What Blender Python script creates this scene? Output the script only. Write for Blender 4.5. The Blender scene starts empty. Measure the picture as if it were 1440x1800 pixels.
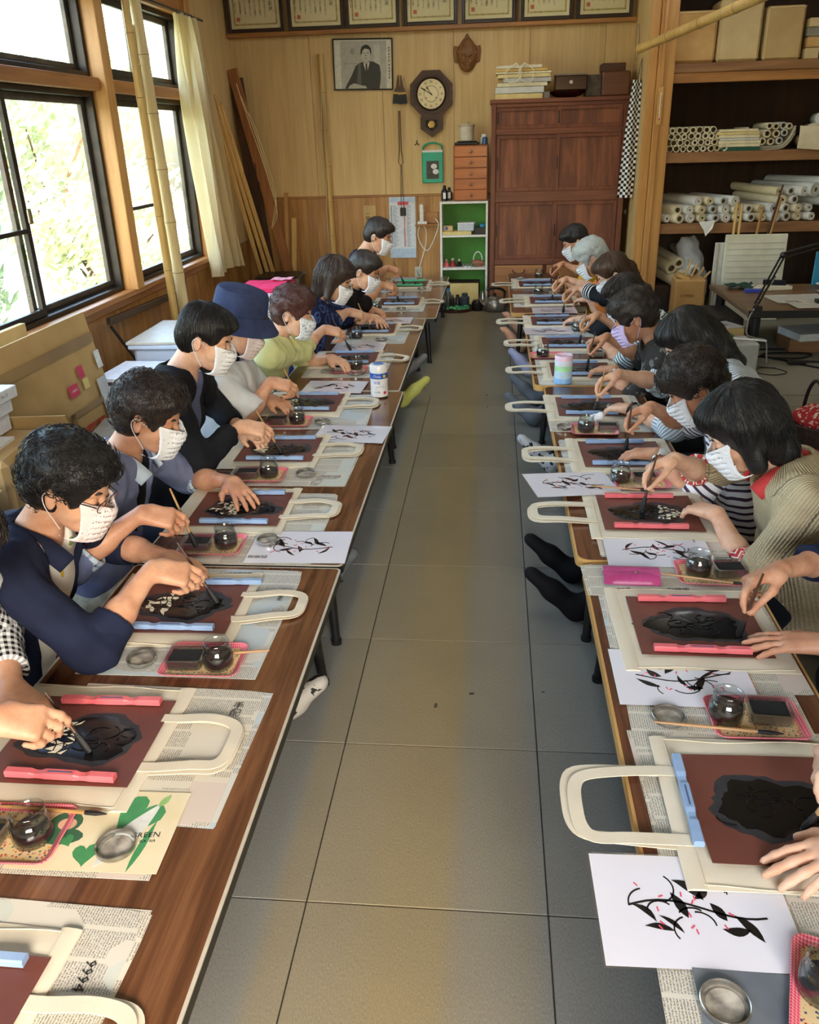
import bpy, math, random
import numpy as np
from mathutils import Vector, Matrix
random.seed(7)
S = bpy.context.scene
COL = S.collection
PI = math.pi
# ------------------------------------------------------------------ camera
F_PX, YAW, PITCH, ROLL, CAM_H = 1471.48, 0.1048182, 0.42281263, -0.02980839, 1.45219
def _cam():
    cy, sy, cp, sp, cr, sr = math.cos(YAW), math.sin(YAW), math.cos(PITCH), math.sin(PITCH), math.cos(ROLL), math.sin(ROLL)
    fw = Vector((-sy * cp, cy * cp, -sp)); r0 = Vector((cy, sy, 0)); u0 = r0.cross(fw)
    return cr * r0 + sr * u0, -sr * r0 + cr * u0, fw
CR, CU, CF = _cam()
CP = Vector((0, 0, CAM_H))
cam = bpy.data.objects.new('camera', bpy.data.cameras.new('camera'))
COL.objects.link(cam)
m = Matrix((CR, CU, -CF)).transposed().to_4x4(); m.translation = CP
cam.matrix_world = m
cam.data.sensor_fit = 'HORIZONTAL'; cam.data.sensor_width = 36; cam.data.lens = 36 * F_PX / 1440
cam.data.clip_start = 0.05
S.camera = cam
def _ray(x, y): return CF + CR * ((x - 720) / F_PX) - CU * ((y - 900) / F_PX)
def at_z(x, y, z):
    d = _ray(x, y); return CP + d * ((z - CAM_H) / d.z)
def at_y(x, y, Y):
    d = _ray(x, y); return CP + d * (Y / d.y)
def at_x(x, y, X):
    d = _ray(x, y); return CP + d * (X / d.x)
# ------------------------------------------------------------------ light
S.view_settings.view_transform = 'Standard'; S.view_settings.look = 'None'
S.view_settings.gamma = 1; S.view_settings.use_curve_mapping = False
S.view_settings.exposure = 0.52
S.cycles.max_bounces = 7; S.cycles.diffuse_bounces = 4; S.cycles.transparent_max_bounces = 12
S.cycles.caustics_reflective = False; S.cycles.caustics_refractive = False
S.cycles.sample_clamp_indirect = 4
W = bpy.data.worlds.new('World'); S.world = W; W.use_nodes = True
nt = W.node_tree
sky = nt.nodes.new('ShaderNodeTexSky'); sky.sky_type = 'NISHITA'; sky.sun_disc = False
sky.sun_elevation = math.radians(42); sky.sun_rotation = math.radians(150); sky.air_density = 1.4; sky.dust_density = 4
bg = nt.nodes['Background']; bg.inputs[1].default_value = 2.0
nt.links.new(sky.outputs[0], bg.inputs[0])
def light(name, kind, loc, rot, energy, color=(1, 1, 1), size=None, sizey=None):
    l = bpy.data.lights.new(name, kind); l.energy = energy; l.color = color
    if size:
        l.shape = 'RECTANGLE'; l.size = size; l.size_y = sizey or size
    o = bpy.data.objects.new(name, l); COL.objects.link(o); o.location = loc; o.rotation_euler = rot
    return o
sun = light('sun', 'SUN', (0, 0, 10), (math.radians(40), 0, math.radians(150)), 5.5, (1, .95, .86)); sun.data.angle = .01
# window openings as light portals (sampling aid for the sky seen through the glazing)
for _n, _l, _r, _a, _b in (('portal_window_left', (-2.42, 3.9, 1.45), (0, -PI / 2, 0), 1.75, 6.2), ('portal_door_front', (.3, -1.66, 1.5), (PI / 2, 0, 0), 1.9, 1.1)):
    _o = light(_n, 'AREA', _l, _r, 1, (1, 1, 1), _a, _b); _o.data.cycles.is_portal = True

# ------------------------------------------------------------------ helpers
def tag(o, label=None, cat=None, group=None, kind=None):
    if label: o['label'] = label
    if cat: o['category'] = cat
    if group: o['group'] = group
    if kind: o['kind'] = kind
    return o
def empty(name, loc=(0, 0, 0), rz=0, parent=None):
    o = bpy.data.objects.new(name, None); COL.objects.link(o); o.location = loc; o.rotation_euler = (0, 0, rz)
    o.empty_display_size = .05
    if parent: o.parent = parent
    return o
def thing(name, label, cat, loc=(0, 0, 0), rz=0, group=None):
    return tag(empty(name, loc, rz), label, cat, group)
def V(*a): return Vector(a)
def smoothpath(pts, n=6, closed=False):
    """Catmull-Rom through pts"""
    P = [Vector(p) for p in pts]; out = []
    m_ = len(P)
    rng = range(m_ if closed else m_ - 1)
    for i in rng:
        if closed: p0, p1, p2, p3 = P[i - 1], P[i], P[(i + 1) % m_], P[(i + 2) % m_]
        else: p0, p1, p2, p3 = P[max(i - 1, 0)], P[i], P[i + 1], P[min(i + 2, m_ - 1)]
        for k in range(n):
            t = k / n
            out.append(.5 * ((2 * p1) + (-p0 + p2) * t + (2 * p0 - 5 * p1 + 4 * p2 - p3) * t * t + (-p0 + 3 * p1 - 3 * p2 + p3) * t ** 3))
    if not closed: out.append(P[-1])
    return out
class MB:
    def __init__(s): s.v = []; s.f = []; s.m = []; s.cur = 0
    def add(s, vs, fs):
        b = len(s.v); s.v += [tuple(x) for x in vs]
        for f in fs: s.f.append([b + i for i in f]); s.m.append(s.cur)
        return s
    def box(s, c, d, rot=None, ch=0):
        """box centre c, size d, optional Matrix rot, chamfer ch"""
        hx, hy, hz = d[0] / 2, d[1] / 2, d[2] / 2
        if ch <= 0:
            vs = [V(x, y, z) for x in (-hx, hx) for y in (-hy, hy) for z in (-hz, hz)]
            fs = [(0, 1, 3, 2), (4, 6, 7, 5), (0, 4, 5, 1), (2, 3, 7, 6), (0, 2, 6, 4), (1, 5, 7, 3)]
        else:
            ch = min(ch, hx * .9, hy * .9, hz * .9); vs = []; idx = {}
            for sx in (-1, 1):
                for sy in (-1, 1):
                    for sz in (-1, 1):
                        for a in range(3):
                            p = [sx * (hx - ch), sy * (hy - ch), sz * (hz - ch)]; p[a] = (sx * hx, sy * hy, sz * hz)[a]
                            idx[(sx, sy, sz, a)] = len(vs); vs.append(V(*p))
            fs = []
            for a in range(3):
                b, c_ = (a + 1) % 3, (a + 2) % 3
                for sa in (-1, 1):
                    q = []
                    for sb, sc in ((-1, -1), (1, -1), (1, 1), (-1, 1)):
                        k = [0, 0, 0]; k[a] = sa; k[b] = sb; k[c_] = sc; q.append(idx[(*k, a)])
                    fs.append(q if sa > 0 else q[::-1])
                for sb in (-1, 1):
                    for sc in (-1, 1):
                        k1 = [0, 0, 0]; k1[a] = -1; k1[b] = sb; k1[c_] = sc; k2 = list(k1); k2[a] = 1
                        q = [idx[(*k1, b)], idx[(*k2, b)], idx[(*k2, c_)], idx[(*k1, c_)]]
                        fs.append(q if sb * sc < 0 else q[::-1])
            for sx in (-1, 1):
                for sy in (-1, 1):
                    for sz in (-1, 1):
                        q = [idx[(sx, sy, sz, a)] for a in range(3)]
                        fs.append(q if sx * sy * sz > 0 else q[::-1])
        c = Vector(c)
        if rot is not None: vs = [rot @ v for v in vs]
        return s.add([v + c for v in vs], fs)
    def span(s, a, b, ch=0):
        return s.box([(a[i] + b[i]) / 2 for i in range(3)], [abs(b[i] - a[i]) for i in range(3)], None, ch)
    def tube(s, pts, r, seg=8, cap=True, closed=False, flat=1.0, up=None):
        P = [Vector(p) for p in pts]; n = len(P)
        R = r if isinstance(r, (list, tuple)) else [r] * n
        vs = []; prev = None
        for i in range(n):
            if closed: t = (P[(i + 1) % n] - P[i - 1])
            else: t = P[min(i + 1, n - 1)] - P[max(i - 1, 0)]
            if t.length < 1e-9: t = V(0, 0, 1)
            t.normalize()
            if up is not None: a = Vector(up)
            elif prev is None: a = V(0, 0, 1) if abs(t.z) < .9 else V(1, 0, 0)
            else: a = prev
            x = (a - t * a.dot(t))
            if x.length < 1e-6: x = t.orthogonal()
            x.normalize(); prev = x; y = t.cross(x)
            for k in range(seg):
                an = 2 * PI * k / seg
                vs.append(P[i] + (x * math.cos(an) * flat + y * math.sin(an)) * R[i])
        fs = []
        for i in range(n if closed else n - 1):
            for k in range(seg):
                a, b = i * seg + k, i * seg + (k + 1) % seg
                c, d = ((i + 1) % n) * seg + (k + 1) % seg, ((i + 1) % n) * seg + k
                fs.append((a, b, c, d))
        if cap and not closed:
            fs.append(list(range(seg))[::-1]); fs.append([(n - 1) * seg + k for k in range(seg)])
        return s.add(vs, fs)
    def lathe(s, prof, c=(0, 0, 0), seg=24, rot=None, cap=True):
        vs = []; n = len(prof); c = Vector(c)
        for r, z in prof:
            for k in range(seg):
                a = 2 * PI * k / seg; p = V(r * math.cos(a), r * math.sin(a), z)
                vs.append((rot @ p if rot is not None else p) + c)
        fs = []
        for i in range(n - 1):
            for k in range(seg):
                a, b = i * seg + k, i * seg + (k + 1) % seg
                fs.append((a, b, b + seg, a + seg))
        if cap:
            if prof[0][0] > 1e-5: fs.append(list(range(seg))[::-1])
            if prof[-1][0] > 1e-5: fs.append([(n - 1) * seg + k for k in range(seg)])
        return s.add(vs, fs)
    def prism(s, poly, z0, z1, M=None):
        """2-D polygon extruded z0..z1 (ccw), optional 4x4 matrix"""
        n = len(poly)
        vs = [V(p[0], p[1], z0) for p in poly] + [V(p[0], p[1], z1) for p in poly]
        if M is not None: vs = [M @ v for v in vs]
        fs = [list(range(n))[::-1], [n + i for i in range(n)]] + [(i, (i + 1) % n, n + (i + 1) % n, n + i) for i in range(n)]
        return s.add(vs, fs)
    def ribbon(s, pts, w, th=.002, up=(0, 0, 1)):
        """flat strap along pts lying roughly perpendicular to up"""
        P = [Vector(p) for p in pts]; n = len(P); vs = []; U = Vector(up)
        for i in range(n):
            t = (P[min(i + 1, n - 1)] - P[max(i - 1, 0)]).normalized()
            x = t.cross(U)
            if x.length < 1e-6: x = V(1, 0, 0)
            x.normalize(); u = x.cross(t)
            for a, b in ((-1, 0), (1, 0), (1, 1), (-1, 1)): vs.append(P[i] + x * a * w / 2 + u * b * th)
        fs = []
        for i in range(n - 1):
            for k in range(4):
                a, b = i * 4 + k, i * 4 + (k + 1) % 4; fs.append((a, b, b + 4, a + 4))
        fs += [(3, 2, 1, 0), tuple((n - 1) * 4 + k for k in range(4))]
        return s.add(vs, fs)
    def grid(s, fn, nu, nv, th=0):
        """fn(u,v)->point ; optional thickness along -z"""
        vs = [Vector(fn(i / nu, j / nv)) for j in range(nv + 1) for i in range(nu + 1)]
        fs = [(j * (nu + 1) + i, j * (nu + 1) + i + 1, (j + 1) * (nu + 1) + i + 1, (j + 1) * (nu + 1) + i) for j in range(nv) for i in range(nu)]
        if th:
            n = len(vs); vs += [v - V(0, 0, th) for v in vs]
            fs += [tuple(n + k for k in f[::-1]) for f in fs]
            ring = [i for i in range(nu + 1)] + [j * (nu + 1) + nu for j in range(1, nv + 1)] + [nv * (nu + 1) + i for i in range(nu - 1, -1, -1)] + [j * (nu + 1) for j in range(nv - 1, 0, -1)]
            for a in range(len(ring)):
                p, q = ring[a], ring[(a + 1) % len(ring)]; fs.append((q, p, n + p, n + q))
        return s.add(vs, fs)
    def ball(s, c, r, seg=12, rings=8, rot=None):
        r = r if isinstance(r, (tuple, list)) else (r, r, r); c = Vector(c); vs = []; fs = []
        for i in range(rings + 1):
            a = PI * i / rings
            for k in range(seg):
                b = 2 * PI * k / seg
                p = V(r[0] * math.sin(a) * math.cos(b), r[1] * math.sin(a) * math.sin(b), -r[2] * math.cos(a))
                vs.append((rot @ p if rot is not None else p) + c)
        for i in range(rings):
            for k in range(seg):
                x, y = i * seg + k, i * seg + (k + 1) % seg; fs.append((x, y, y + seg, x + seg))
        return s.add(vs, fs)
    def mesh(s, name, mats, smooth=False):
        me = bpy.data.meshes.new(name); me.from_pydata(s.v, [], s.f)
        mats = mats if isinstance(mats, (list, tuple)) else [mats]
        for q in mats: me.materials.append(q)
        if len(mats) > 1: me.polygons.foreach_set('material_index', s.m)
        if smooth:
            me.polygons.foreach_set('use_smooth', [True] * len(me.polygons))
            if smooth != 'all': me.set_sharp_from_angle(angle=math.radians(38))
        me.update(); return me
    def build(s, name, mats, parent=None, smooth=False, loc=None, rz=0):
        o = bpy.data.objects.new(name, s.mesh(name, mats, smooth)); COL.objects.link(o)
        if parent: o.parent = parent
        if loc is not None: o.location = loc
        if rz: o.rotation_euler = (0, 0, rz)
        return o
def part(name, mesh, parent, loc=(0, 0, 0), rot=(0, 0, 0), scale=None):
    o = bpy.data.objects.new(name, mesh); COL.objects.link(o); o.parent = parent; o.location = loc; o.rotation_euler = rot
    if scale: o.scale = scale
    return o
def copy_tree(o, parent=None):
    c = o.copy(); COL.objects.link(c); c.parent = parent
    for ch in list(o.children): copy_tree(ch, c)
    return c
_txtcache = {}
def text(body, size, mat, parent, loc, rot=(0, 0, 0), name='lettering', align='CENTER', sx=1.0, th=0.0, vertical=False, space=1.0):
    if vertical: body = '\n'.join(body)
    key = (body, size, align, th, sx, mat.name)
    me = _txtcache.get(key)
    if me is None:
        cu = bpy.data.curves.new('txt', 'FONT'); cu.body = body; cu.size = size; cu.align_x = align; cu.align_y = 'CENTER'
        cu.resolution_u = 1; cu.extrude = th; cu.space_line = .95 if vertical else 1
        ob = bpy.data.objects.new('txt', cu); COL.objects.link(ob)
        dg = bpy.context.evaluated_depsgraph_get()
        me = bpy.data.meshes.new_from_object(ob.evaluated_get(dg)); me.name = 'lettering'
        bpy.data.objects.remove(ob); bpy.data.curves.remove(cu)
        me.materials.clear(); me.materials.append(mat)
        if sx != 1.0:
            for v in me.vertices: v.co.x *= sx
        _txtcache[key] = me
    return part(name, me, parent, loc, rot)
# ------------------------------------------------------------------ materials
def srgb(r, g, b):
    f = lambda c: c / 12.92 if c <= .04045 else ((c + .055) / 1.055) ** 2.4
    return (f(r / 255), f(g / 255), f(b / 255), 1)
class NB:
    """small node-graph builder"""
    def __init__(s, name):
        s.mat = bpy.data.materials.new(name); s.mat.use_nodes = True; s.t = s.mat.node_tree; s.n = s.t.nodes
        s.b = s.n['Principled BSDF']; s.out = s.n['Material Output']
    def node(s, kind, **kw):
        n = s.n.new('ShaderNode' + kind)
        for k, v in kw.items(): setattr(n, k, v)
        return n
    def link(s, a, b): s.t.links.new(a, b)
    def val(s, sock, v):
        if hasattr(v, 'is_output') or isinstance(v, bpy.types.NodeSocket): s.link(v, sock)
        else: sock.default_value = v
    def coord(s, which='Object', scale=(1, 1, 1), rot=(0, 0, 0), loc=(0, 0, 0)):
        tc = s.node('TexCoord'); mp = s.node('Mapping')
        if which in ('cuv',):
            at = s.node('Attribute'); at.attribute_name = 'cuv'; s.link(at.outputs['Vector'], mp.inputs[0])
        elif which == 'World':
            g = s.node('NewGeometry'); s.link(g.outputs['Position'], mp.inputs[0])
        else: s.link(tc.outputs[which], mp.inputs[0])
        mp.inputs['Scale'].default_value = scale; mp.inputs['Rotation'].default_value = rot; mp.inputs['Location'].default_value = loc
        return mp.outputs[0]
    def noise(s, vec, scale=5, detail=4, rough=.55, dist=0, out=0):
        n = s.node('TexNoise'); s.link(vec, n.inputs['Vector']); n.inputs['Scale'].default_value = scale
        n.inputs['Detail'].default_value = detail; n.inputs['Roughness'].default_value = rough; n.inputs['Distortion'].default_value = dist
        return n.outputs[out]
    def voronoi(s, vec, scale=5, feature='F1', out='Distance', rnd=1):
        n = s.node('TexVoronoi', feature=feature); s.link(vec, n.inputs['Vector']); n.inputs['Scale'].default_value = scale
        n.inputs['Randomness'].default_value = rnd
        return n.outputs[out]
    def ramp(s, fac, stops, interp='LINEAR'):
        n = s.node('ValToRGB'); n.color_ramp.interpolation = interp; e = n.color_ramp.elements
        while len(e) < len(stops): e.new(.5)
        for q, (p, c) in zip(e, stops):
            q.position = p; q.color = c if len(c) == 4 else (*c, 1)
        s.link(fac, n.inputs[0]); return n.outputs[0]
    def math(s, op, a, b=0.0, clamp=False):
        n = s.node('Math', operation=op, use_clamp=clamp); s.val(n.inputs[0], a); s.val(n.inputs[1], b); return n.outputs[0]
    def mix(s, fac, a, b, blend='MIX'):
        n = s.node('MixRGB', blend_type=blend); s.val(n.inputs[0], fac); s.val(n.inputs[1], a); s.val(n.inputs[2], b); return n.outputs[0]
    def sep(s, vec):
        n = s.node('SeparateXYZ'); s.link(vec, n.inputs[0]); return n.outputs
    def bump(s, h, strength=.3, dist=.002):
        n = s.node('Bump'); n.inputs['Strength'].default_value = strength; n.inputs['Distance'].default_value = dist
        s.link(h, n.inputs['Height']); s.link(n.outputs[0], s.b.inputs['Normal'])
    def set(s, **kw):
        names = dict(col='Base Color', rough='Roughness', metal='Metallic', spec='Specular IOR Level', trans='Transmission Weight', ior='IOR', alpha='Alpha',
                     coat='Coat Weight', coatr='Coat Roughness', sheen='Sheen Weight', sss='Subsurface Weight', emit='Emission Color', estr='Emission Strength', aniso='Anisotropic')
        for k, v in kw.items(): s.val(s.b.inputs[names[k]], v)
        return s.mat
_mats = {}
def mat(name, col, rough=.55, col2=None, nscale=6, bump=None, which='Object', **kw):
    """plain material with a little procedural variation"""
    if name in _mats: return _mats[name]
    B = NB(name); c1 = srgb(*col); c2 = srgb(*col2) if col2 else tuple(x * .86 for x in c1[:3]) + (1,)
    vec = B.coord(which); n = B.noise(vec, nscale, 3)
    B.set(col=B.ramp(n, [(.35, c2), (.65, c1)]), rough=rough, **kw)
    if bump: B.bump(B.noise(vec, bump[0], 3), bump[1], bump[2] if len(bump) > 2 else .002)
    _mats[name] = B.mat; return B.mat
def wood(name, c1, c2, axis=2, fine=55, rough=.45, scale=1.0, bumpk=.12, coat=0, c3=None):
    if name in _mats: return _mats[name]
    B = NB(name); sc = [fine * scale] * 3; sc[axis] = 2.2 * scale
    v = B.coord('Object', tuple(sc)); n = B.noise(v, 1, 5, .65, .4)
    sc2 = [7 * scale] * 3; sc2[axis] = .5 * scale
    v2 = B.coord('Object', tuple(sc2)); n2 = B.noise(v2, 1.3, 3, .5, 1.2)
    f = B.math('ADD', B.math('MULTIPLY', n, .55), B.math('MULTIPLY', n2, .5))
    st = [(.36, srgb(*c2)), (.62, srgb(*c1))]
    if c3: st = [(.34, srgb(*c3)), (.48, srgb(*c2)), (.64, srgb(*c1))]
    B.set(col=B.ramp(f, st), rough=rough, coat=coat, coatr=.15)
    B.bump(n, bumpk, .001)
    _mats[name] = B.mat; return B.mat
def glassmat(name, col=(1, 1, 1, 1), rough=0.0, mixf=.0, edge=None):
    """clear glazing: mostly transparent with a fresnel gloss"""
    if name in _mats: return _mats[name]
    B = NB(name); t = B.node('BsdfTransparent'); t.inputs[0].default_value = col
    g = B.node('BsdfGlossy'); g.inputs['Roughness'].default_value = rough; g.inputs[0].default_value = (1, 1, 1, 1)
    ge = B.node('NewGeometry'); dp = B.node('VectorMath', operation='DOT_PRODUCT')
    B.link(ge.outputs['Normal'], dp.inputs[0]); B.link(ge.outputs['Incoming'], dp.inputs[1])
    q = B.math('POWER', B.math('SUBTRACT', 1.0, B.math('ABSOLUTE', dp.outputs['Value'])), 5)
    if edge:        # thick walls swallow light towards the rim
        q2 = B.math('POWER', B.math('SUBTRACT', 1.0, B.math('ABSOLUTE', dp.outputs['Value'])), 2.2); B.link(B.mix(q2, col, edge), t.inputs[0])
    mx = B.node('MixShader'); f = B.math('ADD', B.math('MULTIPLY', q, .5), .03 + mixf, True)
    B.link(f, mx.inputs[0]); B.link(t.outputs[0], mx.inputs[1]); B.link(g.outputs[0], mx.inputs[2]); B.link(mx.outputs[0], B.out.inputs[0])
    _mats[name] = B.mat; return B.mat
def flat(name, col, rough=.6, **kw):
    return mat(name, col, rough, tuple(int(c * .93) for c in col), 30, **kw)
# ================================================================== SETTING
XL, XR, YB, YF, ZC = -2.34, 3.3, 8.2, -1.6, 2.72
CARPET_Y = 4.94
def carpet_mat():
    B = NB('carpet'); p = B.coord('World'); xyz = B.sep(p)
    weave = B.noise(B.coord('World', (420, 150, 1)), 1, 2); mott = B.noise(p, 2.2, 5, .6)
    fleck = B.noise(B.coord('World', (130, 130, 1)), 1, 3, .7)
    wob = B.math('MULTIPLY', B.math('SUBTRACT', B.noise(B.coord('World', (1.5, .6, 1)), 2.4, 3), .5), .05)
    x = B.math('ADD', xyz[0], wob)
    # trodden brown lane down the aisle
    lane = B.ramp(B.math('ADD', B.math('MULTIPLY', x, .5), .5), [(.0, (.3,) * 3), (.27, (.12,) * 3), (.288, (.7,) * 3), (.36, (.8,) * 3), (.40, (1,) * 3), (.455, (1,) * 3), (.475, (.55,) * 3), (.545, (.45,) * 3), (.56, (.16,) * 3), (.72, (.1,) * 3), (.9, (.45,) * 3)])
    grey = B.mix(weave, srgb(108, 112, 112), srgb(160, 164, 162)); tan = B.mix(weave, srgb(130, 117, 88), srgb(178, 164, 128))
    c = B.mix(lane, grey, tan)
    c = B.mix(B.math('MULTIPLY', mott, .35), c, srgb(78, 76, 70)); c = B.mix(B.ramp(fleck, [(.6, (0, 0, 0)), (.78, (.45, .45, .45))]), c, srgb(160, 160, 150))
    dirt = B.ramp(B.noise(p, 16, 2, .4), [(.755, (0, 0, 0)), (.775, (1, 1, 1))])
    c = B.mix(B.math('MULTIPLY', dirt, .8), c, srgb(38, 32, 28))
    rnd = B.node('ObjectInfo').outputs['Random']
    c = B.mix(B.math('MULTIPLY', rnd, .16), c, srgb(60, 58, 52))
    B.set(col=c, rough=.95, spec=.15); B.bump(B.math('ADD', weave, fleck), .55, .002); return B.mat
M_carpet = carpet_mat()
M_sub = flat('subfloor', (58, 56, 52), .9)
fl = tag(MB().span((XL - .1, YF - .1, -.08), (XR + .1, YB + .1, -.006)).build('floor', M_sub), 'grey carpet tiled floor with a worn brown aisle', kind='structure')
tile_cache = {}
gx0, gy0 = -.3705, 1.2315
j = -6
while gy0 + .5 * j < CARPET_Y:
    y0 = max(gy0 + .5 * j, YF); y1 = min(gy0 + .5 * (j + 1), CARPET_Y); j += 1
    if y1 - y0 < .02: continue
    for i in range(-4, 8):
        x0, x1 = max(gx0 + .5 * i, XL), min(gx0 + .5 * (i + 1), XR)
        if x1 - x0 < .02: continue
        k = (round(x1 - x0, 3), round(y1 - y0, 3))
        if k not in tile_cache: tile_cache[k] = MB().box((0, 0, -.003), (k[0] - .003, k[1] - .003, .006), None, .0012).mesh('carpet_tile', M_carpet)
        part('carpet_tile', tile_cache[k], fl, ((x0 + x1) / 2, (y0 + y1) / 2, random.uniform(-.0008, 0)))
for x0, x1 in ((XL, gx0 + .5), (gx0 + .5, XR)):
    MB().span((x0 + .002, CARPET_Y + .008, -.006), (x1 - .002, YB, .001), .001).build('carpet_sheet', M_carpet, fl)
# --- wood for the walls
M_panel = wood('wall_panel_upper', (218, 188, 132), (198, 164, 108), 2, 60, .5, 1, .06)
M_wains = wood('wall_panel_lower', (190, 142, 82), (162, 114, 60), 2, 34, .42, 1, .08, c3=(148, 102, 52))
M_post = wood('pine_post', (196, 146, 82), (168, 116, 58), 2, 26, .45, 1, .08)
M_posty = wood('pine_rail', (178, 124, 70), (142, 92, 46), 1, 30, .45, 1, .08)
M_postx = wood('pine_rail_x', (176, 124, 68), (140, 92, 48), 0, 30, .45, 1, .08)
M_ceil = wood('ceiling_board', (196, 176, 140), (176, 152, 116), 1, 30, .7)
M_plain = mat('plaster_wall', (214, 200, 174), .85, (204, 190, 162), 2)
M_alu = mat('bronze_aluminium', (50, 44, 38), .42, (38, 34, 30), 12, metal=.55)
M_alu2 = mat('worn_bronze_sash', (92, 84, 72), .5, (66, 60, 52), 9, metal=.35)
M_pane = glassmat('window_glass', (.97, .99, .98, 1), .0)
# --- back wall
wb = tag(MB().span((XL - .1, YB + .004, -.02), (XR, YB + .12, ZC + .02)).build('wall_back', M_plain), kind='structure')
pan = {}
def wall_panel(x0, x1, z0, z1, mt, parent, th=.009):
    MB().span((x0 + .0015, YB - th + .004, z0), (x1 - .0015, YB + .004, z1), .002).build('wall_panel', mt, parent)
xs = [XL, -1.62, -.99, -.36, .29, .92, 1.6]
for a, b in zip(xs[:-1], xs[1:]): wall_panel(a, b, .955, ZC, M_panel, wb)
xs = [XL, -2.05, -1.74, -1.46, -1.18, -.94, -.7, -.56, -.3, 0, .3, .7, 1.16, 1.6]
for a, b in zip(xs[:-1], xs[1:]): wall_panel(a, b, .06, .938, M_wains, wb)
tag(MB().span((XL, YB - .012, .936), (1.16, YB + .004, .958), .003).build('trim_1', M_postx), kind='structure')
tag(MB().span((XL, YB - .016, 0), (1.16, YB + .004, .07), .003).build('baseboard_back', M_postx), kind='structure')
tag(MB().span((XL, YB - .075, 2.262), (1.16, YB, 2.296), .004).build('trim_2', M_postx), kind='structure')
# --- side wall of the alcove (short return) and shelf alcove walls
ws = tag(MB().span((1.162, 7.42, 0), (1.24, YB + .05, ZC)).build('wall_alcove_side', M_panel), kind='structure')
M_dark = wood('alcove_dark_board', (66, 42, 26), (44, 28, 18), 2, 20, .7)
tag(MB().span((1.24, YB - .02, 0), (XR, YB + .02, ZC)).build('wall_alcove_back', M_dark), kind='structure')
tag(MB().span((XR, YF, -.02), (XR + .1, YB + .1, ZC)).build('wall_right', M_plain), kind='structure')
tag(MB().span((XL - .1, YF - .1, ZC), (XR + .1, YB + .1, ZC + .1)).build('ceiling', M_ceil), kind='structure')
# --- front wall behind the camera, with a window opening
mb = MB(); mb.span((XL - .1, YF - .1, 0), (-.65, YF, ZC)); mb.span((1.25, YF - .1, 0), (XR + .1, YF, ZC)); mb.span((-.65, YF - .1, 2.05), (1.25, YF, ZC)); mb.span((-.65, YF - .1, 0), (1.25, YF, .95))
tag(mb.build('wall_front', M_plain), kind='structure')
# --- left wall below, between and above the windows
WY0, WY1, ZS, ZT = .9, 6.86, .60, 2.29      # window run
mb = MB(); mb.span((XL - .1, YF, 0), (XL, YB, ZS)); mb.span((XL - .1, YF, ZT + .1), (XL, YB, ZC)); mb.span((XL - .1, YF, ZS), (XL, WY0, ZT + .1)); mb.span((XL - .1, WY1, ZS), (XL, YB, ZT + .1))
wl = tag(mb.build('wall_left', M_plain), kind='structure')
def lpanel(y0, y1, z0, z1, mt): MB().span((XL - .002, y0 + .0015, z0), (XL + .009, y1 - .0015, z1), .002).build('wall_panel', mt, wl)
y = 1.0
while y < YB - .01:
    y1 = min(y + random.choice((.18, .26, .3)), YB); lpanel(y, y1, .06, ZS - .02, M_wains); y = y1
lpanel(WY1 + .07, 7.5, ZS, ZC, M_panel); lpanel(7.5, YB, ZS, ZC, M_panel)
lpanel(WY0, 4.0, ZT + .12, ZC, M_panel); lpanel(4.0, WY1, ZT + .12, ZC, M_panel)
mb = MB(); mb.span((XL - .1, WY0, ZS - .03), (XL + .075, WY1 + .1, ZS + .004), .004); mb.span((XL, WY0, ZS - .085), (XL + .028, WY1 + .1, ZS - .03), .004)
tag(mb.build('trim_3', M_posty, smooth=False), 'wooden window sill along the left wall', kind='structure')
tag(MB().span((XL - .08, WY0, 1.735), (XL + .055, WY1, 1.805), .004).build('trim_4', M_posty), 'wooden rail between lower and upper windows', kind='structure')
tag(MB().span((XL - .08, WY0, ZT), (XL + .06, WY1, ZT + .11), .004).build('trim_5', M_posty), kind='structure')
n_tr = 6
for y0, y1 in ((5.26, 5.37), (WY1 - .01, WY1 + .09), (2.2, 2.31), (WY0 - .02, WY0 + .08)):
    tag(MB().span((XL - .09, y0, ZS), (XL + .095, y1, ZT + .11), .005).build('trim_%d' % n_tr, M_post), kind='structure'); n_tr += 1
def sash(root, y0, y1, z0, z1, x, mid=None, fw=.038, mt=None, worn=False):
    """one sliding sash: frame members and its pane"""
    mt = mt or M_alu; mb = MB()
    mb.span((x - .013, y0, z0), (x + .013, y0 + fw, z1), .002); mb.span((x - .013, y1 - fw, z0), (x + .013, y1, z1), .002)
    mb.span((x - .013, y0 + fw, z0), (x + .013, y1 - fw, z0 + fw), .002); mb.span((x - .013, y0 + fw, z1 - fw), (x + .013, y1 - fw, z1), .002)
    if mid: mb.span((x - .011, y0 + fw, mid - .011), (x + .011, y1 - fw, mid + .011), .002)
    f = mb.build('sash_frame', mt, root)
    if mid:
        MB().span((x - .002, y0 + fw, z0 + fw), (x + .002, y1 - fw, mid - .011)).build('pane', M_pane, f)
        MB().span((x - .002, y0 + fw, mid + .011), (x + .002, y1 - fw, z1 - fw)).build('pane', M_pane, f)
    else: MB().span((x - .002, y0 + fw, z0 + fw), (x + .002, y1 - fw, z1 - fw)).build('pane', M_pane, f)
    return f
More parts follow.
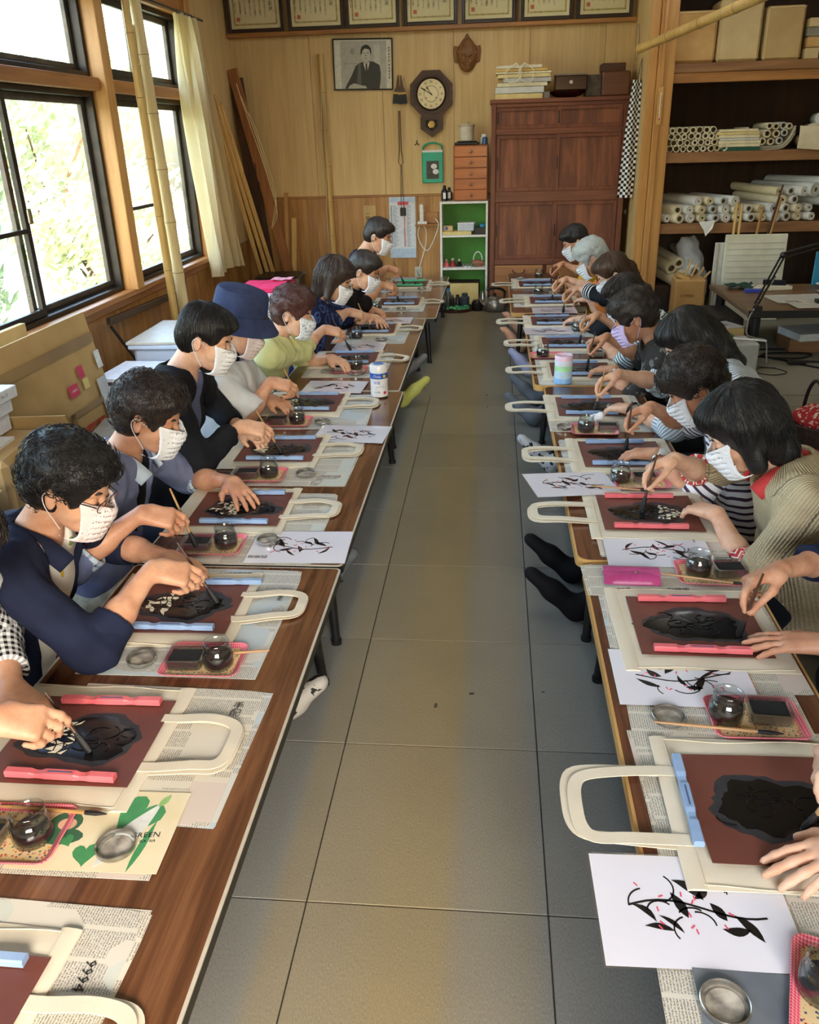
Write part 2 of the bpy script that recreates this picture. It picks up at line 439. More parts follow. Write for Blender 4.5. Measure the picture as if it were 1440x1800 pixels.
def window(n, y0, y1, z0, z1, cut, mids=(None, None), label=None):
    r = tag(empty('window_%d' % n), label, kind='structure'); x = XL - .045
    mb = MB(); t = .03
    mb.span((x - .045, y0, z0), (x + .05, y0 + t, z1), .002); mb.span((x - .045, y1 - t, z0), (x + .05, y1, z1), .002)
    mb.span((x - .045, y0 + t, z0), (x + .05, y1 - t, z0 + t), .002); mb.span((x - .045, y0 + t, z1 - t), (x + .05, y1 - t, z1), .002)
    mb.span((x + .0, y0 + t, z0 + t), (x + .004, y1 - t, z0 + t + .016))
    mb.build('window_frame', M_alu, r)
    sash(r, y0 + t, cut + .03, z0 + t + .002, z1 - t, x + .022, mids[0])
    sash(r, cut - .03, y1 - t, z0 + t + .002, z1 - t, x - .018, mids[1], mt=M_alu2)
    return r
w1 = window(1, 2.31, 5.26, ZS, 1.735, 4.26, (1.06, None), 'near sliding window with dark bronze frame')
MB().box((XL + .008, 4.27, 1.13), (.018, .03, .075), None, .006).build('window_latch', mat('latch_metal', (150, 142, 120), .35, metal=.8), w1)
w2 = window(2, 5.37, WY1 - .01, ZS, 1.735, 6.2, (1.06, None), 'far sliding window behind the bamboo poles')
window(3, 2.31, 5.26, 1.805, ZT, 4.26, label='near upper transom window'); window(4, 5.37, WY1 - .01, 1.805, ZT, 6.1, label='far upper transom window')
window(5, WY0 + .08, 2.2, ZS, 1.735, 1.5); window(6, WY0 + .08, 2.2, 1.805, ZT, 1.5)
# --- ceiling lamps (out of frame, they light the tables)
M_lamp = NB('fluorescent_tube'); M_lamp = M_lamp.set(col=(1, 1, 1, 1), emit=(.94, .98, 1, 1), estr=14)
M_whitemetal = flat('white_enamel', (232, 230, 224), .35)
for i, (x, y) in enumerate(((-.1, 2.9), (-.1, 4.9), (-.3, 6.8), (1.7, 6.3))):
    r = thing('ceiling_lamp', ('white twin tube ceiling lamp %s' % ('nearest the camera above the aisle', 'in the middle above the aisle', 'above the far end of the aisle', 'above the low desk')[i]), 'lamp', (x, y, ZC), 0, 'ceiling lamps')
    MB().box((0, 0, -.03), (.24, 1.24, .06), None, .01).build('housing', M_whitemetal, r)
    for s_ in (-1, 1): MB().tube([(s_ * .07, -.59, -.085), (s_ * .07, .59, -.085)], .016, 10).build('tube', M_lamp, r, True)
# ================================================================== OUTSIDE
M_ground = mat('yard_ground', (188, 182, 160), .9, (150, 160, 120), 1.5)
tag(MB().span((-30, -20, -.62), (XL - .12, 34, -.5)).build('garden_ground', M_ground), kind='structure')
def leafmat(name, c1, c2):
    B = NB(name); r = B.node('ObjectInfo').outputs['Random']; n = B.noise(B.coord('Object'), 9, 3)
    B.set(col=B.ramp(n, [(.3, srgb(*c2)), (.7, srgb(*c1))]), rough=.5); B.b.inputs['Transmission Weight'].default_value = 0
    t = B.node('BsdfTranslucent'); t.inputs[0].default_value = srgb(*c1); mx = B.node('MixShader'); mx.inputs[0].default_value = .25
    B.link(B.b.outputs[0], mx.inputs[1]); B.link(t.outputs[0], mx.inputs[2]); B.link(mx.outputs[0], B.out.inputs[0]); return B.mat
M_leaf = [leafmat('leaf_bright', (168, 178, 138), (112, 128, 92)), leafmat('leaf_deep', (122, 140, 112), (76, 96, 72)), leafmat('leaf_olive', (188, 192, 152), (136, 144, 108))]
M_bark = mat('bark', (104, 84, 60), .9, (70, 56, 40), 20, (40, .5))
def bush(name, label, loc, rad, n, mi, ls=.09, cat='shrub'):
    r = thing(name, label, cat, loc, 0, 'shrubs and trees outside the windows'); rnd = random.Random(int(loc[0] * 97 + loc[1] * 31))
    mb = MB(); vs = []; fs = []
    lobes = [(V(rnd.uniform(-.5, .5) * rad[0], rnd.uniform(-.5, .5) * rad[1], rad[2] * rnd.uniform(.5, 1.5)), rnd.uniform(.35, .6)) for _ in range(9)]
    for _ in range(n):
        c, k = rnd.choice(lobes); d = V(rnd.gauss(0, 1), rnd.gauss(0, 1), rnd.gauss(0, 1)).normalized()
        p = c + V(d.x * rad[0], d.y * rad[1], d.z * rad[2]) * k * rnd.uniform(.75, 1.05)
        if p.z < .05: p.z = .05 + rnd.random() * .2
        a = (d + V(rnd.uniform(-1, 1), rnd.uniform(-1, 1), rnd.uniform(-1, 1)) * .8).normalized(); u = a.orthogonal().normalized(); w = a.cross(u)
        s_ = ls * rnd.uniform(.6, 1.3); b = len(vs)
        vs += [p - u * s_, p + w * s_ * .42 + a * s_ * .1, p + u * s_, p - w * s_ * .42 + a * s_ * .1]; fs.append((b, b + 1, b + 2, b + 3))
    tag(mb.add(vs, fs).build('foliage', M_leaf[mi], r), kind='stuff')
    mb = MB()
    for _ in range(5):
        c, k = rnd.choice(lobes); mb.tube(smoothpath([(0, 0, 0), (c.x * .3, c.y * .3, c.z * .5), tuple(c)], 3), [.05, .045, .04, .035, .03, .02, .012], 6)
    mb.build('trunk', M_bark, r, True)
for i, (nm, lb, x, y, rd, n, mi, ls) in enumerate((
    ('garden_shrub', 'leafy green shrub low outside the near window, beside the wooden post', -4.3, 4.2, (.9, 1.1, .75), 1500, 0, .07),
    ('garden_shrub', 'dark green shrub filling the middle of the near window', -5.6, 7.4, (1.3, 1.5, 1.25), 2200, 1, .09),
    ('garden_shrub', 'pale olive shrub behind the bamboo poles outside the far window', -4.7, 10.0, (1.2, 1.3, .95), 1600, 2, .08),
    ('garden_shrub', 'low shrub under the far window sill outside', -3.6, 8.6, (.7, .9, .55), 900, 0, .06),
    ('garden_tree', 'tall pale green tree high in the near window', -8.2, 9.2, (2.2, 2.2, 2.0), 2600, 2, .13),
    ('garden_tree', 'tall tree far behind the yard seen over the far shrub', -8.5, 16.5, (2.4, 2.4, 2.1), 2400, 0, .14),
    ('garden_tree', 'dark tree at the left edge of the near window', -6.6, 2.4, (1.1, 1.1, 1.55), 1800, 1, .09))):
    bush(nm, lb, (x, y, -.5), rd, n, mi, ls, 'tree' if 'tree' in nm else 'shrub')
# wooden porch post and wall of the neighbouring shed
r = thing('porch_post', 'pale wooden porch post standing outside the near window', 'post', (-3.05, 4.78, -.5))
MB().box((0, 0, 1.6), (.11, .11, 3.2), None, .006).build('shaft', M_post, r); MB().box((0, 0, .06), (.2, .2, .12), None, .01).build('footing', M_ground, r)
r = thing('garden_shed', 'low pale shed with a grey roof across the yard', 'shed', (-12.5, 13.2, -.5))
MB().box((0, 0, 1.1), (2.4, 3.2, 2.2), None, .01).build('wall', flat('shed_wall', (206, 206, 198), .8), r)
MB().prism([(-1.5, 0), (1.5, 0), (0, .7)], -1.8, 1.8, Matrix.Translation((0, 0, 2.2)) @ Matrix.Rotation(PI / 2, 4, 'X')).build('roof', flat('shed_roof', (122, 126, 128), .7), r)
MB().box((1.205, -.4, 1.2), (.03, .8, .7), None, .004).build('window', mat('shed_window', (120, 140, 150), .2), r)
r = thing('clothes_pole', 'thin metal washing pole on uprights in the yard', 'pole', (-4.4, 6.2, -.5))
MB().tube([(0, -1.2, 1.75), (0, 1.9, 1.75)], .016, 8).build('crossbar', M_whitemetal, r, True)
for yy in (-1.1, 1.8): MB().tube([(0, yy, 0), (0, yy, 1.78)], .02, 8).build('upright', M_whitemetal, r, True)
# ================================================================== TABLES
M_lamL = wood('walnut_laminate', (124, 82, 54), (88, 54, 34), 1, 48, .2, 1, .03, .35, c3=(70, 42, 26))
M_lamR = wood('rosewood_laminate', (112, 70, 48), (76, 44, 30), 1, 48, .24, 1, .03, .3, c3=(62, 36, 24))
M_black = mat('black_metal', (26, 26, 27), .4, (18, 18, 19), 20)
M_edgeY = wood('blond_edge', (206, 162, 96), (176, 130, 70), 1, 40, .4)
M_edgeW = flat('pale_edge_strip', (198, 190, 172), .4)
ZT_ = .33
def rrect(x0, x1, y0, y1, r, n=5):
    out = []
    for cx, cy, a0 in ((x1 - r, y1 - r, 0), (x0 + r, y1 - r, 90), (x0 + r, y0 + r, 180), (x1 - r, y0 + r, 270)):
        for k in range(n + 1):
            a = math.radians(a0 + 90 * k / n); out.append((cx + r * math.cos(a), cy + r * math.sin(a)))
    return out
def low_table(label, x0, x1, y0, y1, right):
    w, l = x1 - x0, y1 - y0
    r = thing('low_table', label, 'table', (x0 + w / 2, y0 + l / 2, 0), 0, 'low folding tables in two rows')
    rad = .035 if right else .012
    MB().prism(rrect(-w / 2 + .006, w / 2 - .006, -l / 2 + .006, l / 2 - .006, rad), ZT_ - .026, ZT_).build('table_top', M_lamR if right else M_lamL, r)
    o = rrect(-w / 2, w / 2, -l / 2, l / 2, rad + .004); i = rrect(-w / 2 + .006, w / 2 - .006, -l / 2 + .006, l / 2 - .006, rad)
    mb = MB(); n = len(o)
    for z0, z1 in (((ZT_ - .028, ZT_ - .0005),) if right else ((ZT_ - .028, ZT_ - .005), (ZT_ - .004, ZT_ - .0005))):
        mb.cur = 1 if (not right and z0 > ZT_ - .01) else 0
        b = len(mb.v); vs = [(p[0], p[1], z) for z, pl in ((z0, o), (z1, o), (z1, i), (z0, i)) for p in pl]
        mb.add(vs, [(k * n + q, k * n + (q + 1) % n, ((k + 1) % 4) * n + (q + 1) % n, ((k + 1) % 4) * n + q) for k in range(4) for q in range(n)])
    mb.build('edge_band', [M_edgeY, M_edgeY] if right else [M_black, M_edgeW], r)
    for sx in (-1, 1):
        MB().span((sx * (w / 2 - .07) - .012, -l / 2 + .08, ZT_ - .062), (sx * (w / 2 - .07) + .012, l / 2 - .08, ZT_ - .026), .002).build('rail', M_black, r)
        for sy in (-1, 1):
            MB().tube([(sx * (w / 2 - .075), sy * (l / 2 - .13), ZT_ - .03), (sx * (w / 2 - .055), sy * (l / 2 - .10), .012)], [.02, .013], 10).tube([(sx * (w / 2 - .055), sy * (l / 2 - .10), .014), (sx * (w / 2 - .055), sy * (l / 2 - .10), 0)], .017, 10).build('leg', M_black, r, True)
    return r
LT = [(.26, 2.085, -.42), (2.1, 3.885, -.42), (3.9, 5.62, -.44), (5.64, 7.42, -.375)]
RT = [(.3, 2.145, .262), (2.16, 3.97, .25), (3.985, 5.77, .205), (5.785, 7.56, .125)]
_ord = ('nearest', 'second', 'third', 'farthest')
for k, (y0, y1, x) in enumerate(LT): low_table('%s dark-edged low table in the row along the windows' % _ord[k], x - .61, x, y0, y1, False)
for k, (y0, y1, x) in enumerate(RT): low_table('%s blond-edged narrow low table in the row by the shelves' % _ord[k], x, x + .45, y0, y1, True)
# ================================================================== THINGS ON THE TABLES
def canvas_mat():
    B = NB('canvas'); v = B.coord('Object', (900, 900, 900)); n = B.noise(v, 1, 2); m_ = B.noise(B.coord('Object'), 14, 4)
    B.set(col=B.mix(B.math('MULTIPLY', m_, .5), srgb(228, 219, 198), srgb(204, 192, 168)), rough=.85, spec=.2)
    B.bump(B.math('ADD', n, B.math('MULTIPLY', m_, 3)), .35, .0015); return B.mat
M_canvas = canvas_mat()
M_stencil = mat('oiled_stencil_paper', (112, 62, 50), .5, (98, 52, 42), 7, (300, .1))
M_ink = mat('wet_black_ink', (17, 17, 19), .18, (12, 12, 14), 40, spec=.5)
M_inkdry = mat('brushed_ink', (44, 45, 50), .55, (32, 33, 38), 30, (90, .4))
M_blue = mat('blue_plastic', (150, 178, 216), .35, (138, 166, 206), 20)
M_pink = mat('coral_plastic', (230, 116, 122), .35, (220, 104, 112), 20)
M_green = mat('green_plastic', (70, 190, 130), .35, (60, 176, 120), 20)
M_cream = flat('cream_print', (236, 226, 200), .8)
M_paperW = mat('laminated_white', (236, 236, 246), .16, (232, 232, 242), 5, coat=.6)
M_film = glassmat('lamination_film', (1, 1, 1, 1), .12, .08)
M_print = flat('print_black', (20, 18, 18), .35)
M_printP = flat('print_pink', (236, 92, 122), .35)
M_glass = glassmat('jar_glass', (.95, .97, .96, 1), .0, .06, (.38, .42, .41, 1))
M_plastic = glassmat('milky_plastic', (.84, .87, .86, 1), .25, .2)
M_sponge = mat('black_sponge', (24, 24, 25), .85, (14, 14, 15), 220, (500, .9, .004))
M_steel = mat('lid_steel', (196, 194, 188), .25, (150, 148, 142), 30, metal=.9)
M_liner = mat('lid_liner', (206, 200, 186), .6, (110, 104, 96), 26)
M_bamboo_h = wood('brush_handle', (190, 146, 92), (150, 108, 62), 0, 60, .4)
M_darkh = mat('dark_brush_handle', (84, 54, 36), .4, (60, 38, 26), 40)
M_bristle = mat('inked_bristle', (22, 20, 20), .5, (12, 11, 11), 200, (500, .6))
def newsmat(name, paper, tint, seed):
    B = NB(name); v = B.coord('Object', loc=(seed * 1.37, seed * .77, 0)); x, y, _ = B.sep(v)
    fx = B.math('FRACT', B.math('DIVIDE', x, .0046)); line = B.math('LESS_THAN', fx, .6)
    ch = B.math('GREATER_THAN', B.noise(B.coord('Object', (440, 420, 1)), 1, 2), .47)
    fy = B.math('FRACT', B.math('DIVIDE', y, .056)); band = B.math('MULTIPLY', B.math('GREATER_THAN', fy, .07), B.math('LESS_THAN', fy, .93))
    txt = B.math('MULTIPLY', B.math('MULTIPLY', line, ch), band)
    cell = B.node('TexVoronoi', distance='CHEBYCHEV'); B.link(v, cell.inputs['Vector']); cell.inputs['Scale'].default_value = 8.5
    rc = B.sep(cell.outputs['Color'])
    photo = B.math('GREATER_THAN', rc[0], .8); blank = B.math('LESS_THAN', rc[0], .14)
    txt = B.math('MULTIPLY', txt, B.math('SUBTRACT', 1.0, B.math('MAXIMUM', photo, blank)))
    pn = B.ramp(B.noise(v, 30, 4), [(.3, srgb(70, 68, 66)), (.7, srgb(190, 186, 176))])
    c = B.mix(B.math('MULTIPLY', txt, .62), srgb(*paper), srgb(56, 54, 52))
    c = B.mix(B.math('MULTIPLY', blank, .55), c, srgb(*tint))
    inner = B.math('LESS_THAN', cell.outputs['Distance'], .42)
    c = B.mix(B.math('MULTIPLY', B.math('MULTIPLY', photo, inner), .8), c, pn)
    B.set(col=c, rough=.85, spec=.15); return B.mat
M_news = [newsmat('newsprint_grey', (210, 206, 193), (188, 202, 196), 1), newsmat('newsprint_cream', (216, 210, 193), (208, 188, 182), 4), newsmat('newsprint_blue', (208, 208, 201), (170, 194, 208), 9)]
_zn = {}
def newspaper(label, c, w, h, rz, mi=0, n=3, heads=(), dz=0):
    """folded pages: c centre (x,y), w along local x, h along local y"""
    r = thing('newspaper', label, 'newspaper', (c[0], c[1], ZT_ + dz), rz, 'newspapers spread under the work'); rnd = random.Random(int(c[0] * 991 + c[1] * 577))
    for k in range(n):
        ox, oy, a = (0, 0, 0) if k == n - 1 else (rnd.uniform(-.012, .012), rnd.uniform(-.01, .01), rnd.uniform(-.02, .02))
        ph = rnd.uniform(0, 6); z = .0003 + k * .0008; cut = rnd.uniform(.0, .012)
        def fn(u, v):
            x, y = (u - .5) * w, (v - .5) * h
            if u > .99 and v > .99: x -= cut; y -= cut * .4
            x, y = x * math.cos(a) - y * math.sin(a) + ox, x * math.sin(a) + y * math.cos(a) + oy
            return (x, y, z + .0004 + .0004 * (1 + math.sin(x * 31 + ph) * math.sin(y * 23 + ph * 2)) * (.2 if k < n - 1 else .5))
        MB().grid(fn, 10, 8, .0005).build('sheet', M_news[mi % 3] if k == n - 1 else M_news[(mi + 1) % 3], r, True)
    zt = .0003 + n * .0008 + .0012
    for (tx, sz, x, y, rot, vert) in heads:
        text(tx, sz, M_print, r, (x, y, zt), (0, 0, rot), 'headline', vertical=vert)
    return r
def wavy(x, y, k): return math.sin(x * 37 + k) * math.sin(y * 29 + 1.7 * k)
_bagmesh = {}
def tote_bag(label, c, rz, seed=0, handles=True, l0=-.205, l1=.172, hw=.062, hl=.142, skew=0):
    r = thing('tote_bag', label, 'tote bag', (c[0], c[1], ZT_ + .0038), rz, 'canvas tote bags being printed'); k = seed * 2.1
    def edge(x, y): return .004 * math.sin(7 * y + k) , .004 * math.sin(9 * x + k * 1.3)
    def fn(u, v):
        x = l0 + (l1 - l0) * u; y = -.186 + .372 * v; e = edge(x, y)
        m_ = min(u, v, 1 - u, 1 - v) * 14; m_ = min(m_, 1)
        return (x + e[0], y + e[1], .0012 + .0030 * m_ ** .5 + .0008 * wavy(x, y, k) * m_)
    MB().grid(fn, 22, 22, .0018).build('bag_body', M_canvas, r, True)
    mb = MB()
    def fh(u, v):
        x = l1 - .032 + .0335 * u; y = -.1875 + .375 * v; e = edge(x, y)
        return (x + e[0], y + e[1], .0022 + .0034 * min(1, 4 * min(u, 1 - u) + .4) + .0008 * wavy(x * .2, y, k + 2))
    mb.grid(fh, 4, 24, .0035); mb.build('hem', M_canvas, r, True)
    mb = MB()                                     # stitched side seams
    for sy in (-1, 1):
        mb.tube([(l0 + .01 + (l1 - l0 - .03) * t, sy * .178 + .004 * math.sin(9 * (l0 + t) + k * 1.3), .0046) for t in np.linspace(0, 1, 12)], .0009, 5)
    mb.tube([(l1 - .027, -.18 + .36 * t, .0066) for t in np.linspace(0, 1, 8)], .0007, 5)
    mb.build('stitching', M_cream, r, True)
    if handles:
        for q, dz in ((0, .0066), (1, .0012)):
            rnd = random.Random(seed * 7 + q)
            a = hw + q * .004; L = hl + (rnd.uniform(.0, .012) if q else 0); sk = skew + rnd.uniform(-.012, .012)
            pts = [(l1 - .03, -a, dz), (l1 + .01, -a, dz + .001), (l1 + L * .55, -a + sk * .6 + .006, dz + .004), (l1 + L - .022, -a + .012 + sk, dz + .001),
                   (l1 + L - .004, -a * .55 + sk, dz + .001), (l1 + L, 0 + sk, dz + .003), (l1 + L - .004, a * .6 + sk, dz + .001), (l1 + L - .026, a - .008 + sk, dz + .001),
                   (l1 + L * .5, a + sk * .4, dz + .005), (l1 + .01, a, dz + .001), (l1 - .03, a, dz)]
            MB().ribbon(smoothpath(pts, 4), .025, .0018).build('handle', M_canvas, r, True)
    return r
def stencil(label, c, rz, seed=0, done=.5, w=.3, h=.268, dz=.0112):
    """brown stencil sheet with a brushed-on patch of black ink and pale cut-outs not yet inked"""
    r = thing('stencil_sheet', label, 'stencil', (c[0], c[1], ZT_ + dz), rz, 'brown stencil sheets on the bags'); rnd = random.Random(seed + 3)
    MB().grid(lambda u, v: ((u - .5) * w, (v - .5) * h, .0008 + .0011 * (abs(2 * u - 1) ** 4 + abs(2 * v - 1) ** 4) * (.5 + .5 * math.sin(u * 5 + v * 3 + seed))), 12, 12, .0008).build('sheet', M_stencil, r, True)
    A, Bq = .115, .068; ph = [rnd.uniform(0, 6) for _ in range(4)]
    def rad(t): return 1 + .10 * math.sin(3 * t + ph[0]) + .07 * math.sin(5 * t + ph[1]) + .03 * math.sin(11 * t + ph[2])
    for nm, sc, mt, z in (('ink_smear', 1.14, M_inkdry, .0013), ('ink_patch', .95, M_ink, .0017)):
        vs = [(0, 0, z + .0004)]; fs = []; NS = 48; NR = 7
        for i in range(1, NR + 1):
            for k in range(NS):
                t = 2 * PI * k / NS; q = sc * rad(t) * i / NR * (1 + (.05 * rnd.uniform(-1, 1) if i == NR else 0))
                hz = z + (.0006 * (.5 + .5 * math.sin(26 * q * math.cos(t) + ph[3]) * math.sin(21 * q * math.sin(t) + ph[1])) if i < NR and nm == 'ink_patch' else 0) - (.0004 if i == NR else 0)
                vs.append((q * A * math.cos(t), q * Bq * math.sin(t), hz))
        for k in range(NS): fs.append((0, 1 + k, 1 + (k + 1) % NS))
        for i in range(NR - 1):
            for k in range(NS):
                a, b = 1 + i * NS + k, 1 + i * NS + (k + 1) % NS; fs.append((a, a + NS, b + NS, b))
        MB().add(vs, fs).build(nm, mt, r, True)
    mb = MB()                                     # glossy ridges along the cut lines
    for i in range(15):
        cx, cy = rnd.uniform(-.7, .8) * A, rnd.uniform(-.6, .6) * Bq; a0 = rnd.uniform(0, 6.3); q = rnd.uniform(.012, .03); ln = rnd.uniform(1.5, 4)
        mb.tube([(cx + q * math.cos(a0 + ln * t), cy + q * .7 * math.sin(a0 + ln * t), .0027) for t in np.linspace(0, 1, 10)], [.0003] + [.0013] * 8 + [.0003], 6)
    tag(mb.build('ink_ridges', M_ink, r, True), kind='stuff')
    mb = MB(); nleft = int((1 - done) * 44)       # openings where the canvas still shows
    gs = .0165; xmax = -.95 * A + (1 - done) * 1.75 * A
    jt = {}
    def node(i, k):
        if (i, k) not in jt: jt[(i, k)] = (i * gs + rnd.uniform(-.42, .42) * gs, k * gs * .8 + rnd.uniform(-.42, .42) * gs * .8)
        return jt[(i, k)]
    for i in range(-8, 8):
        for k in range(-6, 6):
            pl = [node(i, k), node(i + 1, k), node(i + 1, k + 1), node(i, k + 1)]; cx, cy = sum(p[0] for p in pl) / 4, sum(p[1] for p in pl) / 4
            if cx > xmax or (cx / A) ** 2 + (cy / Bq) ** 2 > .72 or rnd.random() < .22: continue
            s_ = rnd.uniform(.66, .9)
            if rnd.random() < .55: pl.pop(rnd.randrange(4)); cx, cy = sum(p[0] for p in pl) / 3, sum(p[1] for p in pl) / 3
            mb.prism([(cx + (p[0] - cx) * s_, cy + (p[1] - cy) * s_) for p in pl], .0026, .0031)
    if nleft: tag(mb.build('cut_outs', M_cream, r), kind='stuff')
    return r
_wm = {}
def weight_mesh(mt):
    if mt.name in _wm: return _wm[mt.name]
    mb = MB(); L = .22; hs = []
    for t in np.linspace(-.5, .5, 23):
        dip = .003 if .18 < abs(t) < .24 else 0; hs.append((t * L, .0125 - dip, .009 - dip * .5))
    vs = []; fs = []
    for x, h, w in hs:
        for y, z in ((-w, 0), (-w, h * .75), (-w * .75, h), (w * .75, h), (w, h * .75), (w, 0)): vs.append((x, y, z))
    n = len(hs)
    for i in range(n - 1):
        for k in range(6): fs.append((i * 6 + k, (i + 1) * 6 + k, (i + 1) * 6 + (k + 1) % 6, i * 6 + (k + 1) % 6))
    fs += [tuple(range(6)), tuple((n - 1) * 6 + k for k in range(6))[::-1]]
    mb.add(vs, fs); _wm[mt.name] = (mb.mesh('bar', mt), MB().box((0, 0, .0127), (.05, .003, .0006)).mesh('imprint', mat('imprint_' + mt.name, (78, 96, 130), .6)))
    return _wm[mt.name]
def weight(label, c, rz, mt, dz=.0146):
    r = thing('paperweight', label, 'paperweight', (c[0], c[1], ZT_ + dz), rz, 'plastic bar paperweights on the stencils'); a, b = weight_mesh(mt)
    part('bar', a, r); part('imprint', b, r); return r
def _jar_meshes():
    o = [(.026, 0), (.031, .001), (.0345, .005), (.0352, .02), (.0345, .038), (.031, .046), (.028, .049), (.030, .0505), (.0275, .053), (.030, .0555), (.0275, .058), (.0302, .0605), (.0302, .065), (.028, .067)]
    i = [(.0258, .0665), (.0258, .049), (.028, .045), (.0318, .037), (.0325, .02), (.0315, .008), (.027, .004), (.0, .0035)]
    g = MB().lathe(o + i, seg=32).mesh('glass_body', M_glass, 'all')
    def ink(lv): return MB().lathe([(.0, .0042), (.0265, .0046), (.0312, .009), (.0322, .02), (.0318, lv), (.029, lv + .0006), (.0, lv - .0008)], seg=24).mesh('ink', M_inkjar, 'all')
    return g, ink(.034), ink(.026)
M_inkjar = mat('jar_ink', (22, 14, 18), .4, (16, 10, 14), 30, spec=.25)
JG, JI1, JI2 = _jar_meshes()
def jar(label, c, dz=.0035, full=True):
    r = thing('ink_jar', label, 'jar', (c[0], c[1], ZT_ + dz), random.uniform(0, 6), 'glass ink jars'); part('glass_body', JG, r); part('ink', JI1 if full else JI2, r)
    return r
def _dish():
    o = rrect(-.043, .043, -.034, .034, .01); i = rrect(-.0405, .0405, -.0315, .0315, .0085); b = rrect(-.038, .038, -.029, .029, .008)
    n = len(o); rings = [([(p[0] * .9, p[1] * .9) for p in o], 0.0), (o, .003), (o, .026), (rrect(-.046, .046, -.037, .037, .012), .027), (i, .0275), (b, .003)]
    vs = [(p[0], p[1], z) for pl, z in rings for p in pl]
    fs = [(k * n + q, k * n + (q + 1) % n, (k + 1) * n + (q + 1) % n, (k + 1) * n + q) for k in range(len(rings) - 1) for q in range(n)]
    fs += [list(range(n))[::-1], [(len(rings) - 1) * n + q for q in range(n)]]
    d = MB().add(vs, fs).mesh('dish', M_plastic, True)
    s_ = MB().grid(lambda u, v: ((u - .5) * .07, (v - .5) * .053, .021 + .0025 * min(1, 8 * min(u, v, 1 - u, 1 - v)) + .0006 * math.sin(u * 60) * math.sin(v * 55)), 14, 12, .017).mesh('sponge', M_sponge, True)
    return d, s_
DD, DS = _dish()
def dish(label, c, rz=0, dz=.0035):
    r = thing('sponge_dish', label, 'dish', (c[0], c[1], ZT_ + dz), rz, 'plastic dishes with inked sponge'); part('dish', DD, r); part('sponge', DS, r); return r
LDa = MB().lathe([(.0, .0), (.031, 0), (.034, .001), (.035, .003), (.035, .0115), (.0338, .0125), (.0325, .0115), (.032, .0022)], seg=36, cap=False).mesh('rim', M_steel, True)
LDb = MB().lathe([(.032, .0022), (.027, .0026), (.026, .0034), (.0, .003)], seg=36, cap=False).mesh('liner', M_liner, True)
def jlid(label, c, dz=.0035):
    r = thing('jar_lid', label, 'lid', (c[0], c[1], ZT_ + dz), random.uniform(0, 6), 'upturned jar lids'); part('rim', LDa, r); part('liner', LDb, r); return r
def gingham(name, c1, c2, s=.004, which='Object'):
    B = NB(name); x, y, z = B.sep(B.coord(which))
    a = B.math('GREATER_THAN', B.math('FRACT', B.math('DIVIDE', x, s)), .5); b = B.math('GREATER_THAN', B.math('FRACT', B.math('DIVIDE', y, s)), .5)
    f = B.math('MULTIPLY', B.math('ADD', a, b), .5); B.set(col=B.mix(f, srgb(*c1), srgb(*c2)), rough=.3); return B.mat
M_ging = gingham('pink_gingham', (240, 160, 170), (206, 44, 78), .005)
def _floral():
    B = NB('floral_print'); v = B.coord('Object'); d = B.voronoi(v, 150); cc = B.voronoi(v, 150, out='Color')
    dots = B.math('LESS_THAN', d, .33); c = B.ramp(B.sep(cc)[0], [(.0, srgb(196, 60, 60)), (.3, srgb(224, 150, 60)), (.5, srgb(90, 110, 90)), (.7, srgb(60, 70, 110)), (.9, srgb(226, 120, 130))], 'CONSTANT')
    B.set(col=B.mix(dots, srgb(226, 200, 150), c), rough=.3); return B.mat
M_floral = _floral()
def _tray():
    w, h = .092, .069; rings = [(rrect(-w + .012, w - .012, -h + .012, h - .012, .012), 0.0), (rrect(-w, w, -h, h, .02), .009), (rrect(-w - .002, w + .002, -h - .002, h + .002, .022), .0095), (rrect(-w, w, -h, h, .02), .0105), (rrect(-w + .013, w - .013, -h + .013, h - .013, .012), .002)]
    n = len(rings[0][0]); vs = [(p[0], p[1], z) for pl, z in rings for p in pl]
    fs = [(k * n + q, k * n + (q + 1) % n, (k + 1) * n + (q + 1) % n, (k + 1) * n + q) for k in range(4) for q in range(n)] + [list(range(n))[::-1]]
    rim = MB().add(vs, fs).mesh('rim', M_ging, True)
    return rim, MB().prism(rrect(-w + .013, w - .013, -h + .013, h - .013, .012), .001, .0022).mesh('base', M_floral)
TRr, TRb = _tray()
def tray(label, c, rz=0, dz=.0035):
    r = thing('tray', label, 'tray', (c[0], c[1], ZT_ + dz), rz, 'small pink gingham trays'); part('rim', TRr, r); part('base', TRb, r); return r
def brush_lying(label, p, q, dz=.014, dark=False):
    """brush from handle end p to tip q (table plane)"""
    p, q = Vector((p[0], p[1], ZT_ + dz)), Vector((q[0], q[1], ZT_ + dz - .003)); d = q - p; L = d.length
    r = thing('paint_brush', label, 'brush', p, math.atan2(d.y, d.x), 'brushes laid down'); r.rotation_euler = (0, -math.atan2(d.z, math.hypot(d.x, d.y)), math.atan2(d.y, d.x))
    MB().tube([(0, 0, 0), (L * .1, 0, 0), (L * .6, 0, 0), (L * .8, 0, 0)], [.0018, .003, .0035, .004], 8).build('handle', M_darkh if dark else M_bamboo_h, r, True)
    MB().tube([(L * .8, 0, 0), (L * .9, 0, 0), (L, 0, 0)], [.0042, .0048, .0012], 8).build('bristles', M_bristle, r, True); return r
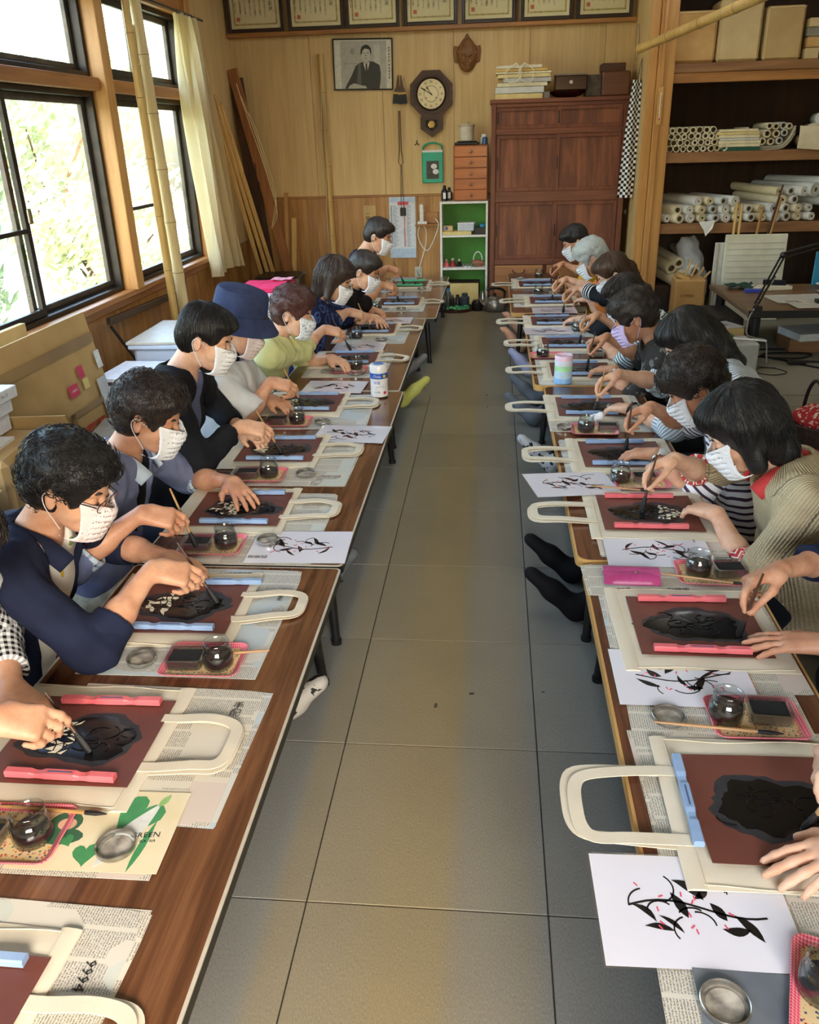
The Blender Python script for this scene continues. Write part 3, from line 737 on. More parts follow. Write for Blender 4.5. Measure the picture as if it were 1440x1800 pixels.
def brush_held(label, tip, top, w=.006, dark=False):
    tip, top = Vector(tip), Vector(top); d = top - tip; L = d.length; n = d / L
    r = thing('stencil_brush', label, 'brush', tip, 0, 'stencil brushes in hand'); zero = V(0, 0, 0)
    MB().tube([zero, n * .012, n * .035, n * .05], [w * .9, w * 1.25, w * 1.05, w * .7], 10, flat=1.2).build('bristles', M_bristle, r, True)
    MB().tube([n * .048, n * .075, n * .12, n * L], [w * .75, w * .8, w * .6, w * .45], 10).build('handle', M_darkh if dark else M_bamboo_h, r, True); return r
def leafpoly(cx, cy, a, L, w, bend=0):
    out = []
    for s_, rng in ((1, np.linspace(0, 1, 7)), (-1, np.linspace(1, 0, 7)[1:-1])):
        for t in rng:
            px = (t - .5) * L; py = s_ * w * math.sin(PI * t) * (1 - .3 * t) + bend * (4 * t * (1 - t))
            out.append((cx + px * math.cos(a) - py * math.sin(a), cy + px * math.sin(a) + py * math.cos(a)))
    return out[::-1]
def _design(seed):
    """plain leaf-and-stroke pattern in black with pink ties, a neutral stand-in for the stencil drawing"""
    rnd = random.Random(seed); mb = MB()
    for i in range(9):
        t = i / 8; cx, cy = -.07 + .14 * t, .03 * math.sin(2.6 * t * PI + seed) ; a = rnd.uniform(-1.2, 1.2)
        mb.prism(leafpoly(cx, cy, a, rnd.uniform(.03, .05), rnd.uniform(.004, .009), rnd.uniform(-.006, .006)), 0, .0003)
    for i in range(9):
        cx, cy = rnd.uniform(-.08, .07), rnd.uniform(-.04, .04); a0 = rnd.uniform(0, 6); q = rnd.uniform(.015, .035); ln = rnd.uniform(1, 2.4)
        mb.ribbon([(cx + q * math.cos(a0 + ln * t), cy + q * .8 * math.sin(a0 + ln * t), .0) for t in np.linspace(0, 1, 9)], .0022, .0003)
    mb.ribbon([(-.1 + .19 * t, .012 * math.sin(5 * t + seed), 0) for t in np.linspace(0, 1, 14)], .0028, .0003)
    mb.cur = 1
    for i in range(16): mb.box((rnd.uniform(-.08, .08), rnd.uniform(-.035, .035), .0003), (.007, .0022, .0003), Matrix.Rotation(rnd.uniform(0, 3), 3, 'Z'))
    return mb.mesh('printed_design', [M_print, M_printP])
DES = [_design(s_) for s_ in (1, 5, 8)]
PRa = MB().grid(lambda u, v: ((u - .5) * .297, (v - .5) * .21, .0008), 2, 2, .0006).mesh('sheet', M_paperW)
def print_sheet(label, c, rz, seed=0, dz=.0045, tilt=(0, 0), sc=1.0, seal=None):
    r = thing('printed_sheet', label, 'printout', (c[0], c[1], ZT_ + dz), rz, 'laminated pattern sheets'); r.rotation_euler = (tilt[0], tilt[1], rz); r.scale = (sc, sc, 1)
    part('sheet', PRa, r); part('printed_design', DES[seed % 3], r, (0.0, 0, .001), (0, 0, random.uniform(-.1, .1)), (1.1, 1.3, 1))
    mb = MB(); w, h = .1525, .109
    for a, b in (((-w, -h), (w, -h + .004)), ((-w, h - .004), (w, h)), ((-w, -h + .004), (-w + .004, h - .004)), ((w - .004, -h + .004), (w, h - .004))): mb.span((a[0], a[1], .0003), (b[0], b[1], .0008))
    mb.build('lamination_edge', M_film, r)
    if seal: text(seal[0], seal[1], M_print, r, (seal[2], seal[3], .0016), (0, 0, seal[4]), 'lettering')
    return r
# ------------------------------------------------------------------ the places along the tables
# key: side(+1 left row/-1 right row), stencil centre, owner phrase, weight material, rotation, progress
ST = [
 ('A', 1, (-.80, .685), 'at the empty nearest left place', M_blue, -.03, .9),
 ('B', 1, (-.825, 1.305), 'of the person in black gingham sleeves', M_pink, .0, .55),
 ('C', 1, (-.80, 1.84), 'of the person in the open navy jacket', M_blue, .02, .6),
 ('D', 1, (-.82, 2.465), 'of the person in the blue plaid shirt', M_blue, .02, .5),
 ('E', 1, (-.825, 3.035), 'of the person in the black cardigan', M_blue, .02, .7),
 ('F', 1, (-.84, 3.665), 'of the person in the bucket hat', M_blue, .0, .75),
 ('G', 1, (-.78, 4.50), 'of the person in the pale green sweater', M_blue, .02, .7),
 ('H', 1, (-.76, 5.27), 'of the person in ring-patterned navy', M_blue, .02, .9),
 ('I', 1, (-.68, 6.2), 'of the masked person in the black top', M_blue, .0, .8),
 ('J', 1, (-.68, 7.0), 'of the upright person in navy', M_green, .0, .8),
 ('K', -1, (.52, 1.195), 'of the nearest bare-handed person', M_blue, .02, .85),
 ('L', -1, (.505, 1.805), 'of the person with navy sleeves', M_pink, .0, .95),
 ('M', -1, (.50, 2.475), 'of the person in the beige knit sweater', M_pink, .0, .6),
 ('N', -1, (.49, 3.01), 'of the person in the wavy striped shirt', M_blue, .02, .9),
 ('O', -1, (.44, 3.61), 'of the person with grey striped cuffs', M_blue, .0, .8),
 ('P', -1, (.45, 4.25), 'of the person in the lilac mask', M_blue, .0, .9),
 ('Q', -1, (.44, 4.85), 'of the person in checked short sleeves', M_blue, .0, .8),
 ('R', -1, (.40, 5.47), 'of the person with white-banded cuffs', M_blue, .0, .9),
 ('S', -1, (.42, 6.2), 'of the grey-haired person in orange', M_blue, .0, .9),
 ('T', -1, (.36, 6.93), 'of the farthest person in yellow', M_blue, .0, .9),
]
ITEMS = {  # explicit positions on the table plane: jar, dish, lid, print(c, rz, tilt), tray(c, rz)
 'A': dict(),
 'B': dict(jar=(-.795, 1.045), dish=(-.885, 1.03), lid=(-.64, 1.035), tray=((-.835, 1.05), .03)),
 'C': dict(jar=(-.625, 1.585), dish=(-.705, 1.59), lid=(-.815, 1.595), tray=((-.665, 1.60), .02)),
 'D': dict(jar=(-.79, 2.2), dish=(-.875, 2.19), lid=(-.67, 2.235), tray=((-.83, 2.2), .02), pr=((-.565, 2.205), .03, (0, 0))),
 'E': dict(jar=(-.80, 2.77), dish=(-.88, 2.765), lid=(-.67, 2.79), tray=((-.835, 2.77), .0), pr=((-.57, 3.245), -.08, (0, 0))),
 'F': dict(jar=(-.83, 3.385), dish=(-.915, 3.385), lid=(-.72, 3.385), tray=((-.865, 3.39), .02), pr=((-.765, 3.95), -.05, (0, 0))),
 'G': dict(jar=(-.71, 4.29), dish=(-.80, 4.25), lid=(-.70, 4.19), tray=((-.745, 4.26), .0), pr=((-.77, 4.80), 0, (0, 0))),
 'H': dict(jar=(-.82, 5.04), dish=(-.90, 5.03), lid=(-.66, 4.97), pr=((-.68, 5.54), 0, (0, 0))),
 'I': dict(jar=(-.81, 5.93), dish=(-.90, 5.92), lid=(-.64, 5.93)),
 'J': dict(jar=(-.82, 6.86), dish=(-.88, 6.76), lid=(-.56, 6.76)),
 'K': dict(jar=(.475, .845), lid=(.335, .815), tray=((.50, .83), 1.25), pr=((.325, .975), .02 + PI, (0, 0))),
 'L': dict(jar=(.49, 1.455), dish=(.58, 1.465), lid=(.375, 1.45), tray=((.55, 1.455), .02), pr=((.43, 1.595), PI, (0, 0))),
 'M': dict(jar=(.57, 2.085), dish=(.655, 2.09), tray=((.605, 2.08), -.04), pr=((.485, 2.225), PI - .02, (0, 0))),
 'N': dict(jar=(.45, 2.755), dish=(.535, 2.76), tray=((.52, 2.745), .03), pr=((.28, 2.71), PI + .22, (0, -.04))),
 'O': dict(jar=(.385, 3.29), dish=(.475, 3.31), lid=(.305, 3.33), tray=((.42, 3.3), -.03)),
 'P': dict(jar=(.275, 4.53), dish=(.56, 4.56), tray=((.3, 4.55), .0)),
 'Q': dict(pr=((.345, 5.2), PI + .05, (0, 0)), dish=(.60, 5.18), jar=(.52, 5.2)),
 'R': dict(),
 'S': dict(jar=(.345, 6.5), dish=(.46, 6.52), pr=((.42, 5.84), PI, (0, 0))),
 'T': dict(jar=(.385, 7.3), lid=(.23, 7.22)),
}
NEWS = {  # newspaper rectangles: centre, w(x), h(y), rz, style
 'A': [((-.74, .70), .40, .44, -.03, 0)], 'B': [((-.70, 1.30), .42, .40, -.02, 1), ((-.79, 1.12), .46, .30, .01, 1)], 'C': [((-.74, 1.80), .42, .52, .0, 2)],
 'D': [((-.73, 2.36), .42, .52, .0, 0)], 'E': [((-.73, 2.94), .44, .50, .0, 0)], 'F': [((-.75, 3.57), .42, .50, .02, 2)], 'G': [((-.76, 4.40), .42, .52, .0, 0)],
 'H': [((-.74, 5.15), .44, .50, .0, 2)], 'I': [((-.70, 6.1), .44, .48, .0, 0)], 'J': [((-.70, 6.92), .42, .48, .0, 1)],
 'K': [((.50, 1.16), .40, .50, .02, 0)], 'L': [((.50, 1.76), .40, .42, .0, 1), ((.475, 1.45), .36, .22, -.02, 0)], 'M': [((.50, 2.44), .36, .50, .0, 1), ((.47, 2.05), .40, .17, .03, 0)],
 'N': [((.47, 2.95), .40, .48, .0, 2)], 'O': [((.45, 3.56), .40, .52, .0, 0)], 'P': [((.42, 4.24), .38, .50, .0, 0)], 'Q': [((.42, 4.90), .38, .56, .0, 2)],
 'R': [((.38, 5.45), .36, .40, .0, 0)], 'S': [((.33, 6.25), .36, .50, .0, 0)], 'T': [((.32, 7.0), .34, .50, .0, 1)]}
HEADS = {'A': [('9994', .026, .15, .10, -PI / 2, False), ('大阪', .02, .17, -.19, 0, True)], 'L': [('ウイルス入手法 出品疑い', .020, -.03, .085, 0, False)],
         'C': [('食品衛生', .017, .185, .12, 0, True), ('よこはま俳句教室', .014, .03, .235, 0, False)], 'B': [('手配', .026, .16, .13, 0, True)], 'M': [('いいえ', .02, -.12, -.055, 0, False), ('日曜版', .02, .03, -.055, 0, False)]}
for key, s_, c, own, wm, rz, done in ST:
    sx = s_; R0 = rz if s_ > 0 else rz + PI; idx = ord(key); it = ITEMS[key]
    for q, (nc, nw, nh, nrz, nm) in enumerate(NEWS[key]):
        lab = ('newspaper under the work ' if q == 0 else 'newspaper under the ink tray ') + own
        hd = HEADS.get(key, []) if (q == len(NEWS[key]) - 1 or key == 'B') and not (key == 'B' and q == 1) else []
        newspaper(lab, nc, nw, nh, nrz, nm, 3 if q == 0 else 2, hd, 0.0 if q == 0 else .0012)
    kz = .0034 if key == 'K' else 0
    bag = tote_bag('canvas tote bag under the stencil ' + own, c, R0, idx, key != 'L', l0=-.205 if s_ > 0 else -.19, l1=.172 if s_ > 0 else .195, hl=.142 if s_ > 0 else .165, skew={'C': .02, 'K': .0, 'D': -.0}.get(key, .0), hw={'K': .085, 'B': .075}.get(key, .062))
    bag.location.z += kz
    stencil('inked brown stencil sheet ' + own, (c[0], c[1]), R0, idx, done, dz=.0112 + kz)
    if key == 'K': weight('blue paperweight on the aisle edge of the stencil ' + own, (.36, 1.2), PI / 2 - .02, wm, .0146 + kz)
    else:
        cn = {M_blue.name: 'blue', M_pink.name: 'coral pink', M_green.name: 'green'}[wm.name]
        if key != 'X': weight('%s paperweight on the far stencil edge %s' % (cn, own), (c[0] + s_ * .012 + (.06 if key == 'C' else 0), c[1] + .118), rz + .02, wm)
        if key != 'A': weight('%s paperweight on the near stencil edge %s' % (cn, own), (c[0] + s_ * .01, c[1] - .115), rz - .015, wm)
    if 'tray' in it: tray('pink gingham tray ' + own, it['tray'][0], it['tray'][1])
    on = .0022 if 'tray' in it else 0
    if 'jar' in it: jar('glass ink jar ' + own, it['jar'], .0035 + on, idx % 3 != 0)
    if 'dish' in it: dish('clear dish of black sponge ' + own, it['dish'], random.uniform(-.06, .06), .0035 + on)
    if 'lid' in it: jlid('upturned jar lid ' + own, it['lid'], .0035 if key != 'D' else .0055)
    if 'pr' in it: print_sheet('white laminated pattern sheet ' + own, it['pr'][0], it['pr'][1], idx, .0036 if key == 'K' else .0108 if key == 'N' else .0048, it['pr'][2], seal={'L': ('OBABA', .011, -.115, -.07, PI / 2), 'M': ('OBABA', .011, -.115, -.07, PI / 2), 'K': ('OBABA', .011, -.115, -.06, PI / 2), 'D': ('西郷局', .02, -.115, -.065, PI)}.get(key))
# brushes lying down
T_ = lambda x, y: at_z(x, y, ZT_ + .012)
for lb, a, b in (('thin brush across the flowered tray nearest on the left', (0, 1420), (188, 1432)), ('brush handle sticking out behind the jar of the navy jacket', (474, 1146), (395, 1150)),
                 ('brush laid by the lid and tray on the right', (1150, 1272), (1378, 1291)), ('brush lying across the tray beside the beige sweater', (1160, 1010), (1322, 1030)),
                 ('brush lying on the tray nearer the wavy striped shirt', (1040, 856), (1148, 864))):
    p, q = T_(*a), T_(*b)
    brush_lying(lb, (p.x, p.y), (q.x, q.y), .0165)
# advertising page under the tray on the left
r = thing('advert_page', 'newspaper advert page with green bottle and hearts under the jar lid', 'newspaper', (-.685, 1.075, ZT_ + .0052), .02)
M_adbg = mat('advert_paper', (232, 222, 190), .7, (222, 208, 168), 8); M_adg = flat('advert_green', (70, 150, 92), .7); M_adl = flat('advert_light_green', (150, 196, 120), .7); M_adw = flat('advert_white', (228, 232, 226), .7)
M_adskin = flat('advert_skin', (222, 176, 150), .7); M_addark = flat('advert_dark_green', (58, 104, 74), .7)
MB().grid(lambda u, v: ((u - .5) * .27, (v - .5) * .19, .0004), 2, 2, .0003).build('page', M_adbg, r)
def heart(cx, cy, s_, a=0):
    out = []
    for k in range(20):
        t = 2 * PI * k / 20; x = .8 * 16 * math.sin(t) ** 3 / 16; y = (13 * math.cos(t) - 5 * math.cos(2 * t) - 2 * math.cos(3 * t) - math.cos(4 * t)) / 16
        out.append((cx + s_ * (x * math.cos(a) - y * math.sin(a)), cy + s_ * (x * math.sin(a) + y * math.cos(a))))
    return out[::-1]
mb = MB(); mb.prism(heart(.055, .035, .055, -.5), .0005, .0007); mb.prism(heart(-.005, -.058, .028, .2), .0005, .0007); mb.prism(heart(-.05, -.03, .016, .6), .0005, .0007)
mb.prism(leafpoly(.088, -.035, 1.45, .12, .008), .0005, .0007); mb.build('hearts', M_adg, r)
MB().prism(leafpoly(.055, -.01, 1.15, .17, .024), .0007, .0009).build('bottle', M_adw, r); MB().prism(leafpoly(.093, .072, 1.15, .035, .008), .0009, .0011).build('bottle_cap', M_adl, r)
mb = MB(); mb.prism([(-.07 + .03 * math.cos(t), .012 + .026 * math.sin(t)) for t in np.linspace(0, 2 * PI, 17)[:-1]], .0005, .0007); mb.prism([(-.07 + .045 * math.cos(t), -.02 + .02 * math.sin(t)) for t in np.linspace(0, 2 * PI, 17)[:-1]], .0005, .0006); mb.build('hood', M_addark, r)
mb = MB(); mb.prism([(-.066 + .017 * math.cos(t), .008 + .014 * math.sin(t)) for t in np.linspace(0, 2 * PI, 17)[:-1]], .0008, .0009); mb.prism([(-.03 + .012 * math.cos(t), .045 + .01 * math.sin(t)) for t in np.linspace(0, 2 * PI, 17)[:-1]], .0008, .0009); mb.build('figure', M_adskin, r)
text('GREEN', .017, M_print, r, (.086, -.012, .0012), (0, 0, .1)); text('DA･KA･RA', .009, M_print, r, (.086, -.026, .0012), (0, 0, .1))
# two tall pots on the tables
def lathe_thing(name, label, cat, loc, parts, group=None, rz=0):
    r = thing(name, label, cat, loc, rz, group)
    for nm, prof, mt in parts: MB().lathe(prof, seg=32).build(nm, mt, r, True)
    return r
M_white = flat('white_plastic', (240, 240, 240), .3); M_cobalt = flat('cobalt_label', (30, 88, 190), .35)
r = lathe_thing('wipes_canister', 'white and blue wipes canister on the left tables', 'canister', (-.525, 3.80, ZT_ + .006), (('tub', [(.038, 0), (.041, .002), (.041, .118), (.039, .12)], M_white), ('band', [(.0414, .088), (.0416, .089), (.0416, .113), (.0414, .114)], M_cobalt), ('cap', [(.039, .12), (.042, .1205), (.042, .146), (.039, .151), (.022, .1525)], M_white), ('flip_lid', [(.0, .1545), (.024, .1545), (.025, .1525)], flat('lid_blue', (70, 120, 190), .4))))
for k, (tx, z, sz, mt) in enumerate((('Clean', .1005, .018, M_white), ('除菌', .07, .016, M_cobalt), ('ウエット', .05, .010, M_cobalt), ('100枚', .025, .012, M_cobalt))):
    a = -PI / 2 - .1 + (.35 if k == 2 else 0); text(tx, sz, mt, r, (.0424 * math.cos(a), .0424 * math.sin(a), z), (PI / 2, 0, a + PI / 2))
MB().lathe([(.0, .001), (.008, .001), (.008, 0)], (.029, -.0305, .1), 16, Matrix.Rotation(.75, 3, 'Z') @ Matrix.Rotation(PI / 2, 3, 'X')).build('badge', flat('badge_yellow', (240, 190, 50), .4), r)
MB().lathe([(.0, .001), (.0075, .001), (.0075, 0)], (.029, -.0305, .022), 16, Matrix.Rotation(.75, 3, 'Z') @ Matrix.Rotation(PI / 2, 3, 'X')).build('badge', flat('badge_red', (214, 60, 80), .4), r)
lathe_thing('pastel_pot', 'tall round pot banded pink, green and blue on the right tables', 'pot', (.345, 4.02, ZT_ + .006), (
    ('base_band', [(.040, 0), (.043, .002), (.043, .026), (.0425, .027)], flat('pastel_blue', (140, 190, 240), .4)), ('lower_band', [(.0428, .027), (.0428, .062)], flat('pastel_sky', (200, 226, 244), .4)),
    ('green_band', [(.043, .062), (.043, .087)], flat('pastel_green', (176, 232, 180), .4)), ('upper_band', [(.0428, .087), (.0428, .112)], flat('pastel_white', (224, 230, 244), .4)),
    ('pink_rim', [(.043, .112), (.043, .133), (.041, .136), (.038, .134), (.0, .131)], flat('pastel_pink', (238, 206, 226), .4))))
# magenta glasses case
r = thing('glasses_case', 'magenta leather glasses case with a snap flap', 'case', (.385, 2.045, ZT_ + .005), -.03)
M_mag = mat('magenta_leather', (176, 66, 124), .4, (158, 54, 108), 20, (200, .2))
MB().grid(lambda u, v: ((u - .5) * .148, (v - .5) * .066, .004 + .02 * (1 - abs(2 * v - 1) ** 2.5) * (1 - .25 * abs(2 * u - 1) ** 6)), 16, 10, .004).build('body', M_mag, r, True)
MB().grid(lambda u, v: ((u - .5) * .15, (-.006 - .0 + (v - .5) * .05) + .028 - .012 * (2 * u - 1) ** 2 * (v < .3), .0262 - .010 * abs(v - .35) ** 1.5 * 2), 14, 6, .0016).build('flap', mat('magenta_flap', (190, 78, 136), .38, (176, 66, 124), 20), r, True)
MB().ball((.012, -.008, .0262), (.005, .005, .002), 10, 6).build('snap', M_steel, r, True)
# ================================================================== PEOPLE
class Field:
    """signed-distance field on a grid, meshed with surface nets"""
    def __init__(s, lo, hi, h):
        s.h = h; s.lo = np.array(lo, np.float32); n = np.ceil((np.array(hi) - s.lo) / h).astype(int) + 1
        s.ax = [s.lo[i] + h * np.arange(n[i], dtype=np.float32) for i in range(3)]; s.f = np.full(n, .05, np.float32)
    def block(s, lo, hi):
        sl = []
        for i in range(3):
            a = max(0, int((lo[i] - s.lo[i]) / s.h)); b = min(s.f.shape[i], int((hi[i] - s.lo[i]) / s.h) + 2)
            if b <= a: return None, None
            sl.append(slice(a, b))
        P = (s.ax[0][sl[0]][:, None, None], s.ax[1][sl[1]][None, :, None], s.ax[2][sl[2]][None, None, :])
        return tuple(sl), P
    def comb(s, sl, d, k, op):
        f = s.f[sl]
        if op == 'sub': d = -d
        if op == 'add':
            if k > 0: h = np.maximum(k - np.abs(f - d), 0) / k; s.f[sl] = np.minimum(f, d) - h * h * k * .25
            else: s.f[sl] = np.minimum(f, d)
        else:
            if k > 0: h = np.maximum(k - np.abs(f - d), 0) / k; s.f[sl] = np.maximum(f, d) + h * h * k * .25
            else: s.f[sl] = np.maximum(f, d)
    def cone(s, a, b, ra, rb, k=.02, op='add', flat=None, cut=None, pad=.05):
        """tapered capsule; flat=(dir, factor) squashes along dir; cut: 1 = flat end at b"""
        a, b = np.array(a, float), np.array(b, float); R = max(ra, rb) + k + pad
        sl, P = s.block(np.minimum(a, b) - R, np.maximum(a, b) + R)
        if sl is None: return
        ab = b - a; L2 = float(ab @ ab) + 1e-12
        q = [P[i] - a[i] for i in range(3)]
        t = np.clip((q[0] * ab[0] + q[1] * ab[1] + q[2] * ab[2]) / L2, 0, 1)
        r = [q[i] - t * ab[i] for i in range(3)]
        if flat is not None:
            n = np.array(flat[0], float); n = n / np.linalg.norm(n); dn = (r[0] * n[0] + r[1] * n[1] + r[2] * n[2]) * (1 / flat[1] - 1)
            r = [r[i] + dn * n[i] for i in range(3)]
        d = np.sqrt(r[0] ** 2 + r[1] ** 2 + r[2] ** 2) - (ra + (rb - ra) * t)
        if flat is not None: d = d * (flat[1] * .5 + .5)
        if cut:
            L = math.sqrt(L2); d = np.maximum(d, (q[0] * ab[0] + q[1] * ab[1] + q[2] * ab[2]) / L - L)
        s.comb(sl, d.astype(np.float32), k, op)
    def ell(s, c, r, k=.02, op='add', R=None, pad=.05):
        c, r = np.array(c, float), np.array(r, float); m_ = r.max() + k + pad
        sl, P = s.block(c - m_, c + m_)
        if sl is None: return
        q = [P[i] - c[i] for i in range(3)]
        if R is not None: q = [q[0] * R[0][i] + q[1] * R[1][i] + q[2] * R[2][i] for i in range(3)]   # columns of R are local axes
        k0 = np.sqrt((q[0] / r[0]) ** 2 + (q[1] / r[1]) ** 2 + (q[2] / r[2]) ** 2); k1 = np.sqrt((q[0] / r[0] ** 2) ** 2 + (q[1] / r[1] ** 2) ** 2 + (q[2] / r[2] ** 2) ** 2) + 1e-9
        s.comb(sl, (k0 * (k0 - 1) / k1).astype(np.float32), k, op)
    def displace(s, fn):
        P = (s.ax[0][:, None, None], s.ax[1][None, :, None], s.ax[2][None, None, :]); s.f += fn(*P).astype(np.float32)
    def mesh(s):
        f = s.f; f[0] = f[-1] = .05; f[:, 0] = f[:, -1] = .05; f[:, :, 0] = f[:, :, -1] = .05
        ins = f < 0
        c = ins[:-1, :-1, :-1].astype(np.int8)
        tot = np.zeros_like(c)
        for dx in (0, 1):
            for dy in (0, 1):
                for dz in (0, 1): tot += ins[dx:ins.shape[0] - 1 + dx, dy:ins.shape[1] - 1 + dy, dz:ins.shape[2] - 1 + dz]
        act = np.argwhere((tot > 0) & (tot < 8)); idx = np.full(c.shape, -1, np.int32); idx[tuple(act.T)] = np.arange(len(act))
        cor = np.array([(i, j, k) for i in (0, 1) for j in (0, 1) for k in (0, 1)])
        val = np.stack([f[act[:, 0] + o[0], act[:, 1] + o[1], act[:, 2] + o[2]] for o in cor], 1)
        acc = np.zeros((len(act), 3), np.float32); cnt = np.zeros(len(act), np.float32)
        for a in range(8):
            for b in range(a + 1, 8):
                if np.abs(cor[a] - cor[b]).sum() != 1: continue
                va, vb = val[:, a], val[:, b]; m_ = (va < 0) != (vb < 0)
                t = np.where(m_, va / np.where(m_, va - vb, 1), 0)
                acc += m_[:, None] * (cor[a] + t[:, None] * (cor[b] - cor[a])); cnt += m_
        v = (act + acc / cnt[:, None]) * s.h + s.lo
        F = []
        for ax in range(3):
            o1, o2 = [i for i in range(3) if i != ax]
            lo_, hi_ = [slice(1, -1)] * 3, [slice(1, -1)] * 3
            lo_[ax] = slice(0, -1); hi_[ax] = slice(1, None)
            A, B_ = ins[tuple(lo_)], ins[tuple(hi_)]
            e = np.argwhere(A != B_)
            if not len(e): continue
            g = e.copy(); g[:, o1] += 1; g[:, o2] += 1
            flip = A[tuple(e.T)]
            def cell(d1, d2):
                q = g.copy(); q[:, o1] -= d1; q[:, o2] -= d2; return idx[q[:, 0], q[:, 1], q[:, 2]]
            Q = np.stack([cell(1, 1), cell(0, 1), cell(0, 0), cell(1, 0)], 1)
            if ax == 1: flip = ~flip
            Q[~flip] = Q[~flip][:, ::-1]; F.append(Q)
        return v, np.concatenate(F)
def np_mesh(name, v, q, mats, cuv=None, smooth=True):
    me = bpy.data.meshes.new(name); me.vertices.add(len(v)); me.vertices.foreach_set('co', v.astype(np.float32).ravel())
    me.loops.add(len(q) * 4); me.loops.foreach_set('vertex_index', q.astype(np.int32).ravel())
    me.polygons.add(len(q)); me.polygons.foreach_set('loop_start', np.arange(0, len(q) * 4, 4, dtype=np.int32))
    for m_ in (mats if isinstance(mats, (list, tuple)) else [mats]): me.materials.append(m_)
    me.update(calc_edges=True); me.polygons.foreach_set('use_smooth', np.ones(len(q), bool))
    if cuv is not None:
        at = me.attributes.new('cuv', 'FLOAT_VECTOR', 'POINT'); at.data.foreach_set('vector', cuv.astype(np.float32).ravel())
    me.validate(); return me
def nz(x, y, z, f, ph=0.):
    return (np.sin(f * x + 1.7 * np.sin(f * .6 * y + ph) + ph) * np.sin(f * y * 1.1 + 1.3 * np.sin(f * .7 * z) + 2 * ph) + np.sin(f * z * .9 + 1.5 * np.sin(f * .5 * x + ph))) * .5
# ---- materials
def skinmat(name, c1, c2):
    B = NB(name); n = B.noise(B.coord('Object'), 22, 4); B.set(col=B.ramp(n, [(.32, srgb(*c2)), (.68, srgb(*c1))]), rough=.48, spec=.35, sss=.06)
    B.b.inputs['Subsurface Radius'].default_value = (.012, .005, .003); B.bump(B.noise(B.coord('Object'), 160, 3), .22, .0015); return B.mat
M_skin = [skinmat('skin_a', (222, 172, 140), (200, 144, 112)), skinmat('skin_b', (212, 160, 128), (186, 128, 98)), skinmat('skin_c', (228, 184, 156), (206, 154, 124))]
def hairmat(name, c1, c2, rough=.38):
    B = NB(name); n = B.noise(B.coord('Object', (40, 40, 9)), 6, 4, .6); B.set(col=B.ramp(n, [(.35, srgb(*c2)), (.7, srgb(*c1))]), rough=rough, spec=.45)
    B.bump(B.noise(B.coord('Object', (70, 70, 16)), 6, 3), .6, .004); return B.mat
M_hair = dict(black=hairmat('hair_black', (30, 28, 29), (15, 14, 15)), dark=hairmat('hair_dark_brown', (52, 40, 34), (27, 21, 19)), red=hairmat('hair_reddish', (96, 54, 44), (50, 29, 26)),
              brown=hairmat('hair_brown', (92, 66, 46), (52, 36, 26)), grey=hairmat('hair_grey', (198, 204, 202), (150, 158, 158), .5), bob=hairmat('hair_bob_brown', (72, 56, 46), (38, 29, 25)))
def clothmat(name, c1, c2=None, bump=.25, scale=10, rough=.85, weave=420):
    B = NB(name); n = B.noise(B.coord('Object'), scale, 4); c1_ = srgb(*c1); c2_ = srgb(*c2) if c2 else tuple(x * .8 for x in c1_[:3]) + (1,)
    B.set(col=B.ramp(n, [(.3, c2_), (.7, c1_)]), rough=rough, spec=.2); B.bump(B.noise(B.coord('Object'), weave, 2), bump, .0012); return B.mat
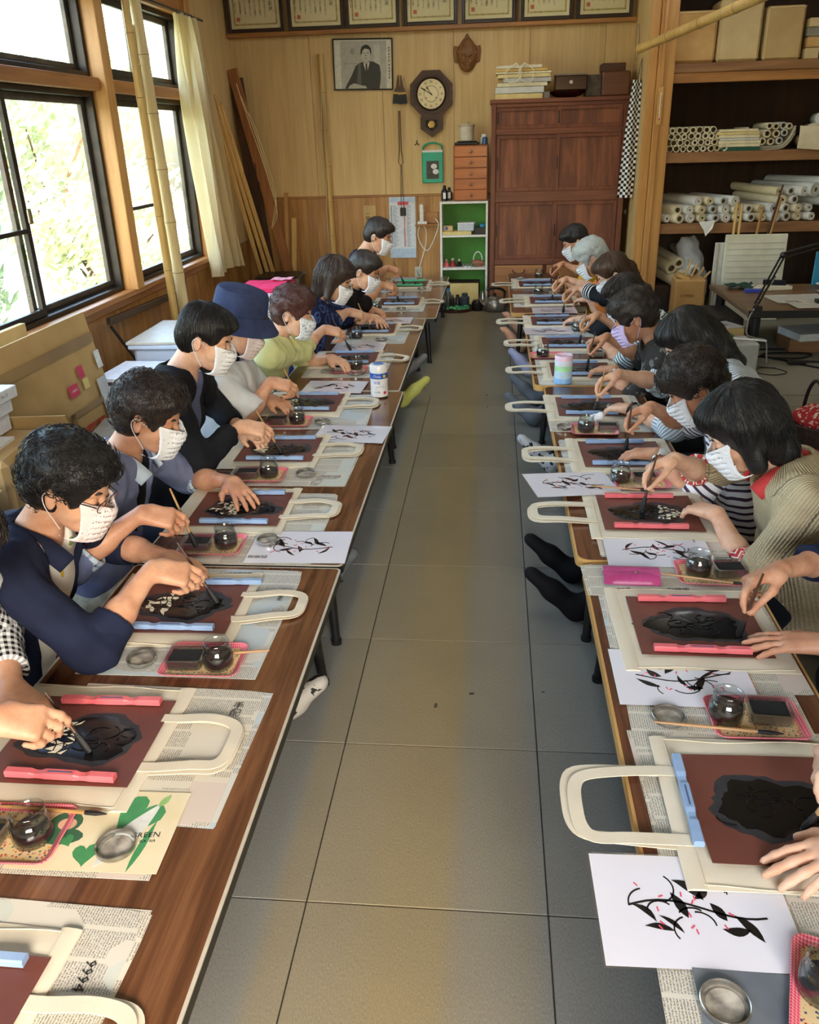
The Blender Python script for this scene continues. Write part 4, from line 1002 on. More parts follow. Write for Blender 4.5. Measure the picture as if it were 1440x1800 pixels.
def patmat(name, kind, cols, s=.02, rough=.85):
    B = NB(name); u, v, w = B.sep(B.coord('cuv')); C = [srgb(*c) for c in cols]
    fr = lambda x, p: B.math('FRACT', B.math('DIVIDE', x, p))
    if kind == 'stripe': c = B.mix(B.math('GREATER_THAN', fr(B.math('ADD', u, B.math('MULTIPLY', B.noise(B.coord('Object'), 7, 2), s * 1.2)), s), .62), C[0], C[1])
    elif kind == 'stripev': c = B.mix(B.math('GREATER_THAN', fr(v, s), .6), C[0], C[1])
    elif kind == 'check':
        f = B.math('MULTIPLY', B.math('ADD', B.math('GREATER_THAN', fr(u, s), .5), B.math('GREATER_THAN', fr(v, s), .5)), .5); c = B.mix(f, C[0], C[1])
    elif kind == 'plaid':
        a = B.math('GREATER_THAN', fr(u, s), .58); b = B.math('GREATER_THAN', fr(v, s), .58); a2 = B.math('GREATER_THAN', fr(B.math('ADD', u, s * .3), s), .9); b2 = B.math('GREATER_THAN', fr(B.math('ADD', v, s * .3), s), .9)
        c = B.mix(B.math('MULTIPLY', B.math('ADD', a, b), .45), C[0], C[1]); c = B.mix(B.math('MULTIPLY', B.math('MAXIMUM', a2, b2), .7), c, C[2])
    elif kind == 'knit':
        rib = B.math('ABSOLUTE', B.math('SUBTRACT', fr(v, s), .5)); c = B.mix(rib, C[0], C[1]); 
    elif kind == 'rings':
        d = B.voronoi(B.coord('Object'), 1 / s, out='Distance'); rr = B.math('LESS_THAN', B.math('ABSOLUTE', B.math('SUBTRACT', d, .42)), .09); c = B.mix(rr, C[0], C[1])
    elif kind == 'zigzag':
        z = B.math('PINGPONG', v, s * .5); f = fr(B.math('ADD', u, z), s * .55); c = B.ramp(f, [(.0, C[0]), (.4, C[1]), (.7, C[2]), (.85, C[0])], 'CONSTANT')
    elif kind == 'floral':
        q = B.coord('Object'); d = B.voronoi(q, 1 / s); cc = B.sep(B.voronoi(q, 1 / s, out='Color')); pet = B.math('LESS_THAN', B.math('ADD', d, B.math('MULTIPLY', B.noise(q, 60, 2), .35)), .5)
        c = B.mix(pet, C[0], B.ramp(cc[0], [(0, C[1]), (.35, C[2]), (.6, C[3]), (.8, C[0])], 'CONSTANT'))
    elif kind == 'speck': c = B.mix(B.math('GREATER_THAN', B.noise(B.coord('Object'), 1 / s, 3), .56), C[0], C[1])
    B.set(col=c, rough=rough, spec=.2)
    if kind == 'knit': B.bump(B.math('ADD', B.math('MULTIPLY', rib, 2), B.math('ABSOLUTE', B.math('SUBTRACT', fr(u, s * .8), .5))), .9, .004)
    else: B.bump(B.noise(B.coord('Object'), 380, 2), .2, .001)
    return B.mat
def sheermat(name, col, a):
    B = NB(name); B.set(col=srgb(*col), rough=.7); t = B.node('BsdfTransparent'); mx = B.node('MixShader'); mx.inputs[0].default_value = a
    B.link(t.outputs[0], mx.inputs[1]); B.link(B.b.outputs[0], mx.inputs[2]); B.link(mx.outputs[0], B.out.inputs[0]); return B.mat
M_maskw = clothmat('mask_white', (238, 240, 244), (226, 228, 234), .1, 8, .8)
M_maskl = clothmat('mask_lilac', (214, 196, 238), (204, 186, 230), .1, 8, .8); M_maskp = clothmat('mask_pinkish', (236, 222, 220), (226, 210, 208), .1, 8, .8)
M_maskf = patmat('mask_floral', 'speck', [(234, 238, 242), (150, 172, 192)], .008)
M_eye = mat('eye_dark', (30, 22, 18), .3); M_brow = mat('eyebrow', (52, 42, 36), .8)
M_lens = glassmat('spectacle_lens', (1, 1, 1, 1), 0, .05); M_wire = mat('spectacle_wire', (90, 70, 52), .3, metal=.8)
def rotm(yaw, pitch, roll=0):
    """columns: forward, left, up"""
    return np.array((Matrix.Rotation(yaw, 3, 'Z') @ Matrix.Rotation(pitch, 3, 'Y') @ Matrix.Rotation(roll, 3, 'X')))
class _NoField:
    cone = ell = staticmethod(lambda *a, **k: None)
def hand(F, w, d, n, pose, side, sc=1.0):
    """w wrist, d finger direction, n back of hand; side=+1 thumb towards n x d"""
    d = np.array(d, float); d /= np.linalg.norm(d); n = np.array(n, float); n -= d * (n @ d); n /= np.linalg.norm(n); t = np.cross(n, d) * side; w = np.array(w, float)
    L = lambda a, b, c: w + (d * a + t * b + n * c) * sc
    k = .008 * sc
    if F is None: F = _NoField
    for b, e in ((.027, .0125), (.009, .0135), (-.010, .013), (-.026, .0115)):
        F.cone(L(.006, b * .55, 0), L(.082, b, .002), .0165 * sc, e * sc * .93, .012 * sc)
    F.ell(L(.03, .024, -.006), (.026 * sc,) * 3 if False else (.024 * sc, .02 * sc, .017 * sc), .012 * sc)
    C = dict(flat=[(6, 10, 6), (4, 9, 6), (5, 10, 7), (8, 12, 8)], relax=[(16, 26, 14), (18, 30, 16), (22, 32, 18), (28, 34, 18)], grip=[(26, 34, 22), (40, 50, 30), (54, 66, 36), (60, 74, 40)])[pose]
    fan = dict(flat=(.16, .05, -.07, -.2), relax=(.08, .02, -.05, -.13), grip=(.02, 0, -.02, -.06))[pose]
    tips = []
    for i, (b, ln) in enumerate(((.028, (.040, .024, .020)), (.0095, (.044, .028, .021)), (-.0095, (.041, .026, .020)), (-.027, (.032, .020, .018)))):
        p = L(.084 - abs(i - 1.2) * .003, b, .003); a = 0; r = (.0092, .0085, .0078, .0064) if i < 3 else (.008, .0074, .0068, .0058)
        fd = d * math.cos(fan[i]) + t * math.sin(fan[i])
        for j in range(3):
            a += math.radians(C[i][j]); q = p + (fd * math.cos(a) - n * math.sin(a)) * ln[j] * sc
            F.cone(p, q, r[j] * sc, r[j + 1] * sc, k * .55, pad=.02); p = q
        tips.append(p)
    tp = L(.022, .030, -.008)
    if pose == 'grip':
        q = L(.058, .044, -.030); e = tips[0] + t * .013 * sc - n * .004 * sc - d * .006 * sc
    elif pose == 'flat': q = L(.055, .056, -.012); e = L(.083, .066, -.016)
    else: q = L(.06, .046, -.018); e = L(.088, .046, -.028)
    F.cone(tp, q, .0125 * sc, .0102 * sc, .012 * sc, pad=.02); F.cone(q, e, .0102 * sc, .0075 * sc, k, pad=.02)
    return (tips[0] + e) * .5
def ik(sh, wr, l1, l2, pole):
    d = wr - sh; D = float(np.linalg.norm(d)); tot = (l1 + l2) * .985
    if D > tot: l1, l2 = l1 * D / tot, l2 * D / tot
    a = (l1 * l1 - l2 * l2 + D * D) / (2 * D); h = math.sqrt(max(l1 * l1 - a * a, 0)); u = d / D; p = pole - u * (pole @ u); p /= np.linalg.norm(p)
    return sh + u * a + p * h
def head_face(F, H, R, s, nose=1.0):
    P = lambda x, y, z: H + R @ (np.array((x, y, z)) * s)
    E = lambda c, r, k=.02, op='add': F.ell(P(*c), np.array(r) * s, k * s, op, R)
    E((-.012, 0, .036), (.098, .078, .088)); E((.034, 0, -.03), (.060, .062, .085), .03); E((.056, 0, -.094), (.032, .034, .026), .03)
    for y in (-1, 1): E((.052, y * .036, -.038), (.028, .024, .028), .02)
    E((.076, 0, .022), (.018, .05, .012), .02)
    for y in (-1, 1):
        E((.104, y * .031, .001), (.016, .018, .011), .012, 'sub'); E((.082, y * .031, -.001), (.013, .0155, .0105), .006)
    F.cone(P(.088, 0, .008), P(.110, 0, -.034), .008 * s, .0115 * s, .012 * s)
    for y in (-1, 1): E((.100, y * .012, -.036), (.011, .008, .008), .008)
    E((.094, 0, -.066), (.012, .022, .011), .012)
def head_ears(F, H, R, s):
    for y in (-1, 1):
        c = H + R @ (np.array((-.006, y * .079, -.014)) * s); R2 = R @ rotm(y * .35, -.15)
        F.ell(c, np.array((.019, .0085, .032)) * s, .006, 'add', R2); F.ell(c + R @ (np.array((.004, y * .009, .002)) * s), np.array((.011, .006, .02)) * s, .004, 'sub', R2)
PEOPLE = {}
def person(label, row, hp, hY, yaw=0, pitch=.45, roll=0, tip=None, lean=(0, 0), flat=None, hair=('short', 'black'), mask=None, cloth=None, inner=None, sleeve=.9, opening=0, collar=None, cuff=None,
           legs=None, sock=None, glasses=False, h=.006, skin=0, hs=.9, pants=None, wide=1.0, brushkw=None, btop=None, pose2='relax', back=.27, gown=False, hat=False, tsleeve=None, hc=None, elb=(0, 0), grip_pose=True, bz=.0):
    rz = 0 if row > 0 else PI
    Hw = np.array(hc if hc is not None else at_y(hp[0], hp[1], hY)); root_w = np.array((Hw[0] - row * back, hY + .0, 0.0))
    M = np.array(Matrix.Rotation(-rz, 3, 'Z')); loc = lambda p: M @ (np.array(p, float) - root_w)
    root = thing('person', label, 'person', tuple(root_w), rz, 'people seated at the tables')
    H = loc(Hw); R = rotm(yaw, pitch, roll)
    N = H + R @ np.array((-.045, 0, -.135)) * hs + np.array((-.02, 0, -.012)); pel = np.array((0, 0, .115))
    N[1] = N[1] * .75 + H[1] * .25
    ax = N - pel; fwd = np.array((1., 0, 0)); up = ax / np.linalg.norm(ax)
    chest = pel + ax * .66 + np.array((-.03, 0, 0)); belly = pel + ax * .3 + np.array((-.02, 0, 0))
    W = .158 * wide
    sh = {q: N + np.array((-.012, q * W, -.062)) for q in (-1, 1)}        # q=+1 left, -1 right
    # hands: right hand brushes, left hand rests
    wr, hd = {}, {}
    bq = -1
    if tip is not None:
        tw = np.array(at_z(tip[0], tip[1], ZT_ + .014 + bz)); t0 = loc(tw); top = t0 + np.array((-.03 + lean[0], lean[1], .17)); ax_ = (top - t0) / np.linalg.norm(top - t0)
        g = t0 + ax_ * .075; hd[bq] = (np.array((.9, -bq * .25, -.28)), (.25, bq * .45, 1), 'grip'); wr[bq] = g - hand(None, (0, 0, 0), *hd[bq], -bq)
    if flat is not None:
        pc, pw = [loc(at_z(p[0], p[1], ZT_ + .045)) for p in flat[:2]]; d = pc - pw; d /= np.linalg.norm(d); dd = d.copy(); dd[2] = -.16
        wr[-bq] = pc - d * .088 + np.array((0, 0, .014)); hd[-bq] = (dd, (.1, 0, 1), flat[2] if len(flat) > 2 else 'flat')
    for q in (-1, 1):
        if q not in wr: wr[q] = np.array((H[0] + .10, q * .10, .39)); hd[q] = ((1, -q * .5, -.1), (0, 0, 1), 'relax')
    el = {q: ik(sh[q], wr[q], .265, .235, np.array((-.25, q * (1.0 + elb[0 if q < 0 else 1]), -.75))) for q in (-1, 1)}
    for q in (-1, 1): el[q][2] = max(el[q][2], .13)
    pts = [H, N, pel] + list(sh.values()) + list(el.values()) + list(wr.values())
    hands = [wr[q] + np.array(hd[q][0]) / np.linalg.norm(hd[q][0]) * .2 for q in (-1, 1)]
    knees = []
    lo = np.min(pts + hands, 0) - .14; hi = np.max(pts + hands, 0) + .14; lo[2] = -.01; lo[0] = min(lo[0], -.24); hi[2] = H[2] + .16
    # ---------------- body (skin)
    F = Field(lo, hi, h)
    head_face(F, H, R, hs); head_ears(F, H, R, hs)
    F.cone(H + R @ np.array((-.03, 0, -.05)), N + np.array((-.01, 0, -.03)), .05 * hs, .052, .03)
    F.cone(chest, pel, .105, .11, .05, flat=((1, 0, 0), .75)); F.cone(sh[-1] * .8 + sh[1] * .2 - np.array((0, 0, .016)), sh[1] * .8 + sh[-1] * .2 - np.array((0, 0, .016)), .044, .044, .04); F.cone(N + np.array((0, 0, -.03)), chest, .045, .09, .04)
    gp = None
    for q in (-1, 1):
        F.cone(sh[q], el[q], .043, .037, .03); F.cone(el[q], el[q] + (wr[q] - el[q]) * .45, .038, .036, .02); F.cone(el[q] + (wr[q] - el[q]) * .4, wr[q], .036, .0245, .02, flat=((0, 0, 1), .86))
        e = hand(F, wr[q], hd[q][0], hd[q][1], hd[q][2], -q, 1.0 if True else 1)
        if q == bq: gp = e
    v, f = F.mesh(); body = bpy.data.objects.new('body', np_mesh('body', v, f, M_skin[skin])); COL.objects.link(body); body.parent = root
    if tip is not None:
        tp2 = t0 + ax_ * (btop or .19)
        Mi = np.linalg.inv(M); wt = lambda p: Mi @ p + root_w
        brush_held((brushkw or {}).get('label', 'stencil brush held by the ' + label.split(' ', 1)[-1]), tuple(wt(t0)), tuple(wt(tp2)), **{k_: v_ for k_, v_ in (brushkw or {}).items() if k_ != 'label'})
    # ---------------- clothing
    def torso(F, g, k=.05):
        F.cone(chest, belly, .118 * wide + g, .125 * wide + g, k, flat=((1, 0, 0), .80)); F.cone(belly, pel, .125 * wide + g, .145 * wide + g, k, flat=((1, 0, 0), .9))
        F.cone(sh[-1] * .86 + sh[1] * .14, sh[1] * .86 + sh[-1] * .14, .056 + g, .056 + g, .06); F.cone(N + np.array((-.012, 0, -.05)), chest, .062 + g, .105 + g, .06)
        F.cone(chest + np.array((.02, -.07, .0)), chest + np.array((.02, .07, .0)), .075 + g, .075 + g, .05)
    def neckhole(F, r=.062, fwdk=.05):
        F.cone(N + np.array((-.012, 0, -.012)), N + (H - N) * 1.1, r, r * 1.15, .012, 'sub'); F.cone(N + np.array((.02, 0, .0)), N + np.array((.055 + fwdk, 0, -.045)), r * .72, r * .5, .012, 'sub')
    cl = cloth or clothmat('plain', (120, 120, 120)); SL = tsleeve or {-1: sleeve, 1: sleeve}
    seed = abs(hash((round(hY * 100), row))) % 7
    hc_ = max(h, .0065)
    F = Field(lo, hi, hc_); torso(F, .016)
    for q in (-1, 1):
        s_ = SL[q]; a = sh[q]
        if s_ <= 1: F.cone(a, a + (el[q] - a) * s_, .062, .055 + .012 * (wide > 1), .04, cut=1 if s_ < 1 else None)
        if s_ > 1:
            F.cone(a, el[q], .062, .054, .04); e = el[q] + (wr[q] - el[q]) * (s_ - 1); F.cone(el[q], e, .054, .052 - .012 * (s_ - 1), .03, cut=1)
    amp = .0054
    F.displace(lambda x, y, z: amp * nz(x, y, z + .35 * x, 38, seed) + amp * .75 * nz(x + .5 * z, y, z, 70, seed + 1))
    neckhole(F, .06 if not opening else .062)
    if opening:
        a = N + np.array((.05, 0, -.02)); b = belly + np.array((.17, 0, -.12)); F.cone(a, b, opening * .75, opening, .012, 'sub')
    v, f = F.mesh()
    def cuv(v):
        out = np.zeros_like(v); best = np.full(len(v), 9e9)
        segs = [(pel, N, .11, 0)] + [(sh[q], el[q], .05, 1) for q in (-1, 1)] + [(el[q], wr[q], .04, 2) for q in (-1, 1)]
        for a, b, r_, kk in segs:
            ab = b - a; L = np.linalg.norm(ab); u = ab / L; t = np.clip((v - a) @ u, 0, L); rr = v - a - t[:, None] * u; dist = np.linalg.norm(rr, axis=1); sc_ = dist - r_
            e1 = np.cross(u, (0, 0, 1) if abs(u[2]) < .8 else (1, 0, 0)); e1 /= np.linalg.norm(e1); e2 = np.cross(u, e1); an = np.arctan2(rr @ e2, rr @ e1)
            m_ = sc_ < best; best[m_] = sc_[m_]; o = np.stack([t + (0, 0, .27)[kk], an * r_ * 1.15, dist], 1); out[m_] = o[m_]
        return out
    o = bpy.data.objects.new('jacket' if opening else 'top', np_mesh('top', v, f, cl, cuv(v))); COL.objects.link(o); o.parent = root
    if inner:
        F = Field(np.min([N, pel, sh[1], sh[-1]], 0) - .2, np.max([N, pel, sh[1], sh[-1]], 0) + .2, .008); torso(F, .004); neckhole(F, .058, .02)
        v, f = F.mesh(); o = bpy.data.objects.new('shirt', np_mesh('shirt', v, f, inner, cuv(v))); COL.objects.link(o); o.parent = root
    if collar:
        for q in (-1, 1):
            c0 = N + np.array((-.075, 0, .012)); pts_ = [c0, N + np.array((-.055, q * .055, .012)), N + np.array((0, q * .078, -.004)), N + np.array((.05, q * .068, -.035)), N + np.array((.088, q * .055, -.085))]
            MB().ribbon(smoothpath(pts_, 4), .05, .004, up=(.25, q * .8, .55)).build('collar', collar, root, 'all')
    if cuff:
        for q in (-1, 1):
            s_ = SL[q]
            if s_ <= 1: a, b = sh[q], el[q]; tt = s_; rr = .058
            else: a, b = el[q], wr[q]; tt = s_ - 1; rr = .050
            u = (b - a) / np.linalg.norm(b - a); e = a + (b - a) * tt; F = Field(e - .1, e + .1, .006)
            F.cone(e - u * .035, e + u * .012, rr + .004, rr + .002, .01, cut=1); F.cone(e + u * .0, e + u * .08, rr - .008, rr - .012, .004, 'sub')
            F.displace(lambda x, y, z: .002 * nz(x, y, z, 70, 3)); v, f = F.mesh()
            if len(v): o = bpy.data.objects.new('cuff', np_mesh('cuff', v, f, cuff, cuv(v))); COL.objects.link(o); o.parent = root
    # ---------------- legs
    pm = pants or M_pants; F = Field((-.26, -.42, -.005), (1.12, .42, .26), .011); out_leg = []
    for q in (-1, 1):
        hipq = pel + np.array((.0, q * .085, -.01)); tgt = None
        if legs and q in legs: tgt = loc((*legs[q][:2], 0)); tgt[2] = .075
        if tgt is not None:
            kn = hipq + (tgt - hipq) * .5 + np.array((0, 0, .025)); an = tgt - (tgt - hipq) / np.linalg.norm(tgt - hipq) * .05
            F.cone(hipq, kn, .082, .06, .03); F.cone(kn, an, .058, .04, .02, cut=1); out_leg.append((q, an, tgt, legs[q]))
        else:
            kn = np.array((.32, q * .15, .085)); F.cone(hipq, kn, .085, .068, .04); F.cone(kn, np.array((.10, q * .02, .055)), .06, .045, .03); F.ell((.06, q * -.06, .04), (.10, .05, .036), .03)
    F.ell(pel + np.array((-.02, 0, -.02)), (.14, .16, .095), .05)
    F.displace(lambda x, y, z: .003 * nz(x, y, z, 42, 2)); v, f = F.mesh(); o = bpy.data.objects.new('trousers', np_mesh('trousers', v, f, pm)); COL.objects.link(o); o.parent = root
    for q, an, tgt, spec in out_leg:
        hd_ = loc((*spec[2], 0)) - tgt; hd_[2] = 0; L = max(np.linalg.norm(hd_), .05); fd = hd_ / L; lat = np.array((-fd[1], fd[0], 0)); tall = np.array((0, 0, 1.))
        # foot resting on its heel: sole faces forward, toes up and leaning by fd
        F = Field(tgt - .22, tgt + .24, .006); he = tgt.copy(); he[2] = .036
        toe = he + fd * .145 + tall * .105 if not spec[4] else he + fd * .2 + tall * .012
        mid = he + (toe - he) * .55; F.cone(an, he + np.array((0, 0, .012)), .038, .034, .02); F.ell(he, (.036, .034, .034), .02); F.cone(he, mid, .033, .036, .025); F.cone(mid, toe, .039, .031, .02, flat=((toe - he) / np.linalg.norm(toe - he) @ np.array([[0, 0, -1], [0, 1, 0], [1, 0, 0]]).T, .75))
        if spec[5]:
            tl = np.cross((toe - he) / np.linalg.norm(toe - he), lat)
            for i in range(5): F.cone(toe + lat * (.022 - .011 * i) * 1.0, toe + lat * (.024 - .012 * i) + (toe - he) / np.linalg.norm(toe - he) * (.03 - .003 * i), .0115 - .001 * i, .009, .006)
        v, f = F.mesh(); o = bpy.data.objects.new('foot' if spec[5] else 'sock', np_mesh('sock', v, f, spec[3])); COL.objects.link(o); o.parent = root
    # ---------------- face details
    P = lambda x, y, z: Vector(H + R @ (np.array((x, y, z)) * hs))
    mb = MB()
    for y in (-1, 1): mb.tube([P(.090, y * .017, -.0045), P(.0965, y * .025, -.0075), P(.0955, y * .036, -.0075), P(.086, y * .046, -.004)], [.0007, .0017, .0017, .0006], 6)
    mb.build('eyelashes', M_eye, root, True); mb = MB()
    for y in (-1, 1): mb.tube([P(.095, y * .014, .022), P(.0935, y * .03, .027), P(.079, y * .049, .022)], [.002, .003, .0012], 6, flat=1.4)
    mb.build('eyebrows', M_brow, root, True)
    if mask:
        F = Field(np.array(P(.06, 0, -.06)) - .11, np.array(P(.06, 0, -.06)) + .11, .0035); head_face(F, H, R, hs)
        for y in (-1, 1): F.ell(np.array(P(.045, y * .03, -.09)), np.array((.04, .04, .04)) * hs, .03)
        F.cone(np.array(P(.1, 0, -.035)), np.array(P(.085, 0, -.1)), .014, .02, .05)
        sh_ = np.abs(F.f - .006) - .0022
        q = [F.ax[0][:, None, None] - H[0], F.ax[1][None, :, None] - H[1], F.ax[2][None, None, :] - H[2]]; lx, ly, lz = [(q[0] * R[0][i] + q[1] * R[1][i] + q[2] * R[2][i]) / hs for i in range(3)]
        sh_ = sh_ + .0009 * np.sin(lz * 330) * (np.abs(ly) < .05)
        F.f = np.maximum(sh_, np.maximum(np.maximum(.028 - lx, np.abs(ly) - .066), np.maximum(lz + .012 - .25 * np.abs(ly), -.122 - lz)) * hs).astype(np.float32)
        v, f = F.mesh(); o = bpy.data.objects.new('face_mask', np_mesh('mask', v, f, mask)); COL.objects.link(o); o.parent = root
        for y in (-1, 1):
            mb = MB(); mb.tube(smoothpath([P(.036, y * .069, -.018), P(.012, y * .080, -.004), P(-.012, y * .088, .008), P(-.024, y * .088, -.012), P(-.012, y * .086, -.04), P(.012, y * .078, -.07), P(.03, y * .066, -.098)], 3), .0013, 5)
            mb.build('ear_loop', mask, o, True)
    if glasses:
        g = empty('spectacles', parent=root); mb = MB()
        for y in (-1, 1):
            mb.tube([P(.114 - .004 * abs(math.cos(t)), y * (.033 + .024 * math.cos(t)), -.004 + .017 * math.sin(t)) for t in np.linspace(0, 2 * PI, 17)[:-1]], .0011, 5, closed=True)
            mb.tube([P(.108, y * .057, .0), P(.06, y * .076, .004), P(0, y * .084, .006), P(-.02, y * .086, -.008)], .0012, 5)
        mb.tube([P(.114, -.010, .0), P(.117, 0, .003), P(.114, .010, .0)], .0011, 5); mb.build('wire_frame', M_wire, g, True)
        for y in (-1, 1): MB().add([P(.1125, y * (.033 + .024 * math.cos(t)), -.004 + .017 * math.sin(t)) for t in np.linspace(0, 2 * PI, 17)[:-1]], [list(range(16))]).build('lens', M_lens, g)
    # ---------------- hair
    style, hcol = hair; hm = M_hair[hcol]
    F = Field(np.array(H) - .24 * (1.35 if style == 'long' else 1), np.array(H) + .2, min(h, .005))
    E = lambda c, r, k=.02, op='add': F.ell(np.array(P(*c)), np.array(r) * hs, k * hs, op, R)
    C_ = lambda a, b, ra, rb, k=.02, op='add', flat=None: F.cone(np.array(P(*a)), np.array(P(*b)), ra * hs, rb * hs, k * hs, op, flat)
    vol = dict(short=.0, curly=.012, bob=.008, long=.008, thin=-.004, pony=.0)[style]
    E((-.014, 0, .040), (.108 + vol, .090 + vol, .098 + vol)); E((-.05, 0, -.02), (.066 + vol * .6, .074 + vol, .075), .03)
    E((.048, 0, .082), (.062, .074, .042 + vol * .5), .03)
    if style in ('bob', 'long'):
        for y in (-1, 1): C_((.005, y * .074, .03), (.022 if style == 'bob' else .0, y * .078, -.10), .036, .026, .03)
        C_((-.06, -.03, 0), (-.06, -.03, -.11), .06, .05, .03); C_((-.06, .03, 0), (-.06, .03, -.11), .06, .05, .03)
    if style == 'long': C_((-.07, .02, -.05), (-.09, .02, -.21), .07, .045, .04); C_((-.07, -.03, -.05), (-.09, -.03, -.21), .07, .045, .04)
    if style == 'pony': C_((-.09, 0, .0), (-.115, .0, -.03), .035, .03, .02); C_((-.115, 0, -.03), (-.125, 0, -.13), .028, .012, .02)
    E((.09, 0, -.038), (.082, .060, .108 if style not in ('bob', 'long') else .1), .012, 'sub'); 
    if style in ('short', 'curly', 'thin', 'pony'):
        for y in (-1, 1): E((.018, y * .088, -.045), (.034, .034, .052), .012, 'sub'); E((-.006, y * .092, -.012), (.024, .022, .034), .01, 'sub')
    E((0.02, 0, -.16), (.1, .2, .075), .01, 'sub') if style in ('short', 'curly', 'thin') else None
    sd = seed + 1.3
    if style in ('curly',): F.displace(lambda x, y, z: .004 * nz(x, y, z, 62, sd) + .003 * nz(x, y, z, 130, sd))
    else: F.displace(lambda x, y, z: .0022 * nz(x, y, z * .35, 95, sd) + .0018 * nz(x, y, z * .3, 190, sd))
    v, f = F.mesh()
    if len(v):
        o = bpy.data.objects.new('hair', np_mesh('hair', v, f, hm)); COL.objects.link(o); o.parent = root
        nl = 0 if h > .007 else (1100 if h < .0055 else 450)
        if hat: nl = 0
        if nl:
            rnd = np.random.RandomState(seed + 11); ctr = np.array(P(-.014, 0, .03)); crown = np.array(P(-.04, .01, .14)); mb = MB(); idx = rnd.randint(0, len(v), nl * 4); cnt = 0
            from mathutils.kdtree import KDTree
            kd = KDTree(len(v))
            for i, c in enumerate(v): kd.insert(c, i)
            kd.balance(); upv = R[:, 2]; fv = R[:, 0]
            for i in idx:
                p = v[i].astype(float)
                if (p - np.array(P(0, 0, -.03))) @ upv < 0 and rnd.rand() < .6: continue
                nn = p - ctr; nn /= np.linalg.norm(nn)
                if style == 'curly':
                    t_ = rnd.normal(size=3); t_ -= nn * (t_ @ nn); t_ /= np.linalg.norm(t_); bi = np.cross(nn, t_); rr = rnd.uniform(.007, .018); pts_ = [p + nn * (.001 + .0025 * math.sin(a * .8)) + t_ * rr * math.sin(a) + bi * rr * (1 - math.cos(a)) for a in np.linspace(0, rnd.uniform(2, 3.4), 6)]
                else:
                    t_ = p - crown; t_ -= nn * (t_ @ nn); t_ /= np.linalg.norm(t_) + 1e-6; pts_ = [p + nn * .001]; q = p.copy(); st_ = rnd.uniform(.009, .014)
                    for _ in range(5):
                        q = q + t_ * st_ - upv * .002 + rnd.normal(size=3) * .0008; co, _i, _d = kd.find(q); co = np.array(co)
                        q = co if _d < .03 else q; pts_.append(q + nn * rnd.uniform(.0006, .0022))
                lq = R.T @ (np.array(pts_) - H).T / hs
                if ((lq[0] > .045) & (lq[2] < .05)).any() or ((lq[2] < -.02) & (lq[0] > -.03)).any(): continue
                w_ = rnd.uniform(.0007, .0016); mb.tube(pts_, [w_ * .5] + [w_] * 3 + [w_ * .7, w_ * .2], 3, False); cnt += 1
                if cnt >= nl: break
            tag(mb.build('hair_locks', hm, root, 'all'), kind='stuff')
    PEOPLE[label] = dict(P=P, H=H, R=R, wr=wr, el=el, sh=sh, N=N, root=root, M=M, rw=root_w, hs=hs)
    return root
M_pants = clothmat('dark_trousers', (46, 48, 58), (34, 36, 44)); M_jeans = clothmat('blue_jeans', (84, 106, 138), (64, 84, 116), .4, 20)
M_navy = clothmat('navy_cotton', (36, 42, 66), (25, 30, 50), .3, 8); M_blk = clothmat('black_knit', (28, 30, 36), (20, 21, 26)); M_blk2 = clothmat('black_cotton', (24, 25, 30), (17, 18, 22))
SK = dict(grey=clothmat('grey_sock', (150, 150, 158), (130, 130, 138), .6), yel=clothmat('yellow_green_sock', (206, 210, 120), (190, 194, 104), .5), blk=clothmat('black_sock', (16, 16, 19), (11, 11, 14), .3), lav=clothmat('lavender_sock', (176, 178, 206), (158, 160, 190), .5), dgrey=clothmat('slate_sock', (112, 120, 128), (92, 98, 106), .6), dot=patmat('dotted_sock', 'speck', [(196, 200, 202), (40, 42, 46)], .03), strp=patmat('striped_sock', 'speck', [(176, 172, 164), (44, 44, 44)], .045))
# ------------------------------------------------------------------ the people, left row from near to far
def foot(px, toe, mt, down=False, bare=False):
    a, b = at_z(px[0], px[1], .0), at_z(toe[0], toe[1], .0); return (a.x, a.y, (b.x, b.y), mt, down, bare)
BK = lambda s_, **k: dict(label='stencil brush in the hand of the ' + s_, **k)
person('person in black gingham sleeves at the left edge, brush in hand', 1, None, 1.25, .65, .5, hc=(-1.015, 1.28, .772), tip=(158, 1322), lean=(-.075, .03), flat=((60, 1248), (15, 1215), 'relax'), hair=('curly', 'dark'),
       cloth=patmat('black_gingham', 'check', [(232, 232, 232), (24, 24, 28)], .016), sleeve=1.72, h=.0045, mask=M_maskw, pants=M_jeans, btop=.15, back=.36, brushkw=BK('person in black gingham sleeves', dark=True))
person('person in open navy jacket and glasses leaning over a stencil', 1, (122, 850), 1.76, -.05, .42, tip=(382, 1060), lean=(-.07, .03), flat=((338, 1000), (285, 985), 'relax'), hair=('curly', 'black'), cloth=M_navy, sleeve=1.32, opening=.105,
       inner=patmat('white_floral', 'floral', [(236, 232, 222), (206, 60, 110), (226, 190, 50), (130, 150, 90)], .05), collar=M_navy, mask=M_maskp, glasses=True, h=.0042, pants=M_jeans, cuff=M_navy, legs={-1: foot((470, 1292), (520, 1285), SK['strp'])}, brushkw=BK('person in the navy jacket', dark=True))
